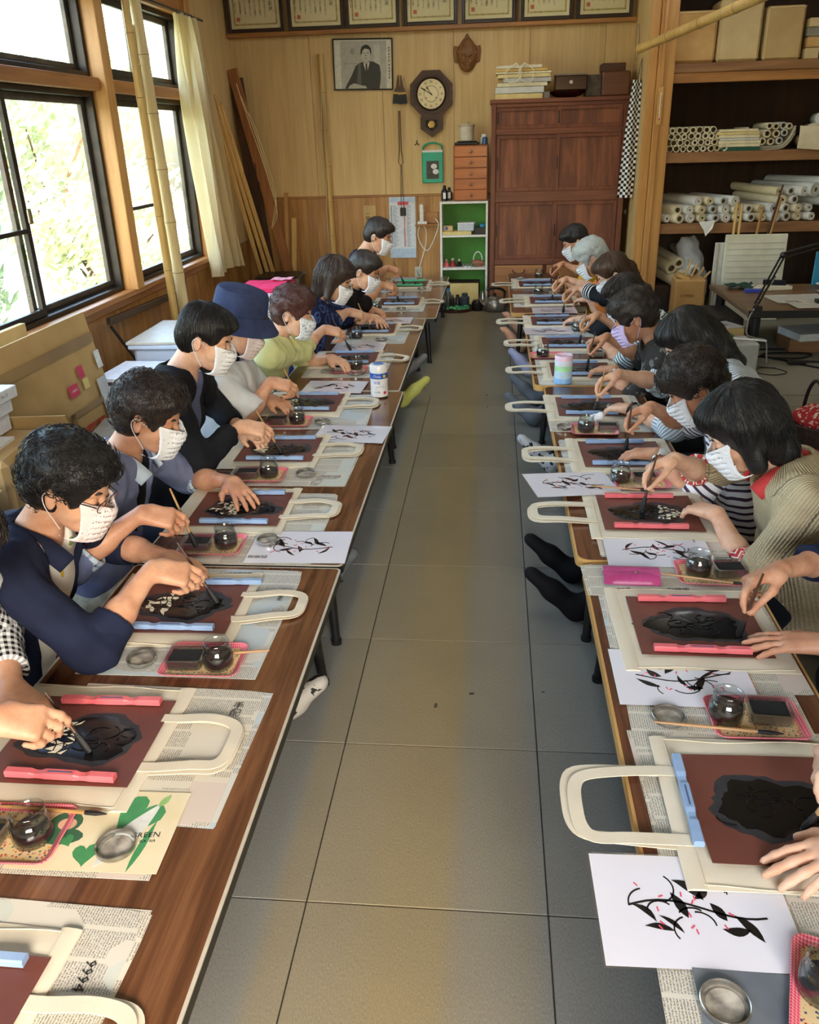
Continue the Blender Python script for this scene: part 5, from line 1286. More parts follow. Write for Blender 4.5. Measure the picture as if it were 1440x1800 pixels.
person('person in blue-grey shirt with plaid cuffs, dipping a brush', 1, (262, 728), 2.36, .0, .4, tip=(346, 962), lean=(-.03, .02), bz=.02, flat=((425, 868), (385, 832), 'flat'), hair=('curly', 'dark'), cloth=clothmat('blue_grey_chambray', (128, 136, 168), (106, 114, 148), .4, 14), sleeve=1.25, opening=.062,
       inner=M_blk2, collar=patmat('blue_plaid', 'plaid', [(196, 214, 232), (52, 66, 104), (240, 240, 240)], .03), cuff=patmat('blue_plaid_cuff', 'plaid', [(196, 214, 232), (60, 76, 116), (240, 240, 240)], .03), mask=M_maskw, h=.0048, skin=1, pants=clothmat('cream_floral_skirt', (216, 208, 186), (150, 150, 120), .3, 30),
       legs={-1: foot((552, 1056), (590, 1046), SK['dgrey'])}, brushkw=BK('person in the plaid-cuffed shirt'))
person('person in black cardigan over a slate blue T-shirt', 1, (362, 592), 2.93, .0, .42, tip=(495, 797), lean=(-.06, .02), flat=((452, 768), (408, 756), 'relax'), hair=('short', 'black'), cloth=M_blk, sleeve=1.78, opening=.075, inner=clothmat('slate_tee', (104, 112, 144), (88, 96, 128)), mask=M_maskw, h=.0052, skin=2, brushkw=BK('person in the black cardigan'))
person('person in navy bucket hat and sheer white apron', 1, (422, 572), 3.52, -.0, .5, tip=(534, 716), lean=(-.05, .02), flat=((500, 712), (470, 705), 'relax'), hair=('thin', 'dark'), cloth=M_navy, sleeve=.7, mask=M_maskp, h=.006, pants=clothmat('orange_trousers', (214, 108, 40), (190, 88, 28)), hat=True, wide=1.05, brushkw=BK('person in the bucket hat'))
person('person in pale green sweater and patterned mask', 1, (515, 548), 4.08, -.12, .3, tip=(617, 616), lean=(-.06, .0), flat=((603, 638), (572, 632), 'relax'), bz=.03, hair=('curly', 'red'), cloth=clothmat('pale_green_sweater', (212, 214, 156), (196, 198, 138), .5, 12), sleeve=1.3, mask=M_maskf, h=.006, skin=2, wide=1.1, back=.29,
       legs={-1: foot((708, 715), (775, 706), SK['yel'])}, brushkw=BK('person in the pale green sweater', dark=True))
person('person with bob hair and glasses in ring-patterned navy top', 1, (588, 490), 4.75, -.15, .45, tip=(652, 583), lean=(-.05, .05), flat=((668, 566), (640, 552), 'flat'), hair=('bob', 'bob'), cloth=patmat('navy_rings', 'rings', [(28, 36, 72), (70, 92, 146)], .055), sleeve=1.1, mask=M_maskw, glasses=True, h=.0068, skin=2, back=.25,
       legs={-1: foot((706, 668), (775, 664), SK['grey'])}, brushkw=BK('person in the ring-patterned top'))
person('person in black top between the bob-haired and the upright person', 1, (640, 475), 5.38, -.15, .45, tip=(702, 532), lean=(-.02, .0), flat=((668, 548), (640, 545), 'relax'), hair=('short', 'dark'), cloth=M_blk2, sleeve=1.05, mask=M_maskw, h=.0072, wide=1.08, glasses=True, brushkw=BK('person in the black top'))
person('upright person in navy T-shirt at the far left table end', 1, (665, 413), 6.15, -.2, .42, tip=(711, 499), lean=(-.05, .0), bz=.015, flat=((690, 502), (665, 498), 'relax'), hair=('short', 'dark'), cloth=clothmat('navy_tee', (36, 40, 62), (26, 29, 48)), sleeve=.85, mask=M_maskw, h=.0075, back=.2, brushkw=BK('upright person in navy', dark=True))
# ------------------------------------------------------------------ right row from near to far
person('person at the near right edge of whom two bare hands show', -1, None, 1.16, 0, .55, hc=(.93, 1.16, .72), tip=(1412, 1462), lean=(-.02, .02), flat=((1440, 1512), (1500, 1500), 'flat'), hair=('short', 'dark'), cloth=clothmat('grey_tee', (120, 124, 130)), sleeve=.8, mask=M_maskw, h=.0045, skin=2, brushkw=BK('person at the near right edge'))
person('person in navy sleeves with wristwatch at the right edge', -1, None, 1.80, 0, .5, hc=(1.0, 1.80, .72), tip=(1298, 1118), lean=(.01, .03), flat=((1378, 1130), (1440, 1140), 'flat'), hair=('short', 'black'), cloth=clothmat('indigo_sleeves', (31, 37, 62), (22, 27, 47), .4), sleeve=1.55, mask=M_maskw, h=.0045, skin=1, brushkw=BK('person with navy sleeves', dark=True))
person('person in beige knit sweater with black hair bowed low', -1, (1308, 752), 2.36, -.1, .62, tip=(1128, 898), lean=(.0, -.01), flat=((1222, 893), (1262, 912), 'relax'), hair=('bob', 'black'), cloth=patmat('beige_knit', 'knit', [(206, 188, 154), (176, 156, 122)], .009), sleeve=1.3, cuff=patmat('red_zigzag_cuff', 'zigzag', [(200, 66, 66), (236, 222, 210), (150, 40, 48)], .03), collar=patmat('red_zigzag', 'zigzag', [(200, 66, 66), (236, 222, 210), (150, 40, 48)], .03),
       mask=M_maskw, h=.0045, skin=2, wide=1.2, hs=.95, legs={-1: foot((1005, 1022), (960, 1016), SK['blk']), 1: foot((1012, 1088), (960, 1080), SK['blk'])}, brushkw=BK('person in the beige sweater', dark=True))
person('person in white shirt with dark wavy stripes and curly hair', -1, (1222, 676), 2.86, .0, .68, tip=(1100, 792), lean=(.02, -.01), flat=((1112, 798), (1165, 806), 'relax'), hair=('curly', 'dark'), cloth=patmat('wavy_stripe', 'stripe', [(238, 236, 238), (74, 56, 72)], .026), sleeve=.95, mask=M_maskw, h=.005, skin=1, legs={1: foot((970, 830), (930, 824), SK['dot'])}, brushkw=BK('person in the wavy striped shirt', dark=True))
person('person with long dark hair and grey striped shirt', -1, (1210, 598), 3.36, .0, .72, tip=(1045, 724), lean=(.0, .0), flat=((1078, 716), (1120, 728), 'relax'), hair=('long', 'black'), cloth=patmat('grey_pinstripe', 'stripev', [(214, 222, 228), (128, 140, 152)], .012), sleeve=1.3, mask=M_maskp, h=.0055, skin=2, brushkw=BK('person in the grey striped shirt'))
person('person in lilac mask and dark sheer sleeves', -1, (1115, 555), 3.98, -.1, .52, tip=(1031, 648), lean=(.0, .0), flat=((1050, 650), (1085, 655), 'relax'), hair=('curly', 'dark'), cloth=patmat('dark_sheer_print', 'speck', [(52, 48, 46), (110, 104, 98)], .06), sleeve=1.2, mask=M_maskl, h=.006, skin=1, brushkw=BK('person in the lilac mask', dark=True))
person('person in white checked short sleeves with hair clip', -1, (1100, 522), 4.52, .1, .6, tip=(1018, 604), lean=(.0, .0), flat=((1042, 598), (1070, 606), 'relax'), hair=('pony', 'dark'), cloth=patmat('pale_check', 'stripe', [(224, 234, 238), (70, 84, 92)], .018), sleeve=1.0, mask=M_maskw, h=.007, skin=0,
       legs={-1: foot((942, 712), (905, 706), SK['dgrey']), 1: foot((938, 748), (900, 742), SK['dgrey'])}, brushkw=BK('person in checked sleeves'))
person('person with smooth brown hair and black white-banded cuffs', -1, (1078, 480), 5.12, .0, .6, tip=(990, 550), lean=(.02, .0), flat=((1002, 562), (1030, 566), 'relax'), hair=('pony', 'brown'), cloth=M_blk, sleeve=1.62, cuff=patmat('banded_cuff', 'stripe', [(20, 21, 24), (226, 226, 226)], .02), mask=M_maskw, h=.007, skin=2, legs={1: foot((932, 662), (890, 654), SK['lav'])}, brushkw=BK('brown-haired person'))
person('person with curly grey hair in an orange top', -1, (1040, 452), 5.74, -.05, .6, tip=(968, 530), lean=(-.02, .0), flat=((1018, 527), (1045, 531), 'relax'), hair=('curly', 'grey'), cloth=clothmat('orange_top', (220, 128, 66), (200, 108, 50)), sleeve=.85, mask=M_maskw, h=.0072, skin=2, legs={1: foot((915, 620), (885, 614), M_skin[0], False, True), -1: foot((915, 590), (885, 584), M_skin[0], False, True)}, brushkw=BK('grey-haired person'))
person('farthest person on the right in yellow, black cropped hair', -1, (1012, 423), 6.5, .1, .55, tip=(968, 500), lean=(.02, .0), flat=((988, 497), (1012, 503), 'relax'), hair=('thin', 'black'), cloth=clothmat('yellow_top', (236, 196, 64), (220, 178, 48)), sleeve=.8, mask=M_maskw, h=.0075, skin=1, wide=1.05, brushkw=BK('farthest person on the right', dark=True))
# ---- accessories that belong to single people
def dress(key): return [v for k, v in PEOPLE.items() if key in k][0]
q = dress('bucket hat'); P = q['P']; Rm = Matrix([list(x) for x in q['R']])
M_hat = clothmat('hat_denim', (58, 68, 102), (42, 50, 80), .5, 16)
prof = [(.0, .165), (.075, .164), (.104, .155), (.112, .138), (.118, .066), (.124, .058), (.15, .036), (.176, .004), (.179, .002), (.173, .002), (.148, .031), (.12, .052)]
hb = MB().lathe(prof, tuple(P(-.012, 0, -.004)), 40, Rm @ Matrix.Rotation(-.22, 3, 'Y'), cap=False).build('bucket_hat', M_hat, q['root'], True)
MB().lathe([(.1185, .066), (.1205, .061), (.1195, .057)], tuple(P(-.012, 0, -.004)), 40, Rm @ Matrix.Rotation(-.22, 3, 'Y'), cap=False).build('hat_seam', M_navy, hb, True)
# sheer apron and puff sleeve
M_sheer = sheermat('sheer_white', (236, 240, 242), .72)
F = Field(np.min([q['sh'][-1], q['el'][-1], q['N'], q['sh'][1]], 0) - .25, np.max([q['sh'][-1], q['el'][-1], q['N'], q['sh'][1]], 0) + .2, .008)
for s_ in (-1, 1):
    F.cone(q['sh'][s_], q['el'][s_] + (q['wr'][s_] - q['el'][s_]) * .15, .07, .088, .04, cut=1)
F.cone(q['N'] + np.array((.02, -.08, -.12)), q['N'] + np.array((.02, .08, -.12)), .10, .10, .06); F.cone(q['N'] + np.array((.03, 0, -.14)), q['N'] + np.array((.0, 0, -.36)), .13, .16, .06)
F.displace(lambda x, y, z: .006 * nz(x, y, z * .4, 45, 2) + .003 * nz(x, y, z * .5, 95, 1)); F.cone(q['N'] + np.array((0, 0, -.03)), q['H'], .10, .10, .02, 'sub'); v, f = F.mesh()
o = bpy.data.objects.new('apron', np_mesh('apron', v, f, M_sheer)); COL.objects.link(o); o.parent = q['root']
def band(key, side, t, r, w, mt, name, face=None):
    q = dress(key); a, b = q['el'][side], q['wr'][side]; u = Vector(b - a).normalized(); c = Vector(a + (b - a) * t)
    z = V(0, 0, 1); e1 = (z - u * z.dot(u)).normalized(); e2 = u.cross(e1)
    mb = MB(); mb.tube([c + (e1 * math.cos(x) * .9 + e2 * math.sin(x)) * r for x in np.linspace(0, 2 * PI, 25)[:-1]], w, 6, closed=True)
    o = mb.build(name, mt, q['root'], True)
    if face:
        Rw = Matrix((e2, u, e1)).transposed(); MB().lathe([(.0, -.003), (.015, -.003), (.0165, .0), (.0165, .004), (.014, .0055), (.0, .0055)], tuple(c + e1 * (r * .9 + .002)), 24, Rw).build('watch_face', face, o, True)
M_silver = mat('bracelet_silver', (200, 200, 196), .25, metal=.9); M_bead = mat('dark_beads', (26, 22, 24), .25); M_dial = mat('watch_dial', (226, 226, 222), .2)
band('wavy stripes', 1, .9, .033, .005, M_silver, 'wristwatch', M_dial); band('navy sleeves', 1, .9, .033, .005, M_silver, 'wristwatch', M_dial)
band('grey striped', 1, .93, .032, .0055, M_bead, 'bead_bracelet'); band('grey striped', 1, .84, .035, .0028, mat('grey_band', (150, 156, 158), .5), 'bracelet'); band('grey striped', 1, .66, .041, .0014, mat('gold_chain', (200, 160, 110), .3, metal=.8), 'bracelet')
band('lilac mask', 1, .88, .034, .004, M_silver, 'bracelet'); band('white-banded', 1, .92, .034, .004, flat('pearl_band', (236, 232, 220), .3), 'bracelet'); band('checked', 1, .85, .035, .003, mat('brown_band', (120, 74, 50), .5), 'bracelet')
q = dress('hair clip'); MB().box(tuple(q['P'](-.06, .085, .03)), (.03, .012, .05), Matrix([list(x) for x in q['R']]), .005).build('hair_clip', M_bead, q['root'])
# ================================================================== BACK WALL THINGS
RX = Matrix.Rotation(PI / 2, 4, 'X')          # (x,y,z)->(x,-z,y): drawings in x/z, thickness towards the room
def wallpiece(root, name, poly, y0, y1, mt, smooth=False): return MB().prism(poly, y0, y1, RX).build(name, mt, root, smooth)
def rect(x0, x1, z0, z1): return [(x0, z0), (x1, z0), (x1, z1), (x0, z1)]
def circ(cx, cy, r, n=28, ry=None): return [(cx + r * math.cos(2 * PI * k / n), cy + (ry or r) * math.sin(2 * PI * k / n)) for k in range(n)]
def frame4(root, name, w, h, t, d, mt, y=0):
    mb = MB(); mb.span((-w / 2, -d + y, 0), (-w / 2 + t, y, h), .003); mb.span((w / 2 - t, -d + y, 0), (w / 2, y, h), .003); mb.span((-w / 2 + t, -d + y, 0), (w / 2 - t, y, t), .003); mb.span((-w / 2 + t, -d + y, h - t), (w / 2 - t, y, h), .003)
    return mb.build(name, mt, root)
WALLY = YB - .006
M_fr = wood('dark_frame', (58, 40, 30), (36, 25, 19), 0, 40, .35); M_certp = mat('certificate_paper', (232, 222, 178), .6, (222, 208, 158), 5); M_certb = mat('certificate_border', (196, 176, 112), .6, (150, 130, 74), 60)
M_seal = flat('vermilion_seal', (206, 110, 84), .6); M_txt = flat('brush_ink', (40, 36, 32), .7)
cert_px = [(402, 500), (508, 606), (609, 703), (711, 804), (812, 906), (915, 1006), (1012, 1110)]
ords = ('leftmost', 'second', 'third', 'fourth', 'fifth', 'sixth', 'rightmost'); CT = ('表彰状', '賞状', '感謝状', '表彰状', '認定証', '表彰状', '感謝状')
CL = ['右の者は多年にわたり', '伝統工芸の発展に', '尽力しその功績は', '顕著であるよって', 'ここにこれを賞し', '記念品を贈り', '表彰します']
def certificate(label, loc, rz, w, h, ti, tilt):
    r = thing('certificate', label, 'certificate', loc, rz, 'framed certificates above the back wall rail'); r.rotation_euler = (tilt, 0, rz)
    frame4(r, 'frame', w, h, .024, .022, M_fr); wallpiece(r, 'mount', rect(-w / 2 + .022, w / 2 - .022, .022, h - .022), .002, .006, M_fr)
    wallpiece(r, 'paper', rect(-w / 2 + .03, w / 2 - .03, .03, h - .03), .006, .008, M_certp); iw, ih = w / 2 - .055, .055
    mb = MB()
    for a, b in ((rect(-iw, iw, ih, ih + .012), 0), (rect(-iw, iw, h - ih - .012, h - ih), 0), (rect(-iw, -iw + .012, ih, h - ih), 0), (rect(iw - .012, iw, ih, h - ih), 0)): mb.prism(a, .008, .0088, RX)
    mb.build('border', M_certb, r)
    text(ti, .036, M_txt, r, (iw - .05, -.0092, h * .52), (PI / 2, 0, 0), 'title', vertical=True)
    for k, t in enumerate(CL): text(t, .0175, M_txt, r, (iw - .1 - .043 * k, -.0092, h * .47), (PI / 2, 0, 0), 'text_column', vertical=True)
    wallpiece(r, 'seal', rect(-iw + .025, -iw + .055, ih + .03, ih + .06), .008, .009, M_seal)
    return r
for k, (a, b) in enumerate(cert_px):
    xa, xb = at_y(a, 50, 8.14).x, at_y(b, 50, 8.14).x
    certificate('%s of the framed certificates standing on the back wall rail' % ords[k], ((xa + xb) / 2, 8.145, 2.297), 0, xb - xa, .395, CT[k], -.06 + .1)
p = at_x(310, 12, XL + .02)
certificate('framed certificate hanging above the curtain on the window wall', (XL + .012, p.y, p.z - .01), PI / 2, .5, .24, '賞状', 0)
# portrait photograph
M_g = {k: flat('photo_grey_%d' % k, (int(k * 1.0), int(k * .98), int(k * .9)), .45) for k in (30, 48, 95, 150, 182, 205, 222)}
r = thing('portrait_photograph', 'black framed black and white photograph of a seated figure in a suit', 'picture', (-1.155, WALLY, 1.825), 0); r.rotation_euler = (.04, .022, 0)
W_, H_ = .525, .40; frame4(r, 'frame', W_, H_, .011, .02, mat('black_frame', (26, 20, 20), .3)); wallpiece(r, 'print', rect(-W_ / 2 + .01, W_ / 2 - .01, .01, H_ - .01), .004, .008, M_g[222]); wallpiece(r, 'image', rect(-.195, .205, .012, H_ - .022), .008, .009, M_g[182])
wallpiece(r, 'screen_panel', rect(.1, .15, .05, .35), .009, .0094, M_g[205]); wallpiece(r, 'vase_shape', circ(-.09, .30, .018, 16, .026), .009, .0095, M_g[150]); wallpiece(r, 'shelf_line', rect(-.17, -.02, .205, .21), .009, .0095, M_g[150])
wallpiece(r, 'suit', [(-.165, .012), (-.145, .05), (-.10, .12), (-.065, .19), (-.02, .215), (.03, .225), (.09, .222), (.145, .195), (.155, .13), (.15, .06), (.14, .012)], .0095, .0105, M_g[48])
wallpiece(r, 'suit_shade', [(-.06, .03), (-.04, .2), (-.02, .21), (-.02, .04)], .0105, .0108, M_g[95])
wallpiece(r, 'shirt', [(.002, .215), (.03, .12), (.058, .215), (.03, .235)], .0106, .0112, M_g[222]); wallpiece(r, 'tie', [(.022, .205), (.022, .11), (.03, .09), (.042, .11), (.037, .205)], .0112, .0118, M_g[48])
wallpiece(r, 'neck', rect(.006, .05, .205, .25), .0106, .0113, M_g[182]); wallpiece(r, 'face', circ(.028, .275, .040, 24, .052), .0115, .0122, M_g[205])
wallpiece(r, 'hair', [(-.016, .265), (-.02, .30), (-.008, .335), (.02, .350), (.05, .347), (.072, .325), (.076, .29), (.07, .265), (.064, .295), (.055, .315), (.02, .322), (.0, .305), (-.008, .28)], .0122, .013, M_g[30])
mb = MB()
for q in ((.012, .283, .009, .002), (.044, .283, .009, .002), (.012, .291, .01, .0018), (.044, .291, .01, .0018), (.028, .245, .013, .002)): mb.prism(rect(q[0] - q[2], q[0] + q[2], q[1] - q[3], q[1] + q[3]), .0122, .0126, RX)
mb.prism([(.025, .28), (.022, .262), (.034, .262)], .0122, .0125, RX); mb.build('features', M_g[95], r)
wallpiece(r, 'hands', [(-.14, .014), (-.12, .04), (-.08, .055), (-.03, .04), (.02, .034), (.03, .014)], .0112, .0118, M_g[182])
mb = MB()
for k in range(10): z = .325 - k * .024 - (.012 if k > 4 else 0); mb.prism(rect(.221, .236, z, z + .004), .009, .0094, RX); mb.prism(rect(.226, .231, z - .011, z + .008), .009, .0094, RX)
mb.build('caption_strokes', M_g[48], r)
# pendulum clock
M_case = wood('clock_case', (84, 52, 37), (52, 31, 22), 0, 30, .4, 1, .06, .0); M_case2 = wood('clock_bezel', (60, 40, 31), (40, 27, 21), 0, 30, .3); M_dialc = mat('clock_dial', (238, 222, 178), .55, (226, 206, 156), 6); M_brass = mat('brass', (176, 148, 92), .3, metal=.8)
r = thing('wall_clock', 'octagonal dark wood pendulum wall clock with roman numerals', 'clock', (-.557, WALLY, 1.775), 0)
octo = lambda R_, q=1.0: [(R_ * math.cos(PI / 8 + k * PI / 4), R_ * q * math.sin(PI / 8 + k * PI / 4)) for k in range(8)]
wallpiece(r, 'octagon_case', octo(.2), 0, .05, M_case); wallpiece(r, 'octagon_step', octo(.165), .05, .062, M_case2)
MB().lathe([(.128, .05), (.134, .066), (.126, .074), (.118, .068), (.118, .06)], (0, 0, 0), 40, RX.to_3x3(), cap=False).build('bezel_ring', M_case2, r, True); wallpiece(r, 'dial', circ(0, 0, .121, 40), .06, .0665, M_dialc)
for k, t in enumerate(('XII', 'I', 'II', 'III', 'IIII', 'V', 'VI', 'VII', 'VIII', 'IX', 'X', 'XI')):
    a = PI / 2 - k * PI / 6; text(t, .03, M_txt, r, (.094 * math.cos(a), -.0672, .094 * math.sin(a)), (PI / 2, a - PI / 2 if False else -(a - PI / 2), 0), 'numeral', sx=.75)
MB().lathe([(.061, .0665), (.062, .0672), (.064, .0665)], (0, 0, 0), 40, RX.to_3x3(), cap=False).build('minute_ring', M_txt, r)
def clockhand(nm, ang, L, w):
    d = V(math.cos(ang), 0, math.sin(ang)); mb = MB(); mb.tube([d * -.015 + V(0, -.07, 0), d * L * .55 + V(0, -.07, 0), d * L * .72 + V(0, -.07, 0), d * L + V(0, -.07, 0)], [w, w, w * 2.6, .001], 6); mb.build(nm, M_print, r)
clockhand('hour_hand', PI / 2 + math.radians(35), .075, .0022); clockhand('minute_hand', PI / 2 + math.radians(60), .098, .0022); MB().ball((0, -.071, 0), .006, 10, 6).build('hub', M_print, r, True)
for q in (-1, 1): MB().ball((q * .042, -.068, -.03), (.005, .002, .005), 10, 6).build('winding_hole', M_print, r)
wallpiece(r, 'pendulum_case', [(-.1, -.175), (.1, -.175), (.1, -.275), (0, -.345), (-.1, -.275)][::-1], 0, .045, M_case); wallpiece(r, 'pendulum_door', [(-.07, -.195), (.07, -.195), (.07, -.265), (0, -.315), (-.07, -.265)][::-1], .045, .053, M_case2)
wallpiece(r, 'door_pane', [(-.052, -.205), (.052, -.205), (.052, -.258), (0, -.296), (-.052, -.258)][::-1], .053, .055, mat('clock_glass', (34, 26, 22), .12)); MB().lathe([(.0, .058), (.024, .058), (.034, .056), (.034, .053)], (0, 0, -.243), 6, RX.to_3x3()).build('pendulum_bob', M_brass, r)
# carved wooden mask
r = thing('carved_mask', 'carved wooden warrior head mask hanging beside the clock', 'mask', (-.245, WALLY, 1.93), 0)
F = Field((-.13, -.10, -.01), (.13, .02, .33), .0042)
F.ell((0, -.01, .13), (.085, .05, .12), .01); F.cone((0, -.02, .18), (0, -.012, .285), .075, .012, .03, flat=((0, 1, 0), .6)); F.ell((0, -.03, .09), (.06, .045, .085), .02)
for q in (-1, 1): F.cone((q * .09, -.008, .10), (q * .09, -.008, .17), .022, .03, .012, flat=((0, 1, 0), .5)); F.cone((q * .10, -.008, .19), (q * .11, -.006, .205), .02, .008, .01, flat=((0, 1, 0), .5)); F.ell((q * .024, -.078, .115), (.014, .014, .008), .008, 'sub'); F.cone((q * .01, -.074, .128), (q * .042, -.068, .136), .006, .005, .006); F.ell((q * .03, -.066, .085), (.018, .016, .014), .01)
F.cone((0, -.074, .12), (0, -.088, .09), .007, .012, .01); F.cone((-.02, -.074, .062), (.02, -.074, .062), .006, .006, .006); F.cone((-.016, -.078, .055), (.016, -.078, .055), .003, .003, .002, 'sub'); F.cone((-.075, -.035, .16), (.075, -.035, .16), .012, .012, .008)
for q in (-2, -1, 0, 1, 2): F.cone((q * .028, -.056, .172), (q * .004, -.022, .275), .004, .003, .004, 'sub')
F.f = np.maximum(F.f, (F.ax[1][None, :, None] - .0)); v, f = F.mesh(); M_maskw2 = wood('carved_wood', (142, 98, 54), (104, 68, 34), 2, 30, .55)
o = bpy.data.objects.new('carving', np_mesh('carving', v, f, M_maskw2)); COL.objects.link(o); o.parent = r; MB().tube([(0, -.01, .28), (0, -.004, .30)], .0015, 5).build('nail', M_black, r)
# hanging brushes and tool
def hang_brush(label, x, z, tilt):
    r = thing('hanging_brush', label, 'brush', (x, WALLY - .012, z), 0, 'wide paste brushes on the wall'); r.rotation_euler = (0, tilt, 0)
    wallpiece(r, 'handle', [(-.004, .0), (.004, .0), (.012, -.09), (.034, -.135), (-.034, -.135), (-.012, -.09)][::-1], -.005, .008, M_darkh); wallpiece(r, 'binding', rect(-.035, .035, -.15, -.133), -.006, .009, M_brass); wallpiece(r, 'bristles', [(-.034, -.15), (-.038, -.225), (.038, -.225), (.034, -.15)], -.008, .01, M_bristle)
p = at_y(700, 132, WALLY)
hang_brush('left of two wide dark bristled brushes on one nail', p.x, p.z, .07); hang_brush('right of two wide dark bristled brushes on one nail', p.x + .028, p.z - .004, -.06)
bpy.data.objects['hanging_brush.001'].location.y -= .022
p0, p1, p2 = at_y(703, 195, WALLY), at_y(706, 290, WALLY), at_y(706, 372, WALLY)
r = thing('hanging_tongs', 'long dark tongs hanging over the calendar on black cords', 'tool', (p0.x, WALLY - .05, p1.z), 0)
for q in (-1, 1): MB().tube([(q * .006, .0, p0.z - p1.z), (q * .008, 0, .12), (q * .022, 0, .02), (0, 0, -.005)], [.005, .005, .003, .003], 6).build('arm', M_darkh, r, True)
for q in (-1, 1): MB().tube([(q * .003, .03, -.004), (q * .012, .036, (p2.z - p1.z) * .8), (q * .01, .034, p2.z - p1.z + .03)], .0028, 5).build('cord', M_black, r, True)
for q in (-1, 1): MB().box((q * .014 + .004, .034, p2.z - p1.z), (.024, .016, .075), None, .005).build('weight', M_black, r)
# green holder
r = thing('green_holder', 'green plastic holder with carrying handle hanging under the clock', 'holder', (-.555, WALLY - .002, 1.05), 0); M_grn = mat('mint_green_plastic', (34, 178, 146), .35, (26, 164, 132), 10)
MB().span((-.095, -.035, 0), (.095, 0, .265), .006).build('body', M_grn, r); MB().span((-.092, -.036, .255), (.092, -.002, .275), .003).build('white_lid', M_white, r); MB().tube(smoothpath([(-.085, -.018, .27), (-.075, -.018, .315), (0, -.018, .335), (.075, -.018, .315), (.085, -.018, .27)], 4), .012, 8, flat=.6).build('handle', M_grn, r, True)
MB().span((-.055, -.038, .035), (.055, -.035, .185), .001).build('picture_label', mat('picture_label', (60, 62, 62), .4, (34, 36, 36), 20), r)
for z, x in ((.14, .012), (.095, .028)): MB().ball((x, -.0385, z), (.028, .001, .022), 14, 8).build('picture_spot', M_white, r)
# bamboo with string, plaque, calendar
M_bam = wood('bamboo_gold', (206, 172, 104), (180, 142, 78), 2, 30, .35); M_bam2 = wood('bamboo_pale', (226, 208, 160), (206, 182, 128), 2, 26, .35); M_node = mat('bamboo_node', (150, 120, 74), .5)
def bamboo(name, label, a, b, r0, r1, mt, nodes=7, cat='bamboo', grp=None):
    a, b = Vector(a), Vector(b); rt = thing(name, label, cat, a, 0, grp); L = b - a; n = nodes * 6; pts = []; rs = []
    for k in range(n + 1):
        t = k / n; ph = (t * nodes) % 1; bulge = .0022 * math.exp(-((min(ph, 1 - ph)) / .03) ** 2) * (r0 / .03) + .0006; pts.append(L * t); rs.append(r0 + (r1 - r0) * t + bulge)
    tb = MB().tube(pts, rs, 14).build('stalk', mt, rt, True)
    for k in range(1, nodes):
        t = k / nodes; d = L.normalized(); rr = r0 + (r1 - r0) * t + .0026 * r0 / .03
        e1 = d.orthogonal().normalized(); e2 = d.cross(e1); MB().tube([L * t + (e1 * math.cos(x) + e2 * math.sin(x)) * rr for x in np.linspace(0, 2 * PI, 15)[:-1]], .0022, 5, closed=True).build('node_ring', M_node, rt, True)
    return rt
p0, p1 = at_y(563, 95, WALLY - .03), at_y(588, 472, WALLY - .03)
rt = bamboo('bamboo_pole', 'brown bamboo pole tied with cord on the back wall', p1, p0, .03, .024, M_bam, 6)
MB().tube(smoothpath([(-.01, -.03, 1.55), (-.03, -.034, 1.2), (-.02, -.036, .8), (-.035, -.034, .4), (-.01, -.034, .1)], 5), .004, 6).build('cord', mat('hemp_cord', (196, 180, 144), .9), rt, True); MB().tube(smoothpath([(.0, -.03, 1.5), (.012, -.034, 1.3), (.03, -.034, 1.1), (.02, -.036, .95), (.0, -.034, 1.2), (.0, -.034, 1.5)], 5), .003, 6).build('cord', _mats['hemp_cord'], rt, True)
MB().ball((0, -.02, .05), (.05, .03, .03), 10, 6).build('binding', M_black, rt, True)
p = at_y(651, 388, WALLY); r = thing('wooden_plaque', 'pale wooden plaque with brushed writing hanging by a string', 'plaque', (p.x, WALLY - .003, p.z), 0)
wallpiece(r, 'board', rect(-.058, .058, -.135, .135), 0, .012, wood('plaque_wood', (208, 176, 118), (188, 152, 94), 2, 30, .6)); MB().tube([(-.02, -.01, .135), (0, -.006, .185), (.02, -.01, .135)], .0015, 5).build('string', _mats['hemp_cord'], r); text('一期一会', .042, M_txt, r, (-.02, -.0125, 0), (PI / 2, 0, 0), vertical=True); text('寿', .03, M_txt, r, (.028, -.0125, .02), (PI / 2, 0, 0))
r = thing('wall_calendar', 'tall white and blue sheet calendar on the lower back wall', 'calendar', (-.845, WALLY - .004, .395), 0); M_cal = flat('calendar_paper', (226, 234, 244), .5)
MB().grid(lambda u, v: ((u - .5) * .245, -.004 - .004 * math.sin(u * 5), v * .54), 8, 8).build('sheet', M_cal, r, True); M_cal2 = flat('calendar_pale_blue', (190, 210, 236), .5); M_calr = flat('calendar_red', (214, 84, 92), .5); M_calt = flat('calendar_ink', (96, 108, 130), .6)
wallpiece(r, 'header_band', rect(-.12, .12, .495, .535), .0085, .0095, M_cal2); wallpiece(r, 'footer_band', rect(-.12, .12, .0, .085), .0085, .0095, M_cal2); wallpiece(r, 'red_mark', rect(-.04, .06, .47, .5), .0095, .0102, M_calr)
mb = MB()
for k in range(31):
    z = .455 - k * .0118; mb.prism(rect(-.108, -.095, z, z + .007), .0085, .0092, RX); mb.prism(rect(-.088, -.06 + .02 * ((k * 7) % 3) / 2, z + .002, z + .005), .0085, .0092, RX)
    mb.prism(rect(.04, .08 - .01 * (k % 3), z + .002, z + .005), .0085, .0092, RX)
tag(mb.build('date_marks', M_calt, r), kind='stuff'); mb = MB()
for k in range(31): z = .455 - k * .0118; mb.prism(rect(.012, .026, z, z + .007), .0085, .0092, RX)
tag(mb.build('red_dates', M_calr, r), kind='stuff')
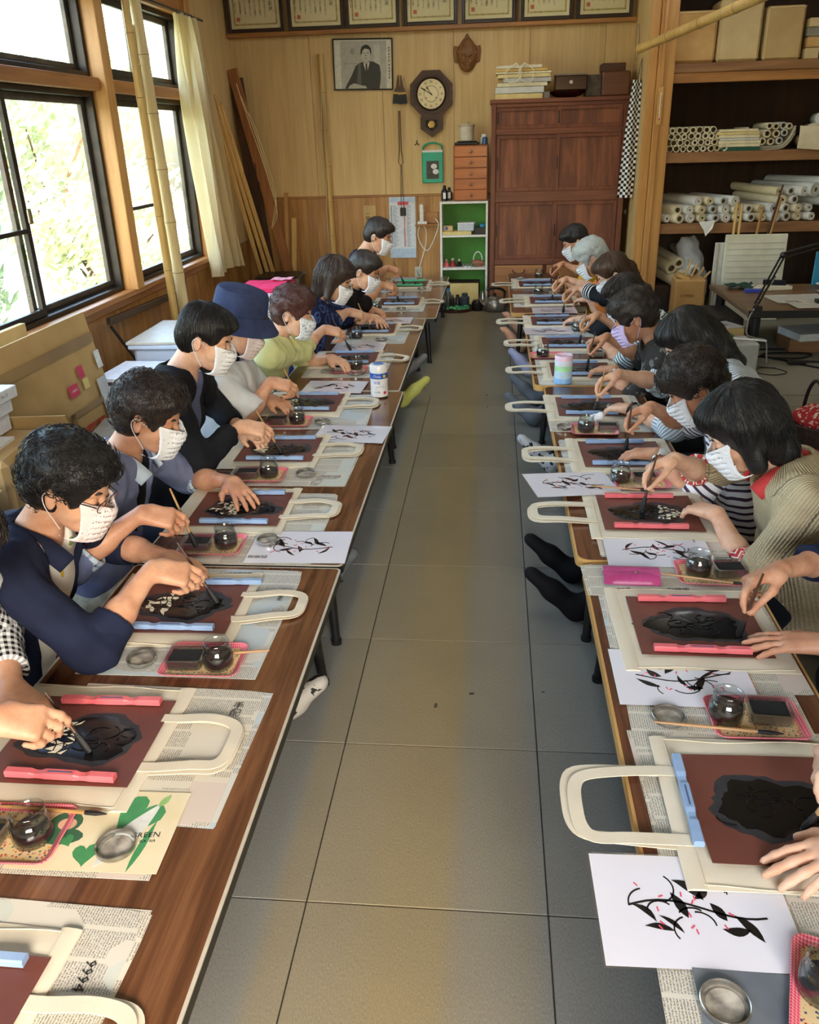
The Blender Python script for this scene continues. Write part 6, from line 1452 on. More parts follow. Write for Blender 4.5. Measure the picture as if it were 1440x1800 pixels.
# phone on its bracket shelf, cable, outlet
r = thing('bracket_shelf', 'small wooden bracket shelf on the wall holding a phone', 'shelf', (-.60, WALLY, .70), 0); MB().span((-.12, -.13, -.014), (.09, 0, 0), .003).build('board', M_postx, r); MB().span((-.10, -.012, -.0), (.09, 0, .1), .003).build('back_board', M_postx, r)
r = thing('cordless_phone', 'white cordless phone standing in its charger', 'phone', (-.655, WALLY - .075, .701), 0); MB().box((0, 0, .012), (.09, .07, .024), None, .006).build('charger', M_white, r); MB().box((-.005, .005, .095), (.036, .026, .155), Matrix.Rotation(.05, 3, 'X'), .009).build('handset', M_white, r)
r = thing('phone_cable', 'white cable looping down from the phone to the outlet', 'cable', (-.655, WALLY - .02, .70), 0); MB().tube(smoothpath([(.12, -.09, .05), (.15, -.1, -.02), (.06, -.08, -.22), (0, -.08, -.2), (-.04, -.075, -.1), (-.02, -.07, -.01), (.03, -.05, -.05), (.02, -.01, -.2), (-.04, -.008, -.4), (-.03, -.006, -.46)], 8), .0045, 6).build('cord', M_white, r, True)
r = thing('wall_outlet', 'beige wall outlet low on the back wall', 'outlet', (-.705, WALLY - .003, .255), 0); MB().box((0, -.004, 0), (.07, .01, .11), None, .003).build('plate', M_edgeW, r); MB().box((0, -.012, 0), (.03, .014, .05), None, .003).build('plug', flat('plug_grey', (150, 160, 150), .5), r)
p = at_y(733, 252, WALLY); r = thing('wall_hook', 'small three pronged metal hook on the back wall', 'hook', (p.x, WALLY - .002, p.z)); 
for a in (PI / 2, PI * 1.2, -PI * .2): MB().tube([(0, -.004, 0), (.026 * math.cos(a), -.006, .026 * math.sin(a))], .004, 6).build('prong', M_black, r)
# ================================================================== BOOKCASE, CHEST, CABINET
def open_box(root, w, d, h, t, mt, back=None):
    """front at y=0, body back to y=d"""
    mb = MB(); MB().span((-w / 2, 0, 0), (-w / 2 + t, d, h), .002).build('side_panel', mt, root); MB().span((w / 2 - t, 0, 0), (w / 2, d, h), .002).build('side_panel', mt, root)
    MB().span((-w / 2, 0, h), (w / 2, d, h + t), .002).build('top_board', mt, root)
    if back: MB().span((-w / 2 + t, d - .006, 0), (w / 2 - t, d, h)).build('back_panel', back, root)
r = thing('white_bookcase', 'white open bookcase with a bright green back panel', 'bookcase', (-.265, 7.9, 0)); M_wl = flat('white_laminate', (236, 234, 228), .35); M_gb = mat('green_back', (62, 140, 30), .5, (50, 122, 24), 4)
open_box(r, .43, .28, .885, .02, M_wl, M_gb)
for z in (.02, .315, .6): MB().span((-.195, .002, z), (.195, .274, z + .02), .002).build('shelf', M_wl, r)
r = thing('drawer_chest', 'small wooden chest of five drawers on the white bookcase', 'chest', (-.205, 7.915, .906)); M_ch = wood('orange_wood', (184, 100, 42), (152, 76, 28), 0, 36, .3, 1, .05, .3); M_ch2 = wood('orange_wood_side', (138, 72, 34), (108, 54, 24), 2, 36, .35); M_knob = wood('turned_knob', (172, 112, 70), (132, 80, 46), 1, 40, .3)
MB().span((-.15, .008, 0), (.15, .26, .455), .003).build('carcass', M_ch2, r)
for k in range(5): d = MB().span((-.142, -.004, .008 + k * .0885), (.142, .01, .008 + k * .0885 + .084), .003).build('drawer', M_ch, r); MB().lathe([(.006, 0), (.006, .008), (.016, .014), (.017, .022), (.0, .028)], (0, -.004, .05 + k * .0885), 16, RX.to_3x3()).build('knob', M_knob, d, True)
# things on the chest
r = thing('ink_slab_tray', 'flat black tray on top of the drawer chest', 'tray', (-.24, 8.03, .3615 + 1.0)); MB().box((0, 0, .011), (.20, .2, .02), Matrix.Rotation(-.08, 3, 'Z'), .004).build('base', M_black, r); MB().box((0, 0, .026), (.16, .16, .008), Matrix.Rotation(-.08, 3, 'Z'), .003).build('raised_pad', M_black, r)
lathe_thing('ceramic_pot', 'white ribbed ceramic pot with a rope handle on the drawer chest', 'pot', (-.245, 8.03, 1.393), (('pot', [(.055, 0), (.06, .003), (.068, .12), (.071, .13), (.066, .132), (.062, .12), (.0, .11)], mat('pot_glaze', (230, 222, 204), .5, (214, 204, 184), 20)), ('rope', [(.0715, .118), (.0745, .122), (.0715, .126)], _mats['hemp_cord']), ('dried_stems', [(.0, .112), (.03, .125), (.012, .155), (.0, .15)], _mats['hemp_cord'])))
for k, (x, y, c_, lb) in enumerate(((-.1, 8.06, M_white, 'taller white capped bottle on the drawer chest'), (-.085, 7.985, mat('blue_bottle', (60, 96, 140), .3), 'blue labelled bottle at the right end of the drawer chest'))):
    lathe_thing('bottle', lb, 'bottle', (x, y, 1.362), (('body', [(.022, 0), (.024, .002), (.024, .05), (.014, .06)], c_), ('cap', [(.014, .06), (.014, .082), (.0, .083)], M_white)), 'bottles on the chest')
for k, (x, mt, lb) in enumerate(((-.44, mat('ink_bottle_navy', (24, 26, 46), .3), 'navy ink bottle with white label on the bookcase'), (-.40, mat('ink_bottle_brown', (70, 60, 52), .35), 'squat brown ink bottle on the bookcase beside the chest'))):
    r = lathe_thing('ink_bottle', lb, 'bottle', (x, 7.99 + k * .05, .906), (('body', [(.026, 0), (.028, .002), (.028, .085 - k * .02), (.012, .105 - k * .02)], mt), ('cap', [(.013, .105 - k * .02), (.013, .13 - k * .02), (.0, .131 - k * .02)], M_black)), 'ink bottles on the bookcase')
    MB().box((0, -.0275, .045), (.024, .002, .05)).build('label', M_white, r)
# things inside the bookcase
def boxthing(name, label, cat, loc, dims, mt, rz=0, extra=None, grp=None, lid=None):
    r = thing(name, label, cat, loc, rz, grp); MB().box((0, 0, dims[2] / 2), dims, None, min(dims) * .06).build('body', mt, r)
    if lid: MB().box((0, 0, dims[2] + .004), (dims[0] * 1.03, dims[1] * 1.03, .012), None, .003).build('lid', lid, r)
    if extra: extra(r)
    return r
M_card = mat('cardboard', (196, 156, 98), .8, (180, 138, 82), 6, (120, .15)); M_card2 = mat('cardboard_pale', (204, 180, 132), .8, (190, 164, 116), 5, (120, .15)); M_manila = mat('manila', (226, 206, 140), .7, (212, 190, 122), 8)
boxthing('small_carton', 'small carton with a blue square on the top bookcase shelf', 'box', (-.41, 8.0, .65), (.085, .09, .045), M_card2, 0, lambda r: MB().box((-.012, -.0458, .024), (.022, .002, .026)).build('blue_square', M_cobalt, r))
boxthing('envelope_stack', 'stack of manila envelopes on the top bookcase shelf', 'envelopes', (-.33, 8.0, .621), (.26, .18, .028), M_manila, .03)
boxthing('document_tray', 'tilted white document case on the bookcase envelopes', 'case', (-.24, 8.02, .65), (.15, .14, .06), flat('case_grey', (196, 206, 220), .3), -.15, lid=M_white)
boxthing('black_box', 'low black box at the right of the top bookcase shelf', 'box', (-.115, 8.0, .621), (.11, .16, .06), M_black, 0)
lathe_thing('blue_tape', 'round blue tape case on the black box', 'tape', (-.1, 7.97, .682), (('roll', [(.0, 0), (.026, 0), (.026, .024), (.0, .024)], mat('teal_plastic', (40, 130, 170), .3)),))
for k, (x, mt, lb, s_) in enumerate(((-.43, M_pink, 'small red doll on the left of the middle bookcase shelf', .03), (-.37, mat('doll_red', (150, 40, 40), .5), 'dark red doll beside the small red doll', .034), (-.31, M_blk, 'black lacquer doll in the middle of the bookcase', .03))):
    lathe_thing('doll', lb, 'doll', (x, 8.0, .336), (('skirt', [(s_, 0), (s_ * .9, .01), (s_ * .4, s_ * 1.4)], mt), ('head', [(.0, s_ * 1.3), (s_ * .35, s_ * 1.45), (s_ * .45, s_ * 1.8), (s_ * .3, s_ * 2.15), (.0, s_ * 2.25)], M_edgeW)), 'dolls on the bookcase')
for k in (0, 1): r = thing('sandal', '%s miniature black sandal on the middle bookcase shelf' % ('left', 'right')[k], 'sandal', (-.25 + k * .036, 7.93, .336), .15, 'miniature sandals'); MB().prism(circ(0, 0, .016, 16, .03), 0, .01).build('sole', M_white, r); MB().tube([(-.014, 0, .01), (0, .012, .018), (.014, 0, .01)], .003, 6).build('strap', M_black, r)
r = thing('craft_basket', 'little basket of coloured cloth with a white hoop handle', 'basket', (-.14, 8.0, .336)); MB().lathe([(.045, 0), (.06, .03), (.055, .05), (.0, .06)], seg=20).build('bundle', mat('cloth_mix', (190, 96, 80), .7, (90, 110, 80), 30), r, True); MB().tube([(.04 * math.cos(t), 0, .05 + .075 * math.sin(t)) for t in np.linspace(0, PI, 14)], .005, 6).build('hoop_handle', M_white, r, True)
boxthing('dark_crate', 'dark wooden crate in the lowest bookcase bay', 'crate', (-.27, 8.0, .041), (.3, .2, .16), M_dark)
# big cabinet
M_cab = wood('cabinet_frame', (122, 66, 44), (88, 44, 29), 2, 26, .45, 1, .06, 0); M_cabx = wood('cabinet_frame_x', (122, 68, 46), (90, 46, 30), 0, 26, .45, 1, .06, 0); M_door = wood('cabinet_door', (138, 82, 54), (100, 54, 35), 2, 16, .5, 1, .06, 0, c3=(86, 44, 30)); M_drw = wood('cabinet_drawer', (172, 118, 72), (138, 86, 48), 0, 20, .4)
r = thing('wooden_cabinet', 'tall reddish brown wooden cabinet with panelled sliding doors', 'cabinet', (.535, 7.75, 0)); cw = .565
MB().span((-cw, .03, 0), (cw, .44, 1.675), .003).build('carcass', M_cab, r); MB().span((-cw - .012, -.012, 1.668), (cw + .012, .445, 1.7), .004).build('top_board', M_cabx, r)
for x0, x1 in ((-cw, -cw + .04), (cw - .045, cw)): MB().span((x0, -.004, .0), (x1, .034, 1.668), .003).build('stile', M_cab, r)
for z0, z1 in ((1.64, 1.668), (1.43, 1.475), (.9, .985), (.375, .425), (0, .05)): MB().span((-cw + .04, -.002, z0), (cw - .045, .034, z1), .003).build('rail', M_cabx, r)
def paneldoor(x0, x1, z0, z1, dy):
    mb = MB(); t = .03; mb.span((x0, dy, z0), (x0 + t, dy + .02, z1), .002); mb.span((x1 - t, dy, z0), (x1, dy + .02, z1), .002); mb.span((x0 + t, dy, z0), (x1 - t, dy + .02, z0 + t), .002); mb.span((x0 + t, dy, z1 - t), (x1 - t, dy + .02, z1), .002)
    d = mb.build('door', M_cab, r); MB().span((x0 + t, dy + .012, z0 + t), (x1 - t, dy + .018, z1 - t)).build('door_panel', M_door, d)
    MB().span((x0 + .008, dy - .002, (z0 + z1) / 2 - .05), (x0 + .02, dy + .004, (z0 + z1) / 2 + .05), .003).build('finger_pull', M_black, d)
for z0, z1 in ((1.475, 1.64), (.985, 1.43), (.425, .9)): paneldoor(-cw + .045, .0, z0, z1, .014); paneldoor(-.02, cw - .05, z0, z1, .002)
for x0, x1 in ((-cw + .045, -.095), (-.06, .48)):
    for z0, z1 in ((.215, .37), (.055, .205)):
        d = MB().span((x0, -.002, z0), (x1, .03, z1), .003).build('drawer', M_drw, r); cx = (x0 + x1) / 2; zc = z1 - .05
        MB().tube(smoothpath([(cx - .05, -.004, zc + .012), (cx - .045, -.022, zc - .008), (cx, -.028, zc - .02), (cx + .045, -.022, zc - .008), (cx + .05, -.004, zc + .012)], 4), .0045, 6).build('pull', M_black, d, True)
# on top of the cabinet
zt = 1.7; M_stk = [mat('paper_stack_%d' % k, c_, .75, None, 20) for k, c_ in enumerate(((226, 204, 140), (214, 214, 208), (232, 222, 186), (196, 196, 190), (228, 208, 150), (236, 226, 190), (220, 180, 100), (232, 222, 196)))]
z = zt
for k, (w, h_, dx) in enumerate(((.40, .045, -.01), (.41, .05, 0), (.42, .03, .02), (.40, .035, .06), (.44, .03, .04), (.46, .016, .03), (.42, .022, .02), (.38, .026, .0))):
    boxthing('paper_bundle', '%s bundle of papers piled on the left of the cabinet top' % ('lowest', 'second', 'third', 'fourth', 'fifth', 'sixth', 'seventh', 'topmost')[k], 'papers', (.20 + dx, 7.95, z), (w * .98, .3, h_ - .003), M_stk[k], random.uniform(-.05, .05), grp='paper bundles on the cabinet'); z += h_
r = thing('twine_loops', 'loops of white twine hanging over the paper pile', 'twine', (.2, 7.78, z - .1)); 
for q in (-1, 1): MB().tube(smoothpath([(q * .03, 0, .11), (q * .11, -.015, .05), (q * .09, -.02, -.03), (q * .02, -.02, -.02), (-q * .01, -.015, .04), (q * .03, 0, .11)], 5), .005, 6).build('loop', M_cream, r, True)
boxthing('lacquer_box', 'black lacquer box with a pale crest on top of the cabinet', 'box', (.62, 7.92, zt + .055), (.26, .2, .11), mat('brown_lacquer', (58, 34, 24), .2), 0, lambda r: MB().lathe([(.0, .002), (.014, .002), (.014, 0)], (0, -.1, .06), 14, RX.to_3x3()).build('crest', M_edgeW, r), lid=mat('lacquer_edge', (120, 110, 100), .3))
lathe_thing('lacquer_bowl', 'wide black and red lacquer bowl under the crested box', 'bowl', (.6, 7.93, zt), (('bowl', [(.06, 0), (.065, .004), (.12, .02), (.15, .045), (.152, .052), (.0, .05)], mat('red_black_lacquer', (60, 14, 14), .2, (18, 12, 12), 8)),))
boxthing('small_grey_box', 'small grey box beside the lacquer bowl', 'box', (.425, 7.83, zt), (.05, .06, .05), flat('grey_card', (120, 116, 104), .6))
boxthing('stone_block', 'dark mottled block standing on the cabinet top', 'block', (.81, 7.95, zt), (.13, .2, .165), mat('dark_stone', (84, 70, 52), .7, (54, 44, 34), 24))
boxthing('wooden_box', 'plain dark wooden box at the right of the cabinet top', 'box', (.985, 7.95, zt), (.225, .26, .185), wood('walnut_box', (104, 62, 38), (80, 46, 28), 0, 24, .5))
boxthing('small_wooden_box', 'small wooden box on top of the plain dark box', 'box', (.965, 7.97, zt + .186), (.19, .2, .06), wood('walnut_box2', (82, 48, 30), (60, 34, 22), 0, 24, .5))
# ---- floor in front of the bookcase
r = thing('aluminium_kettle', 'dented aluminium kettle with black handle on the carpet', 'kettle', (.02, 7.6, .002), .3); M_alm = mat('aluminium', (176, 174, 168), .35, (150, 148, 142), 14, metal=.85)
MB().lathe([(.085, 0), (.094, .008), (.1, .03), (.098, .075), (.085, .1), (.06, .112), (.05, .114), (.05, .112), (.0, .112)], seg=32).build('body', M_alm, r, True); MB().lathe([(.05, .114), (.045, .122), (.02, .128), (.0, .129)], seg=24).build('lid', M_alm, r, True); MB().lathe([(.007, .128), (.013, .14), (.012, .15), (.0, .154)], seg=14).build('lid_knob', M_black, r, True)
MB().tube([(-.09, 0, .055), (-.125, 0, .085), (-.14, 0, .115)], [.02, .014, .01], 10).build('spout', M_alm, r, True); MB().tube(smoothpath([(.085, 0, .1), (.09, 0, .16), (.04, 0, .19), (-.04, 0, .195), (-.075, 0, .18)], 4), .011, 8).build('handle', M_black, r, True)
r = thing('round_tray', 'dark red oval tray holding bottles on the carpet', 'tray', (-.34, 7.66, .002)); MB().lathe([(.0, .006), (.155, .006), (.17, .028), (.176, .028), (.172, .0), (.0, 0)], seg=36, cap=False).build('tray', mat('tray_lacquer', (70, 30, 24), .4, (48, 20, 18), 12), r, True)
for k, (x, y, rr, h_, mt, cm, lb) in enumerate(((-.45, 7.69, .028, .15, glassmat('smoky_plastic', (.75, .75, .77, 1), .2, .3), M_plastic, 'tall clear plastic bottle on the round tray'), (-.40, 7.745, .026, .165, mat('olive_glass', (90, 96, 90), .2), mat('blue_cap', (60, 150, 200), .4), 'bottle with a bright blue cap on the round tray'), (-.365, 7.69, .024, .12, mat('dark_can', (70, 66, 62), .3, metal=.6), M_steel, 'narrow steel can on the round tray'), (-.315, 7.70, .022, .12, mat('black_can', (34, 34, 36), .3), M_black, 'slim black bottle on the round tray'), (-.25, 7.71, .042, .13, mat('slate_bottle', (66, 80, 92), .35), mat('slate_cap', (60, 70, 80), .4), 'wide slate blue bottle on the round tray'))):
    lathe_thing('bottle', lb, 'bottle', (x, y, .009), (('body', [(rr * .95, 0), (rr, .004), (rr, h_ * .75), (rr * .55, h_ * .86)], mt), ('cap', [(rr * .6, h_ * .86), (rr * .6, h_), (.0, h_ + .001)], cm)), 'bottles on the round tray')
r = thing('green_rag', 'crumpled green striped rag on the round tray', 'cloth', (-.31, 7.6, .012)); MB().grid(lambda u, v: ((u - .5) * .2, (v - .5) * .1, .012 + .014 * math.sin(u * 9) * math.sin(v * 7 + u * 4) + .02 * (1 - abs(2 * v - 1))), 16, 12, .004).build('cloth', patmat('rag_green', 'speck', [(40, 132, 84), (150, 190, 160)], .02), r, True)
lathe_thing('black_pot', 'small black lidded pot between tray and kettle', 'pot', (-.135, 7.62, .002), (('pot', [(.045, 0), (.05, .01), (.052, .07), (.04, .08)], M_black), ('lid', [(.042, .08), (.04, .09), (.0, .094)], M_black)))
boxthing('leaning_papers', 'cream papers leaning behind the bottles against the bookcase', 'papers', (-.26, 7.86, .002), (.26, .03, .2), M_manila)
lathe_thing('white_jug', 'small white plastic jug near the kettle', 'jug', (-.09, 7.74, .002), (('body', [(.03, 0), (.034, .01), (.034, .1), (.022, .13), (.022, .15), (.0, .15)], M_plastic),))
# ================================================================== LEFT SIDE: curtain, poles, cartons
def fabric_tl(name, col, col2):
    B = NB(name); n = B.noise(B.coord('Object'), 6, 3); B.set(col=B.ramp(n, [(.3, srgb(*col2)), (.7, srgb(*col))]), rough=.9, spec=.1)
    t = B.node('BsdfTranslucent'); t.inputs[0].default_value = srgb(*col); mx = B.node('MixShader'); mx.inputs[0].default_value = .45
    B.link(B.b.outputs[0], mx.inputs[1]); B.link(t.outputs[0], mx.inputs[2]); B.link(mx.outputs[0], B.out.inputs[0]); return B.mat
r = thing('window_curtain', 'gathered cream curtain at the far end of the windows', 'curtain', (XL + .12, 6.52, 0))
def cur(u, v):
    z = .47 + (2.27 - .47) * v; w = .36 + .50 * (1 - v) ** .8; sh = .30 * (1 - v) ** 1.4
    y = sh * .45 + w * u + .02 * math.sin(u * 40 + v * 3); amp = .028 + .02 * (1 - v)
    return (amp * math.sin(u * 2 * PI * 7 + 1.3 * math.sin(3 * v)) + .02 * math.sin(u * 17 + 5 * v), y, z - .02 * math.sin(u * 9) * (1 - v))
MB().grid(cur, 110, 24).build('drape', fabric_tl('cream_curtain', (240, 228, 190), (232, 216, 170)), r, 'all')
MB().tube([(0, -.5, 2.285), (0, .62, 2.285)], .009, 8).build('rail', M_alu2, r, True)
mb = MB()
for k in range(7): MB().tube([(.012 * math.cos(t), .06 + .05 * k, 2.283 + .012 * math.sin(t)) for t in np.linspace(0, 2 * PI, 11)[:-1]], .002, 5, closed=True).build('curtain_ring', M_steel, r, True)
# bamboo poles leaning by the window post
def leanpx(a, b, X): return at_x(a[0], a[1], X), at_x(b[0], b[1], X)
pa, pb = leanpx((236, -40), (326, 540), XL + .22); bamboo('bamboo_pole', 'thick pale bamboo pole leaning upright before the far window', (pb.x, pb.y, .0), (pa.x - .02, pa.y - .02, pa.z + .25), .036, .032, M_bam2, 8, grp='bamboo poles at the window')
pa, pb = leanpx((225, 10), (312, 515), XL + .2); rt = bamboo('bamboo_pole', 'slimmer golden bamboo pole just left of the thick pale one', (pb.x - .01, pb.y - .06, .0), (pa.x, pa.y - .05, pa.z + .2), .024, .02, M_bam, 7, grp='bamboo poles at the window')
pa, pb = leanpx((232, 60), (306, 470), XL + .17)
r = thing('reed_bundle', 'bundle of thin split bamboo strips tied beside the poles', 'reeds', (pb.x, pb.y + .01, .0)); d = Vector((pa.x - pb.x, pa.y - pb.y, pa.z + .05))
for k in range(9): a = k * .7; o_ = V(.012 * math.cos(a), .016 * math.sin(a), 0); MB().tube([o_, d * .5 + o_ * 1.3, d * (1 - .03 * (k % 4)) + o_ * .6], .004, 5).build('strip', M_bam if k % 2 else M_bam2, r, True)
for t in (.25, .6, .9): MB().tube([d * t + V(.022 * math.cos(a), .026 * math.sin(a), .0) for a in np.linspace(0, 2 * PI, 13)[:-1]], .003, 5, closed=True).build('tie', M_cream, r, True)
# lumber leaning in the corner
M_lum = [wood('lumber_pale', (214, 178, 112), (190, 150, 88), 2, 30, .6), wood('lumber_mid', (186, 140, 82), (156, 110, 60), 2, 30, .6), wood('lumber_red', (158, 104, 58), (128, 80, 42), 2, 30, .6), wood('lumber_dark', (84, 56, 38), (58, 38, 27), 2, 24, .65)]
def lumber(label, base, top, w, t, mi, cat='timber', grp='timber leaning in the corner', name='timber'):
    base, top = Vector(base), Vector(top); d = top - base; L = d.length; r = thing(name, label, cat, base, 0, grp); z = d.normalized(); y = V(0, 1, 0); x = y.cross(z).normalized(); y = z.cross(x); Rm = Matrix((x, y, z)).transposed()
    MB().box(z * L / 2, (t, w, L), Rm, .003).build('board', M_lum[mi], r); return r
for k, (lb, b, tp, w, t, mi) in enumerate((
    ('first pale squared batten leaning beside the curtain', (-2.09, 7.88, 0), (-2.22, 7.10, 1.80), .035, .03, 0), ('second pale squared batten leaning beside the curtain', (-2.04, 7.94, 0), (-2.2, 7.16, 1.78), .035, .03, 0),
    ('third pale squared batten, foremost of the leaning ones', (-1.99, 7.96, 0), (-2.17, 7.22, 1.72), .034, .03, 0), ('fourth batten, rearmost against the pale ones', (-2.13, 7.99, 0), (-2.25, 7.26, 1.76), .034, .03, 1),
    ('long reddish plank tied with cane in the corner', (-1.86, 8.02, 0), (-2.29, 8.06, 2.02), .02, .09, 2), ('dark broad board behind the tied plank', (-2.12, 8.1, 0), (-2.28, 8.12, 1.95), .02, .13, 3),
    ('short reddish stick standing by the black case', (-2.0, 8.06, 0), (-1.98, 8.1, .92), .02, .04, 2), ('middle stick of the short ones by the case', (-1.95, 8.03, 0), (-1.91, 8.1, 1.0), .02, .036, 1), ('short pale stick rightmost by the case', (-1.89, 8.0, 0), (-1.85, 8.09, .78), .02, .045, 0))):
    lumber(lb, b, tp, w, t, mi)
r = thing('cane_coil', 'loops of split cane wound round the corner plank', 'cane', (-2.02, 8.0, .6))
for k in range(3): MB().tube(smoothpath([(-.22 + .03 * k, -.02, 1.3 - .1 * k), (-.12 + .02 * k, -.05, .95), (-.02 + .03 * k, -.06, .6 - .05 * k), (.05, -.05, .25 + .06 * k), (-.02, -.03, .1)], 6), .004, 5).build('strip', M_bam2, r, True)
r = thing('dark_reeds', 'dark dry reeds standing in the corner', 'reeds', (-2.2, 8.02, 0))
for k in range(7): MB().tube(smoothpath([(.02 * (k % 3) - .02, .02 * (k % 2), 0), (-.02 + .01 * k, .02, .6), (-.05 + .02 * k, .0, 1.1 + .08 * (k % 3))], 4), .005, 5).build('reed', M_lum[3], r, True)
# folded low table leaning under the window
r = thing('folded_table', 'dark folded table frame leaning against the panelling under the window', 'table', (XL + .05, 4.82, 0)); M_fold = wood('old_dark_wood', (92, 70, 50), (62, 46, 33), 1, 30, .6)
MB().box((.02, .52, .475), (.03, 1.06, .04), Matrix.Rotation(-.03, 3, 'X'), .004).build('top_rail', M_fold, r); MB().box((.11, .55, .16), (.03, 1.0, .05), None, .004).build('lower_rail', M_fold, r); MB().box((.16, .56, .06), (.03, 1.0, .04), None, .004).build('bottom_rail', wood('red_dark_wood', (120, 74, 44), (88, 52, 31), 1, 30, .6), r)
MB().tube([(.02, .01, .46), (.20, .14, .03)], .009, 6).build('strut', M_black, r); MB().tube([(.02, 1.04, .46), (.16, 1.12, .06)], .009, 6).build('strut', M_black, r)
# cartons and boxes behind the left row
def panel4(root, name, P4, th, mt):
    """thin slab through 4 points"""
    P4 = [Vector(p) for p in P4]; n = (P4[1] - P4[0]).cross(P4[3] - P4[0]).normalized() * th; return MB().add(P4 + [p + n for p in P4], [(3, 2, 1, 0), (4, 5, 6, 7), (0, 1, 5, 4), (1, 2, 6, 5), (2, 3, 7, 6), (3, 0, 4, 7)]).build(name, mt, root)
r = thing('flattened_carton', 'large flattened cardboard carton with stickers and red print leaning by the wall', 'carton', (-1.95, 3.2, 0)); M_kraft = mat('kraft_board', (190, 160, 108), .75, (172, 142, 92), 3, (60, .1)); M_redp = flat('red_print', (176, 66, 50), .7); M_tape = mat('brown_tape', (150, 120, 72), .35)
b0, b1, t1, t0 = V(.02, -.12, .0), V(.06, .80, .0), V(-.04, .76, .71), V(-.06, -.10, .70)
panel4(r, 'board', (b0, b1, t1, t0), -.012, M_kraft)
def onp(u, v, o=.002): return b0 + (b1 - b0) * u + ((t0 + (t1 - t0) * u) - (b0 + (b1 - b0) * u)) * v + V(.012 + o, 0, .001)
def dec(nm, u0, u1, v0, v1, mt, o=.002): return MB().add([onp(u0, v0, o), onp(u1, v0, o), onp(u1, v1, o), onp(u0, v1, o)], [(0, 1, 2, 3)]).build(nm, mt, r)
RP = (PI / 2, 0, PI / 2)
dec('tape_strip', .02, .98, .80, .87, M_tape); dec('tape_piece', .52, .88, .40, .44, M_tape); dec('tape_piece', .52, .56, .36, .44, M_tape)
dec('red_sticker', .57, .67, .53, .61, flat('crimson_sticker', (206, 50, 86), .4)); dec('red_sticker', .71, .77, .62, .70, _mats['crimson_sticker']); dec('yellow_sticker', .73, .79, .54, .61, M_manila); dec('label_sheet', .87, .97, .22, .56, mat('label_sheet', (206, 206, 208), .5, (180, 186, 204), 5)); dec('round_sticker', .93, .99, .62, .74, M_white)
for k, ch in enumerate('天地無用'[:3]): dec('print_frame', .52 + k * .11, .61 + k * .11, .20, .32, M_redp); text(ch, .07, M_kraft, r, onp(.565 + k * .11, .26, .006), RP)
text('CHEESE', .018, M_white, r, onp(.62, .57, .005), RP)
boxthing('carton', 'open cardboard carton with a bird mark at the left edge', 'carton', (-1.93, 2.84, 0), (.36, .40, .42), M_kraft, .1, lambda r: (MB().box((.182, .05, .25), (.003, .1, .1), Matrix.Rotation(PI / 4, 3, 'X')).build('label', M_white, r), text('6', .07, M_print, r, (.185, .05, .25), RP), MB().box((.13, .21, .44), (.26, .004, .07), Matrix.Rotation(.5, 3, 'X')).build('flap', M_kraft, r), MB().box((.0, -.05, .425), (.2, .24, .012)).build('paper', M_white, r), MB().box((.183, -.1, .35), (.002, .05, .14)).build('tape_strip', M_tape, r)))
z = .428
for k, (hh, dx) in enumerate(((.075, .0), (.06, .02), (.045, .05))):
    boxthing('white_flat_box', '%s white flat box stacked on the open carton' % ('lowest', 'middle', 'topmost')[k], 'box', (-2.04 + dx, 2.84, z), (.30, .34, hh), flat('white_box', (224, 226, 230), .5), .05 - .03 * k, (lambda r: text('No.12', .018, M_print, r, (.151, .08, .024), RP)) if k == 2 else None, grp='white flat boxes at the left edge'); z += hh + .002
boxthing('cream_board', 'tall cream board standing at the left edge under the window', 'board', (-2.22, 3.35, 0), (.03, .9, .69), M_card2)
boxthing('cream_carton', 'pale carton on the floor behind the row', 'carton', (-1.9, 2.34, 0), (.4, .4, .36), M_card2, -.05, lid=M_card2)
z = .0
for k, (w, d_, hh, mt, lb) in enumerate(((.42, .5, .15, M_card2, 'pale carton under the pile of books by the wall'), (.36, .42, .05, flat('book_grey', (170, 174, 180), .5), 'grey folder lowest in the pile by the wall'), (.34, .40, .04, mat('book_brown', (126, 92, 64), .6), 'brown book in the pile by the wall'), (.33, .4, .03, flat('book_white', (222, 224, 226), .5), 'white book in the pile by the wall'), (.3, .36, .025, mat('book_tan', (150, 112, 84), .6), 'tan book in the pile by the wall'), (.30, .38, .02, M_white, 'white papers topmost in the pile by the wall'))):
    boxthing('book_pile', lb, 'books', (-1.98 + .02 * (k % 3), 4.38 - .03 * (k % 2), z), (w, d_, hh), mt, random.uniform(-.1, .1), grp='pile of books and folders by the wall'); z += hh + .001
boxthing('paper_spread', 'loose printed papers spread before the book pile', 'papers', (-1.68, 4.0, .0), (.36, .5, .26), M_news[2], .2)
boxthing('felt_bag', 'soft grey cushion bag behind the plaid shirt', 'bag', (-1.62, 3.42, 0), (.3, .34, .30), mat('grey_felt', (150, 140, 122), .9, (128, 118, 102), 8), .15)
r = boxthing('storage_tub', 'translucent plastic storage tub with black clips', 'tub', (-1.88, 4.93, 0), (.40, .56, .37), mat('tub_plastic', (198, 208, 222), .35, (186, 196, 212), 5), 0, lambda r: [MB().box((.205, yy, .33), (.02, .09, .06), None, .005).build('clip', M_black, r) for yy in (-.12, .16)])
MB().box((0, 0, .375), (.44, .6, .03), None, .008).build('rim', _mats['tub_plastic'], r)
boxthing('tub_board', 'pale board lying on the plastic storage tub', 'board', (-1.88, 4.95, .392), (.46, .64, .014), M_edgeW, .02)
boxthing('file_box', 'white file box with printed side behind the green sweater', 'box', (-1.72, 5.9, 0), (.42, .55, .30), mat('file_box', (206, 200, 184), .6, (196, 190, 172), 4))
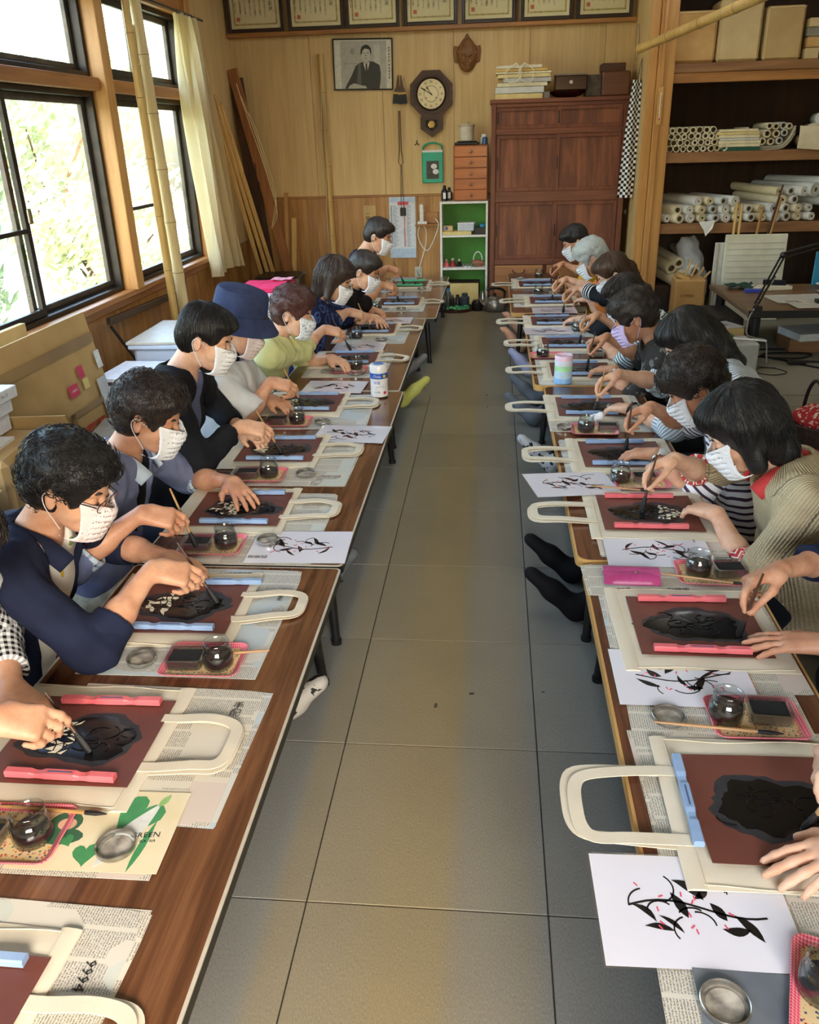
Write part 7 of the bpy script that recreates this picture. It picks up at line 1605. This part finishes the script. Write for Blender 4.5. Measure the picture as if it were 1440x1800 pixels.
boxthing('clear_case', 'clear plastic case on the white file box', 'case', (-1.72, 6.15, .302), (.30, .26, .075), mat('clear_case', (196, 204, 208), .25, (160, 168, 176), 30), .1)
boxthing('green_case', 'flat green case under the pink towel', 'case', (-1.7, 6.2, .379), (.24, .24, .018), mat('green_case', (90, 170, 120), .4), .15, lid=M_white)
r = thing('pink_towel', 'folded bright pink towel on the boxes', 'towel', (-1.73, 6.42, .402)); M_towel = clothmat('pink_terry', (240, 70, 116), (224, 56, 100), .8, 12)
for k in range(3): MB().grid(lambda u, v: ((u - .5) * (.34 - .01 * k), (v - .5) * (.46 - .015 * k) + .05 * u, .012 + .013 * k + .004 * math.sin(u * 8 + k) * math.sin(v * 9) + .016 * (1 - (2 * v - 1) ** 2) * (k == 2)), 14, 14, .012).build('fold', M_towel, r, True)
MB().grid(lambda u, v: (.02 + u * .16, .06 + v * .14, .062 + .004 * math.sin(u * 9)), 5, 5).build('pale_pattern', mat('towel_pattern', (250, 220, 230), .9, (240, 90, 130), 60), r, True)
r = boxthing('black_case', 'black hard case with metal corners in the corner', 'case', (-1.93, 7.62, 0), (.42, .5, .33), mat('case_black', (62, 52, 46), .45, (40, 34, 31), 8), .1, lambda r: [MB().box((x, y, .31), (.04, .04, .045), None, .006).build('corner_cap', M_steel, r) for x in (-.2, .2) for y in (-.24, .24)]); MB().box((.02, -.02, .337), (.34, .36, .012), None, .004).build('lid_panel', M_black, r); MB().box((.0, -.252, .26), (.2, .008, .02), None, .003).build('front_strip', M_steel, r)
boxthing('carry_bag', 'black shoulder bag on the floor behind the bucket hat', 'bag', (-1.62, 5.0, 0), (.18, .3, .34), M_blk, .2, lambda r: MB().tube(smoothpath([(0, -.1, .33), (0, -.06, .45), (0, .06, .45), (0, .1, .33)], 5), .012, 6).build('strap', M_blk, r, True))
boxthing('plastic_chair', 'pale blue plastic legless chair behind the green sweater', 'chair', (-1.42, 4.72, 0), (.05, .32, .56), mat('pale_blue_plastic', (176, 202, 226), .4), .0)
# ================================================================== RIGHT SIDE: alcove shelf and what it holds
M_shelf = wood('shelf_board', (150, 108, 70), (118, 80, 50), 0, 22, .5); AY = 7.4
r = thing('alcove_shelf', 'built-in pine shelving with three deep boards in the alcove', 'shelf', (1.3, AY, 0))
MB().span((-.065, -.03, 0), (.06, .09, ZC), .004).build('post', M_post, r); MB().span((-.139, -.004, 0), (-.066, .019, ZC), .004).build('post', M_post, r); MB().span((-.045, -.042, 0), (-.02, -.028, ZC), .002).build('post_strip', M_post, r)
for z0, z1 in ((.65, .73), (1.19, 1.268), (1.83, 1.895)): MB().span((.06, 0, z0), (1.99, .78, z1), .004).build('shelf_board', M_shelf, r)
MB().span((.06, .01, 1.76), (1.99, .05, 1.83), .003).build('batten', M_postx, r)
M_roll = [mat('rolled_paper_%d' % k, c_, .75, None, 12) for k, c_ in enumerate(((232, 222, 192), (222, 210, 174), (226, 226, 222), (206, 210, 210)))]; M_rollin = mat('roll_inside', (150, 134, 100), .9, (110, 96, 70), 20)
_rm = {}
def roll_mesh(rad, L, mi, hole):
    k = (round(rad, 3), round(L, 2), mi, hole)
    if k not in _rm:
        rh = rad * hole; o = MB().lathe([(rh, 0), (rad * .97, 0), (rad, .004), (rad, L - .004), (rad * .97, L), (rh, L)], seg=16, cap=False, rot=Matrix.Rotation(-PI / 2, 3, 'X')).mesh('roll', M_roll[mi], True)
        i = MB().lathe([(rh, 0), (rh, .06), (0.0, .061)], seg=12, cap=False, rot=Matrix.Rotation(-PI / 2, 3, 'X')).lathe([(rad * .72, -.0012), (rad * .76, -.0012), (rad * .76, .001), (rad * .72, .001)], seg=16, cap=False, rot=Matrix.Rotation(-PI / 2, 3, 'X')).mesh('core', M_rollin, True); _rm[k] = (o, i)
    return _rm[k]
def roll(label, loc, rad, L=.55, mi=0, hole=.6, rz=0, grp='paper rolls on the shelves', tilt=0):
    r = thing('paper_roll', label, 'paper roll', loc, rz, grp); r.rotation_euler = (tilt, 0, rz); a, b = roll_mesh(rad, L, mi, hole); part('roll', a, r); part('core', b, r); return r
rnd = random.Random(5); z0 = 1.268; ORD = ('first', 'second', 'third', 'fourth', 'fifth', 'sixth', 'seventh', 'eighth', 'ninth', 'tenth', 'eleventh', 'twelfth', 'thirteenth')
for row in range(4):
    n = (9, 9, 8, 7)[row]
    for k in range(n):
        rad = rnd.choice((.0235, .0255, .0265)); x = 1.39 + .026 * (row % 2) + k * .0525 - (.02 if row == 3 else 0) + rnd.uniform(-.004, .004); roll('%s thin tube from the post in %s row of the middle shelf bundle' % (ORD[k], ('the bottom', 'the second', 'the third', 'the top')[row]), (x, AY + .02 + rnd.uniform(-.012, .012), z0 + rad + row * .0445), rad, .5, rnd.choice((0, 0, 1)), rnd.choice((.5, .62, .7)), rnd.uniform(-.06, .06), 'thin tubes left on the middle shelf')
z = z0
for k, (hh, mt) in enumerate(((.028, mat('dark_green_cover', (24, 84, 66), .6)), (.022, M_stk[2]), (.02, M_stk[5]), (.018, M_stk[1]), (.02, M_stk[2]), (.02, M_stk[0]), (.018, M_stk[5]))):
    boxthing('folded_cloth', '%s in the folded stack beside the thin tubes' % ('dark green folder lowest', 'second cream sheet', 'third cream sheet', 'fourth grey sheet', 'fifth cream sheet', 'sixth buff sheet', 'topmost cream sheet')[k], 'cloth', (1.93 - .005 * k + .0, AY + .2, z), (.30 + .012 * (k % 3), .36, hh), mt, rnd.uniform(-.04, .04), grp='folded stack on the middle shelf'); z += hh + .002
r = thing('paper_cradle', 'curled sheaf of papers cradling tubes on the middle shelf', 'papers', (2.16, AY + .03, z0))
for k in range(4): MB().grid(lambda u, v: ((u - .5) * .36, v * .45, .006 + .008 * k + (.11 + .01 * k) * (2 * u - 1) ** 4), 14, 2, .003).build('sheet', M_roll[k % 3], r, True)
for k, (x, zz, rad) in enumerate(((2.1, .06, .028), (2.165, .058, .027), (2.23, .062, .027), (2.13, .115, .03), (2.2, .112, .028), (2.26, .118, .026), (2.14, .17, .024), (2.19, .165, .024), (2.245, .17, .026), (2.29, .165, .024))):
    roll('%s tube in the %s layer inside the curled sheaf of papers' % (ORD[(k if k < 3 else k - 3 if k < 6 else k - 6)], 'lower' if k < 3 else 'middle' if k < 6 else 'upper'), (x, AY + .04, z0 + zz + .004), rad, .46, (0, 1, 3)[k % 3], .6, rnd.uniform(-.1, .1), 'tubes in the curled sheaf')
for k, (x, zz, rad, mi) in enumerate(((2.42, .05, .05, 1), (2.53, .05, .05, 0), (2.47, .135, .048, 0), (2.56, .135, .05, 2), (2.64, .05, .052, 1), (2.66, .15, .05, 0), (2.52, .215, .045, 2))):
    roll('%s fat pale roll at the right end of the middle shelf' % ('leftmost bottom', 'second bottom', 'left middle', 'right middle', 'rightmost bottom', 'rightmost upper', 'topmost')[k], (x, AY + .03, z0 + zz), rad, .6, mi, .25, -.25, 'fat rolls right on the middle shelf')
r = thing('hanging_paper', 'cream sheet drooping over the middle shelf edge', 'paper', (2.4, AY - .012, z0 - .02)); MB().grid(lambda u, v: (-.05 + u * .24, -.012 - .014 * math.sin(v * 3), .03 + v * .16 - .02 * u), 6, 6, .002).build('sheet', M_roll[0], r, True)
# lower shelf rolls, pointing obliquely to the room
z0 = .73; k = 0
for row, (n, xs_) in enumerate(((13, 1.42), (12, 1.50), (6, 1.66), (4, 2.28))):
    for i in range(n):
        rad = .031 + .008 * ((i * 7 + row * 3) % 4) / 3; x = xs_ + i * .0945
        if row == 2 and i > 3: x += .28
        roll('%s whitish roll from the post in %s layer of the lower shelf heap' % (ORD[i], ('the bottom', 'the second', 'the third', 'the top')[row]), (x, AY + .0 + rnd.uniform(-.01, .05), z0 + .038 + row * .064), rad, .62, (2, 0, 2, 1, 3)[(i + row) % 5], (.3, .55, .2)[(i + row) % 3], .38 + rnd.uniform(-.06, .06), 'heap of rolls on the lower shelf', rnd.uniform(0, .03))
for k, (x, zz) in enumerate(((2.55, .24), (2.68, .17), (2.66, .28))): roll('%s of three large bluish rolls right on the lower shelf' % ('left', 'lower right', 'upper right')[k], (x, AY + .0, z0 + zz), .055, .66, 3, .3, .5, 'large rolls right on the lower shelf')
r = thing('torn_paper', 'torn corner of paper drooping from the lower shelf', 'paper', (1.72, AY - .03, z0 - .055)); MB().add([(-.06, -.01, .07), (.07, -.01, .08), (.05, -.03, .02), (.0, -.035, -.04), (-.02, -.03, .01)], [(0, 1, 2, 3, 4)]).build('sheet', M_roll[2], r)
# cartons on the top shelf
z0 = 1.895
for k, (xa, xb, hh, mt, lb) in enumerate(((1.30, 1.645, .35, M_card, 'orange brown carton leftmost on the top shelf'), (1.66, 1.995, .42, M_card2, 'tall pale carton second on the top shelf'), (2.0, 2.30, .36, M_kraft, 'plain kraft carton third on the top shelf'))):
    w = xb - xa; boxthing('shelf_carton', lb, 'carton', ((xa + xb) / 2 + (.025 if k == 0 else .0), AY + .18, z0), (w - .02, .32, hh), mt, 0, lambda r, w=w, hh=hh: (MB().box((-w / 2 + .02, -.162, hh / 2), (.012, .004, hh * .96)).build('edge_fold', M_card2, r), MB().box((0, -.162, hh - .012), (w * .9, .004, .01)).build('top_edge', M_card2, r)), grp='cartons on the top shelf')
for k, (x, zz, w, hh, mt) in enumerate(((2.37, 0, .1, .075, M_card2), (2.385, .078, .12, .07, M_card), (2.37, .15, .1, .06, mat('grey_block', (130, 122, 104), .7)), (2.375, .212, .1, .06, M_card2), (2.5, 0, .12, .08, mat('pinkish_block', (176, 130, 110), .7)), (2.5, .082, .12, .1, M_card))):
    boxthing('small_parcel', '%s small parcel in the pile right of the kraft carton' % ('lowest left', 'second left', 'third grey', 'topmost left', 'lower right', 'upper right')[k], 'parcel', (x, AY + .12, z0 + zz), (w, .2, hh), mt, rnd.uniform(-.05, .05), grp='small parcels on the top shelf')
# slanting pole, towel, thermometer
pa, pb = at_y(1124, 86, 7.2), at_y(1345, -8, 6.2); bamboo('ceiling_bamboo', 'golden bamboo pole hanging slantwise before the top shelf', pa, pb + (pb - pa) * .6, .03, .034, M_bam, 6)
r = thing('wire_loop', 'thin wire loop hanging at the end of the slanting pole', 'wire', (pa.x - .02, pa.y - .02, pa.z)); MB().tube([(.012 * math.cos(t), 0, .04 + .12 * math.sin(t)) for t in np.linspace(0, 2 * PI, 21)[:-1]], .0015, 5, closed=True).build('loop', M_black, r)
def checker(name, c1, c2, s_):
    B = NB(name); ck = B.node('TexChecker'); B.link(B.coord('UV'), ck.inputs[0]); ck.inputs['Color1'].default_value = srgb(*c1); ck.inputs['Color2'].default_value = srgb(*c2); ck.inputs['Scale'].default_value = s_; B.set(col=ck.outputs[0], rough=.85); return B.mat
ta, tb = at_y(1121, 140, 7.6), at_y(1098, 347, 7.6)
r = thing('checked_towel', 'black and white checked towel hanging in front of the cabinet side', 'towel', (tb.x, 7.6, tb.z)); mb = MB(); nu, nv = 12, 30; th_ = ta.z - tb.z
mb.grid(lambda u, v: ((u - .5) * (.125 - .06 * v ** 2) + (ta.x - tb.x) * v, .012 * math.sin(u * 8 + 2 * v), v * th_), nu, nv, .003); o = mb.build('cloth', checker('checked_cloth', (236, 236, 240), (20, 20, 26), 1), r, True)
uv = o.data.uv_layers.new(name='UVMap'); npt = (nu + 1) * (nv + 1)
for lp in o.data.loops: vi = lp.vertex_index % npt; uv.data[lp.index].uv = ((vi % (nu + 1)) / nu * 6, (vi // (nu + 1)) / nv * 40)
MB().tube([(ta.x - tb.x, 0, th_ - .01), (ta.x - tb.x + .02, .0, th_ + .14)], .003, 5).build('loop', M_black, r)
r = thing('navy_pouch', 'navy cloth pouch hanging behind the checked towel', 'pouch', (ta.x + .03, 7.63, 1.18)); MB().box((0, 0, .26), (.05, .02, .5), None, .008).build('cloth', M_navy, r); MB().box((-.01, -.004, -.06), (.055, .022, .13), None, .008).build('pouch', M_navy, r); MB().tube([(0, 0, .5), (.0, 0, .78)], .003, 5).build('loop', M_black, r)
r = thing('thermometer', 'pale wooden thermometer on the alcove post', 'thermometer', (1.27, AY - .0415, 1.47)); MB().span((-.02, -.012, 0), (.02, 0, .27), .004).build('plate', M_edgeY, r); MB().tube([(0, -.014, .05), (0, -.014, .23)], .003, 6).build('tube', M_white, r, True); MB().ball((0, -.014, .045), .007, 10, 6).build('bulb', M_printP, r, True)
# ---- under the shelf
r = thing('paper_heap', 'heap of loosely rolled cream papers under the lowest shelf', 'papers', (1.57, 7.56, 0))
for k, (x, y, zz, rad, L, a) in enumerate(((-.02, 0, .26, .05, .5, .3), (.05, .02, .28, .06, .5, .2), (.12, -.02, .34, .05, .55, .1), (-.06, .05, .36, .05, .5, .25), (.0, .06, .40, .045, .5, .2), (.1, .1, .42, .04, .5, .1), (.15, -.1, .27, .03, .4, .4))): a_, b_ = roll_mesh(rad, L, (1, 0, 2)[k % 3], .55); o = part('rolled_sheet', a_, r, (x, y - .1, zz), (.1, 0, a)); part('core', b_, o)
MB().box((.02, .2, .11), (.42, .5, .22), None, .01).build('box_below', M_dark, r)
r = thing('plastic_bag', 'crumpled clear plastic bag of rolls under the shelf', 'bag', (1.72, 7.58, .0)); F = Field((-.22, -.2, .0), (.22, .25, .64), .012); F.cone((0, 0, .2), (-.06, .05, .52), .12, .09, .05); F.cone((-.06, .05, .5), (-.12, .02, .58), .07, .03, .04); F.displace(lambda x, y, z: .012 * nz(x, y, z, 40, 1) + .006 * nz(x, y, z, 85, 2)); v, f = F.mesh(); o = bpy.data.objects.new('film', np_mesh('film', v, f, sheermat('cloudy_film', (226, 230, 234), .55))); COL.objects.link(o); o.parent = r
r = boxthing('stick_carton', 'open brown carton of sticks and offcuts beside the panels', 'carton', (1.60, 7.22, 0), (.24, .26, .33), M_card, -.06, lambda r: [MB().tube([(-.05 + .03 * k, .05, .2), (.02 + .05 * k, .1 - .02 * k, .46 - .03 * k)], .008, 6).build('stick', M_lum[0], r, True) for k in range(4)] + [MB().box((-.06, -.05, .345), (.1, .1, .03), Matrix.Rotation(.4, 3, 'Y')).build('offcut', M_lum[0], r), text('LUMBER', .03, M_dark, r, (-.02, -.131, .2), (PI / 2, 0, 0)), MB().lathe([(.0, .001), (.018, .001), (.018, 0)], (.05, -.13, .08), 14, RX.to_3x3()).build('red_mark', M_redp, r)])
M_board = mat('drawing_board', (226, 224, 206), .6, (204, 200, 176), 4)
r = thing('drawing_panel', 'rear white wooden panel standing behind the desk', 'panel', (1.83, 7.16, 0)); MB().box((0, .03, .30), (.11, .05, .60), None, .004).build('board', flat('panel_white', (226, 226, 220), .5), r); MB().box((-.045, .0, .30), (.018, .02, .6), None, .003).build('edge_batten', M_edgeW, r)
r = thing('ruled_panel', 'yellowed white panel with faint ruled lines standing behind the desk', 'panel', (2.06, 7.08, 0)); MB().box((0, .02, .335), (.47, .035, .67), Matrix.Rotation(-.03, 3, 'X'), .005).build('board', M_board, r)
for k in range(10): MB().box((0, -.0 + .0, .2 + k * .045), (.43, .0012, .0025), None).build('ruled_line', flat('rule_grey', (150, 152, 144), .7), r, loc=(0, .001 + .0012 * k - .006, 0))
for k, (x, tx, h_, mt, lb) in enumerate(((1.90, .02, .9, M_lum[0], 'first slim pale rod standing behind the ruled panel'), (1.94, .02, .88, M_lum[0], 'second slim pale rod standing behind the ruled panel'), (2.02, .10, .86, M_lum[1], 'tan rod leaning behind the ruled panel'), (2.05, .20, 1.02, M_lum[3], 'long dark cane leaning behind the ruled panel'), (2.08, .17, .93, M_lum[1], 'light cane leaning beside the dark one'), (2.11, .12, .84, M_lum[0], 'rightmost pale rod behind the ruled panel'))):
    r = thing('rod', lb, 'rod', (x, 7.2, 0), 0, 'rods behind the ruled panel'); MB().tube([(0, 0, 0), (tx, .06, h_)], .011 if k != 3 else .008, 8).build('shaft', mt, r, True)
# ---- low desk with its clutter
M_dtop = wood('desk_top', (124, 94, 64), (92, 66, 44), 0, 24, .4); DZ = .34
r = thing('low_desk', 'low dark legged work desk at the right', 'desk', (2.3, 6.25, 0)); MB().span((-.62, -.52, DZ - .03), (.9, .52, DZ), .004).build('desk_top', M_dtop, r); MB().span((-.63, -.535, DZ - .045), (.91, -.52, DZ + .002), .003).build('front_edge', M_black, r); MB().span((-.64, -.535, DZ - .03), (-.62, .53, DZ + .001), .003).build('side_edge', mat('desk_edge', (110, 92, 72), .5), r)
for x in (-.56, .84):
    for y in (-.46, .46): MB().lathe([(.032, 0), (.036, .01), (.03, .1), (.036, .2), (.036, DZ - .03)], (x, y, 0), 14).build('leg', M_black, r, True)
zt = DZ + .002
for k, (x, y, w, d_, rz, mi, lb) in enumerate(((2.12, 6.15, .4, .3, .1, 0, 'open newspaper on the left of the desk'), (2.4, 6.05, .45, .3, -.15, 2, 'bluish paper in the middle of the desk'), (2.2, 5.87, .42, .2, .05, 1, 'cream paper at the front of the desk'), (2.55, 6.3, .4, .3, .2, 1, 'buff paper at the back of the desk'))):
    r = thing('desk_paper', lb, 'paper', (x, y, zt + .003 * k), rz, 'papers on the desk'); MB().grid(lambda u, v: ((u - .5) * w, (v - .5) * d_, .0015 + .001 * math.sin(u * 9) * math.sin(v * 7)), 8, 6, .001).build('sheet', M_news[mi], r, True)
r = thing('green_cloth', 'crumpled dark green cloth on the far corner of the desk', 'cloth', (1.84, 6.6, zt)); MB().grid(lambda u, v: ((u - .5) * .2, (v - .5) * .14, .012 + .02 * math.sin(u * 7) * math.sin(v * 6 + 2 * u) + .012), 12, 10, .004).build('cloth', mat('dark_green_cloth', (34, 66, 56), .8), r, True)
boxthing('blue_pen_case', 'blue cutter case on the desk', 'case', (1.89, 6.42, zt), (.12, .045, .022), mat('royal_blue', (60, 80, 190), .35))
boxthing('white_cloth', 'white rag beside the blue case on the desk', 'cloth', (2.05, 6.55, zt), (.26, .14, .025), M_cream, .2); boxthing('black_sleeve', 'black folded sleeve on the desk', 'cloth', (2.08, 6.58, zt + .027), (.16, .06, .03), M_blk, -.3)
boxthing('black_remote', 'black handheld device lying at the front of the desk', 'device', (2.2, 5.92, zt + .012), (.09, .05, .024), M_black, .02, lambda r: MB().box((.075, 0, .017), (.07, .06, .034), None, .012).build('head', M_black, r)); boxthing('red_pen_box', 'thin red pen box on the desk', 'box', (2.4, 6.3, zt + .016), (.1, .03, .014), M_redp)
boxthing('blue_poster', 'blue board propped at the back of the desk', 'board', (2.52, 6.7, zt), (.26, .03, .24), mat('sea_blue', (30, 116, 160), .4, (40, 140, 176), 6), 0); boxthing('white_poster', 'white board propped beside the blue one', 'board', (2.75, 6.72, zt), (.2, .03, .3), M_white, 0)
lathe_thing('wooden_stand', 'round wooden stand on the desk at the frame edge', 'stand', (2.62, 6.45, zt), (('column', [(.05, 0), (.03, .01), (.03, .1), (.07, .11)], M_knob), ('disc', [(.07, .11), (.085, .115), (.085, .13), (.0, .132)], M_knob))); lathe_thing('dark_bowl', 'flat dark bowl with white rim on the desk', 'bowl', (2.45, 6.52, zt), (('bowl', [(.05, 0), (.085, .03), (.09, .035), (.0, .03)], M_black), ('rim', [(.09, .034), (.092, .037), (.088, .038)], M_white)))
r = thing('desk_lamp', 'black articulated desk lamp arm clamped to the desk corner', 'lamp', (1.735, 5.80, DZ)); J = V(.18, .16, .32); K = V(.72, .2, .46)
MB().box((0, -.05, -.01), (.05, .05, .08), None, .005).build('clamp', M_black, r); MB().tube([(0, -.03, 0), (0, -.02, .05)], .012, 8).build('socket', M_black, r)
for q in (-1, 1): MB().tube([V(0, -.02, .04) + V(.012 * q, 0, 0), J + V(.012 * q, 0, 0)], .0065, 6).build('lower_rod', M_black, r); MB().tube([J + V(0, 0, .014 * q), K + V(0, 0, .014 * q)], .0065, 6).build('upper_rod', M_black, r)
MB().ball(J, .022, 10, 8).build('elbow_joint', M_black, r, True); MB().tube([V(.02, 0, .06), J * .6 + V(.02, 0, .0)], .008, 8).build('spring', M_steel, r); MB().lathe([(.02, .0), (.03, -.05), (.07, -.12), (.068, -.12), (.028, -.05)], K, 20, Matrix.Rotation(.4, 3, 'Y'), cap=False).build('lamp_head', M_black, r, True)
r = thing('lamp_cable', 'pale grey lamp cable dropping from the desk corner', 'cable', (1.70, 5.72, 0)); MB().tube(smoothpath([(.02, .03, .36), (-.03, -.03, .3), (-.03, -.03, .2), (.03, -.03, .17), (.1, -.02, .15), (.12, -.02, .05), (.12, -.04, .006)], 6), .005, 6).build('cord', flat('grey_cable', (150, 148, 142), .5), r, True)
r = thing('black_cable', 'black power cable looped on the floor before the desk', 'cable', (1.86, 5.75, .006)); MB().tube(smoothpath([(.9, .2, 0), (.5, .22, 0), (.2, .3, .003), (-.04, .28, 0), (-.04, .1, 0), (.2, .05, 0), (.32, .16, .002), (.1, .18, .006), (-.02, .12, .004), (.12, -.02, 0), (.3, -.05, 0), (.42, -.14, 0), (.32, -.25, 0), (.16, -.1, 0)], 8), .007, 6).build('cord', M_black, r, True); MB().box((.14, -.1, .012), (.12, .05, .024), None, .008).build('adapter', M_black, r)
r = thing('thin_cable', 'thin dark cord curling on the floor near the tub', 'cable', (1.72, 5.55, .004)); MB().tube(smoothpath([(-.12, .06, 0), (.08, .02, 0), (.16, -.1, 0), (.06, -.17, 0), (-.04, -.1, 0), (.02, -.0, .002), (.12, .0, .002)], 8), .0035, 6).build('cord', M_black, r, True)
boxthing('under_desk_box', 'low wooden box under the desk with papers on it', 'box', (2.2, 6.12, 0), (.3, .3, .1), M_shelf); boxthing('paper_pile', 'crumpled white papers heaped under the desk', 'papers', (2.25, 6.05, .102), (.42, .3, .05), M_roll[3], .2); boxthing('tool_rack', 'dark tray of tools under the desk end', 'rack', (1.62, 6.45, 0), (.34, .5, .2), mat('tool_heap', (60, 52, 46), .7, (24, 22, 21), 40), 0)
r = boxthing('grey_tub', 'grey plastic tub with a green handled tool behind the row', 'tub', (1.57, 5.52, 0), (.2, .24, .2), mat('tub_grey', (176, 178, 176), .5), .1, lambda r: (MB().tube([(-.1, -.02, .22), (.16, -.06, .2)], .007, 6).build('white_rod', M_white, r, True), MB().box((-.06, -.01, .22), (.05, .04, .04), None, .01).build('green_grip', mat('green_grip', (40, 110, 50), .5), r)))
print_sheet('pattern sheet lying on the tub behind the right row', (1.5, 5.8), .4, 1, -.1); boxthing('sheet_box', 'low box under the pattern sheet behind the right row', 'box', (1.5, 5.8, 0), (.3, .22, .228), M_card2, .4)
# basket at the right edge
r = thing('wicker_basket', 'basket with black hoop handles and red patterned cloth', 'basket', (1.62, 4.05, 0)); MB().lathe([(.12, 0), (.15, .02), (.17, .13), (.165, .135), (.14, .03), (.0, .02)], seg=28).build('bowl', mat('dark_wicker', (70, 46, 34), .7, (40, 26, 20), 60, (90, .8, .004)), r, True); M_redc = patmat('red_white_cloth', 'speck', [(170, 44, 44), (224, 190, 180)], .02)
F = Field((-.18, -.18, .06), (.18, .18, .28), .008); F.ell((-.05, 0, .15), (.1, .12, .06), .03); F.ell((.06, .03, .16), (.08, .09, .05), .03); F.displace(lambda x, y, z: .008 * nz(x, y, z, 45, 2)); v, f = F.mesh(); o = bpy.data.objects.new('cloth', np_mesh('cloth', v, f, M_redc)); COL.objects.link(o); o.parent = r
for q in (-1, 1): MB().tube([(-.02 + q * .05, .13 * math.cos(t), .13 + .2 * math.sin(t)) for t in np.linspace(0, PI, 18)], .009, 8).build('hoop_handle', M_black, r, True)
# tissue by the tray, floor cushions of the rows
r = thing('tissue', 'crumpled white tissue beside the sponge dish on the right', 'tissue', (.435, 3.4, ZT_ + .009)); F = Field((-.05, -.04, -.005), (.05, .04, .05), .004); F.ell((0, 0, .015), (.03, .022, .016), .01); F.ell((.02, .005, .022), (.016, .014, .018), .01); F.displace(lambda x, y, z: .004 * nz(x, y, z, 120, 1)); v, f = F.mesh(); o = bpy.data.objects.new('paper', np_mesh('tissue', v, f, M_maskw)); COL.objects.link(o); o.parent = r
# white lower wall plinth
tag(MB().span((XL, YF, 0), (XL + .018, YB, .065), .003).build('baseboard_left', M_posty), kind='structure')

newspaper('newspaper page with a photo of a wooden statue at the near right corner', (.42, .755), .34, .25, -.02, 0, 2, [], .0)
r = thing('statue_clipping', 'grey page picture of a carved wooden statue beside the jar lid', 'clipping', (.43, .76, ZT_ + .0042), -.02)
MB().grid(lambda u, v: ((u - .5) * .26, (v - .5) * .22, .0006), 2, 2, .0004).build('page', mat('clipping_grey', (120, 128, 136), .6, (88, 96, 106), 8), r)
M_st = mat('statue_brown', (176, 138, 96), .6, (132, 96, 62), 30)
mb = MB(); mb.prism(circ(.012, .062, .020, 20, .026), .0006, .0009); mb.prism([(-.03, -.11), (-.035, -.02), (-.025, .02), (.0, .036), (.024, .036), (.05, .02), (.06, -.02), (.06, -.11)][::-1], .0006, .0009); mb.build('statue', M_st, r)
MB().prism([(-.01, .03), (.012, -.03), (.035, .03), (.03, .03), (.012, -.018), (-.005, .03)], .0009, .0011).build('robe_fold', M_shelf, r)
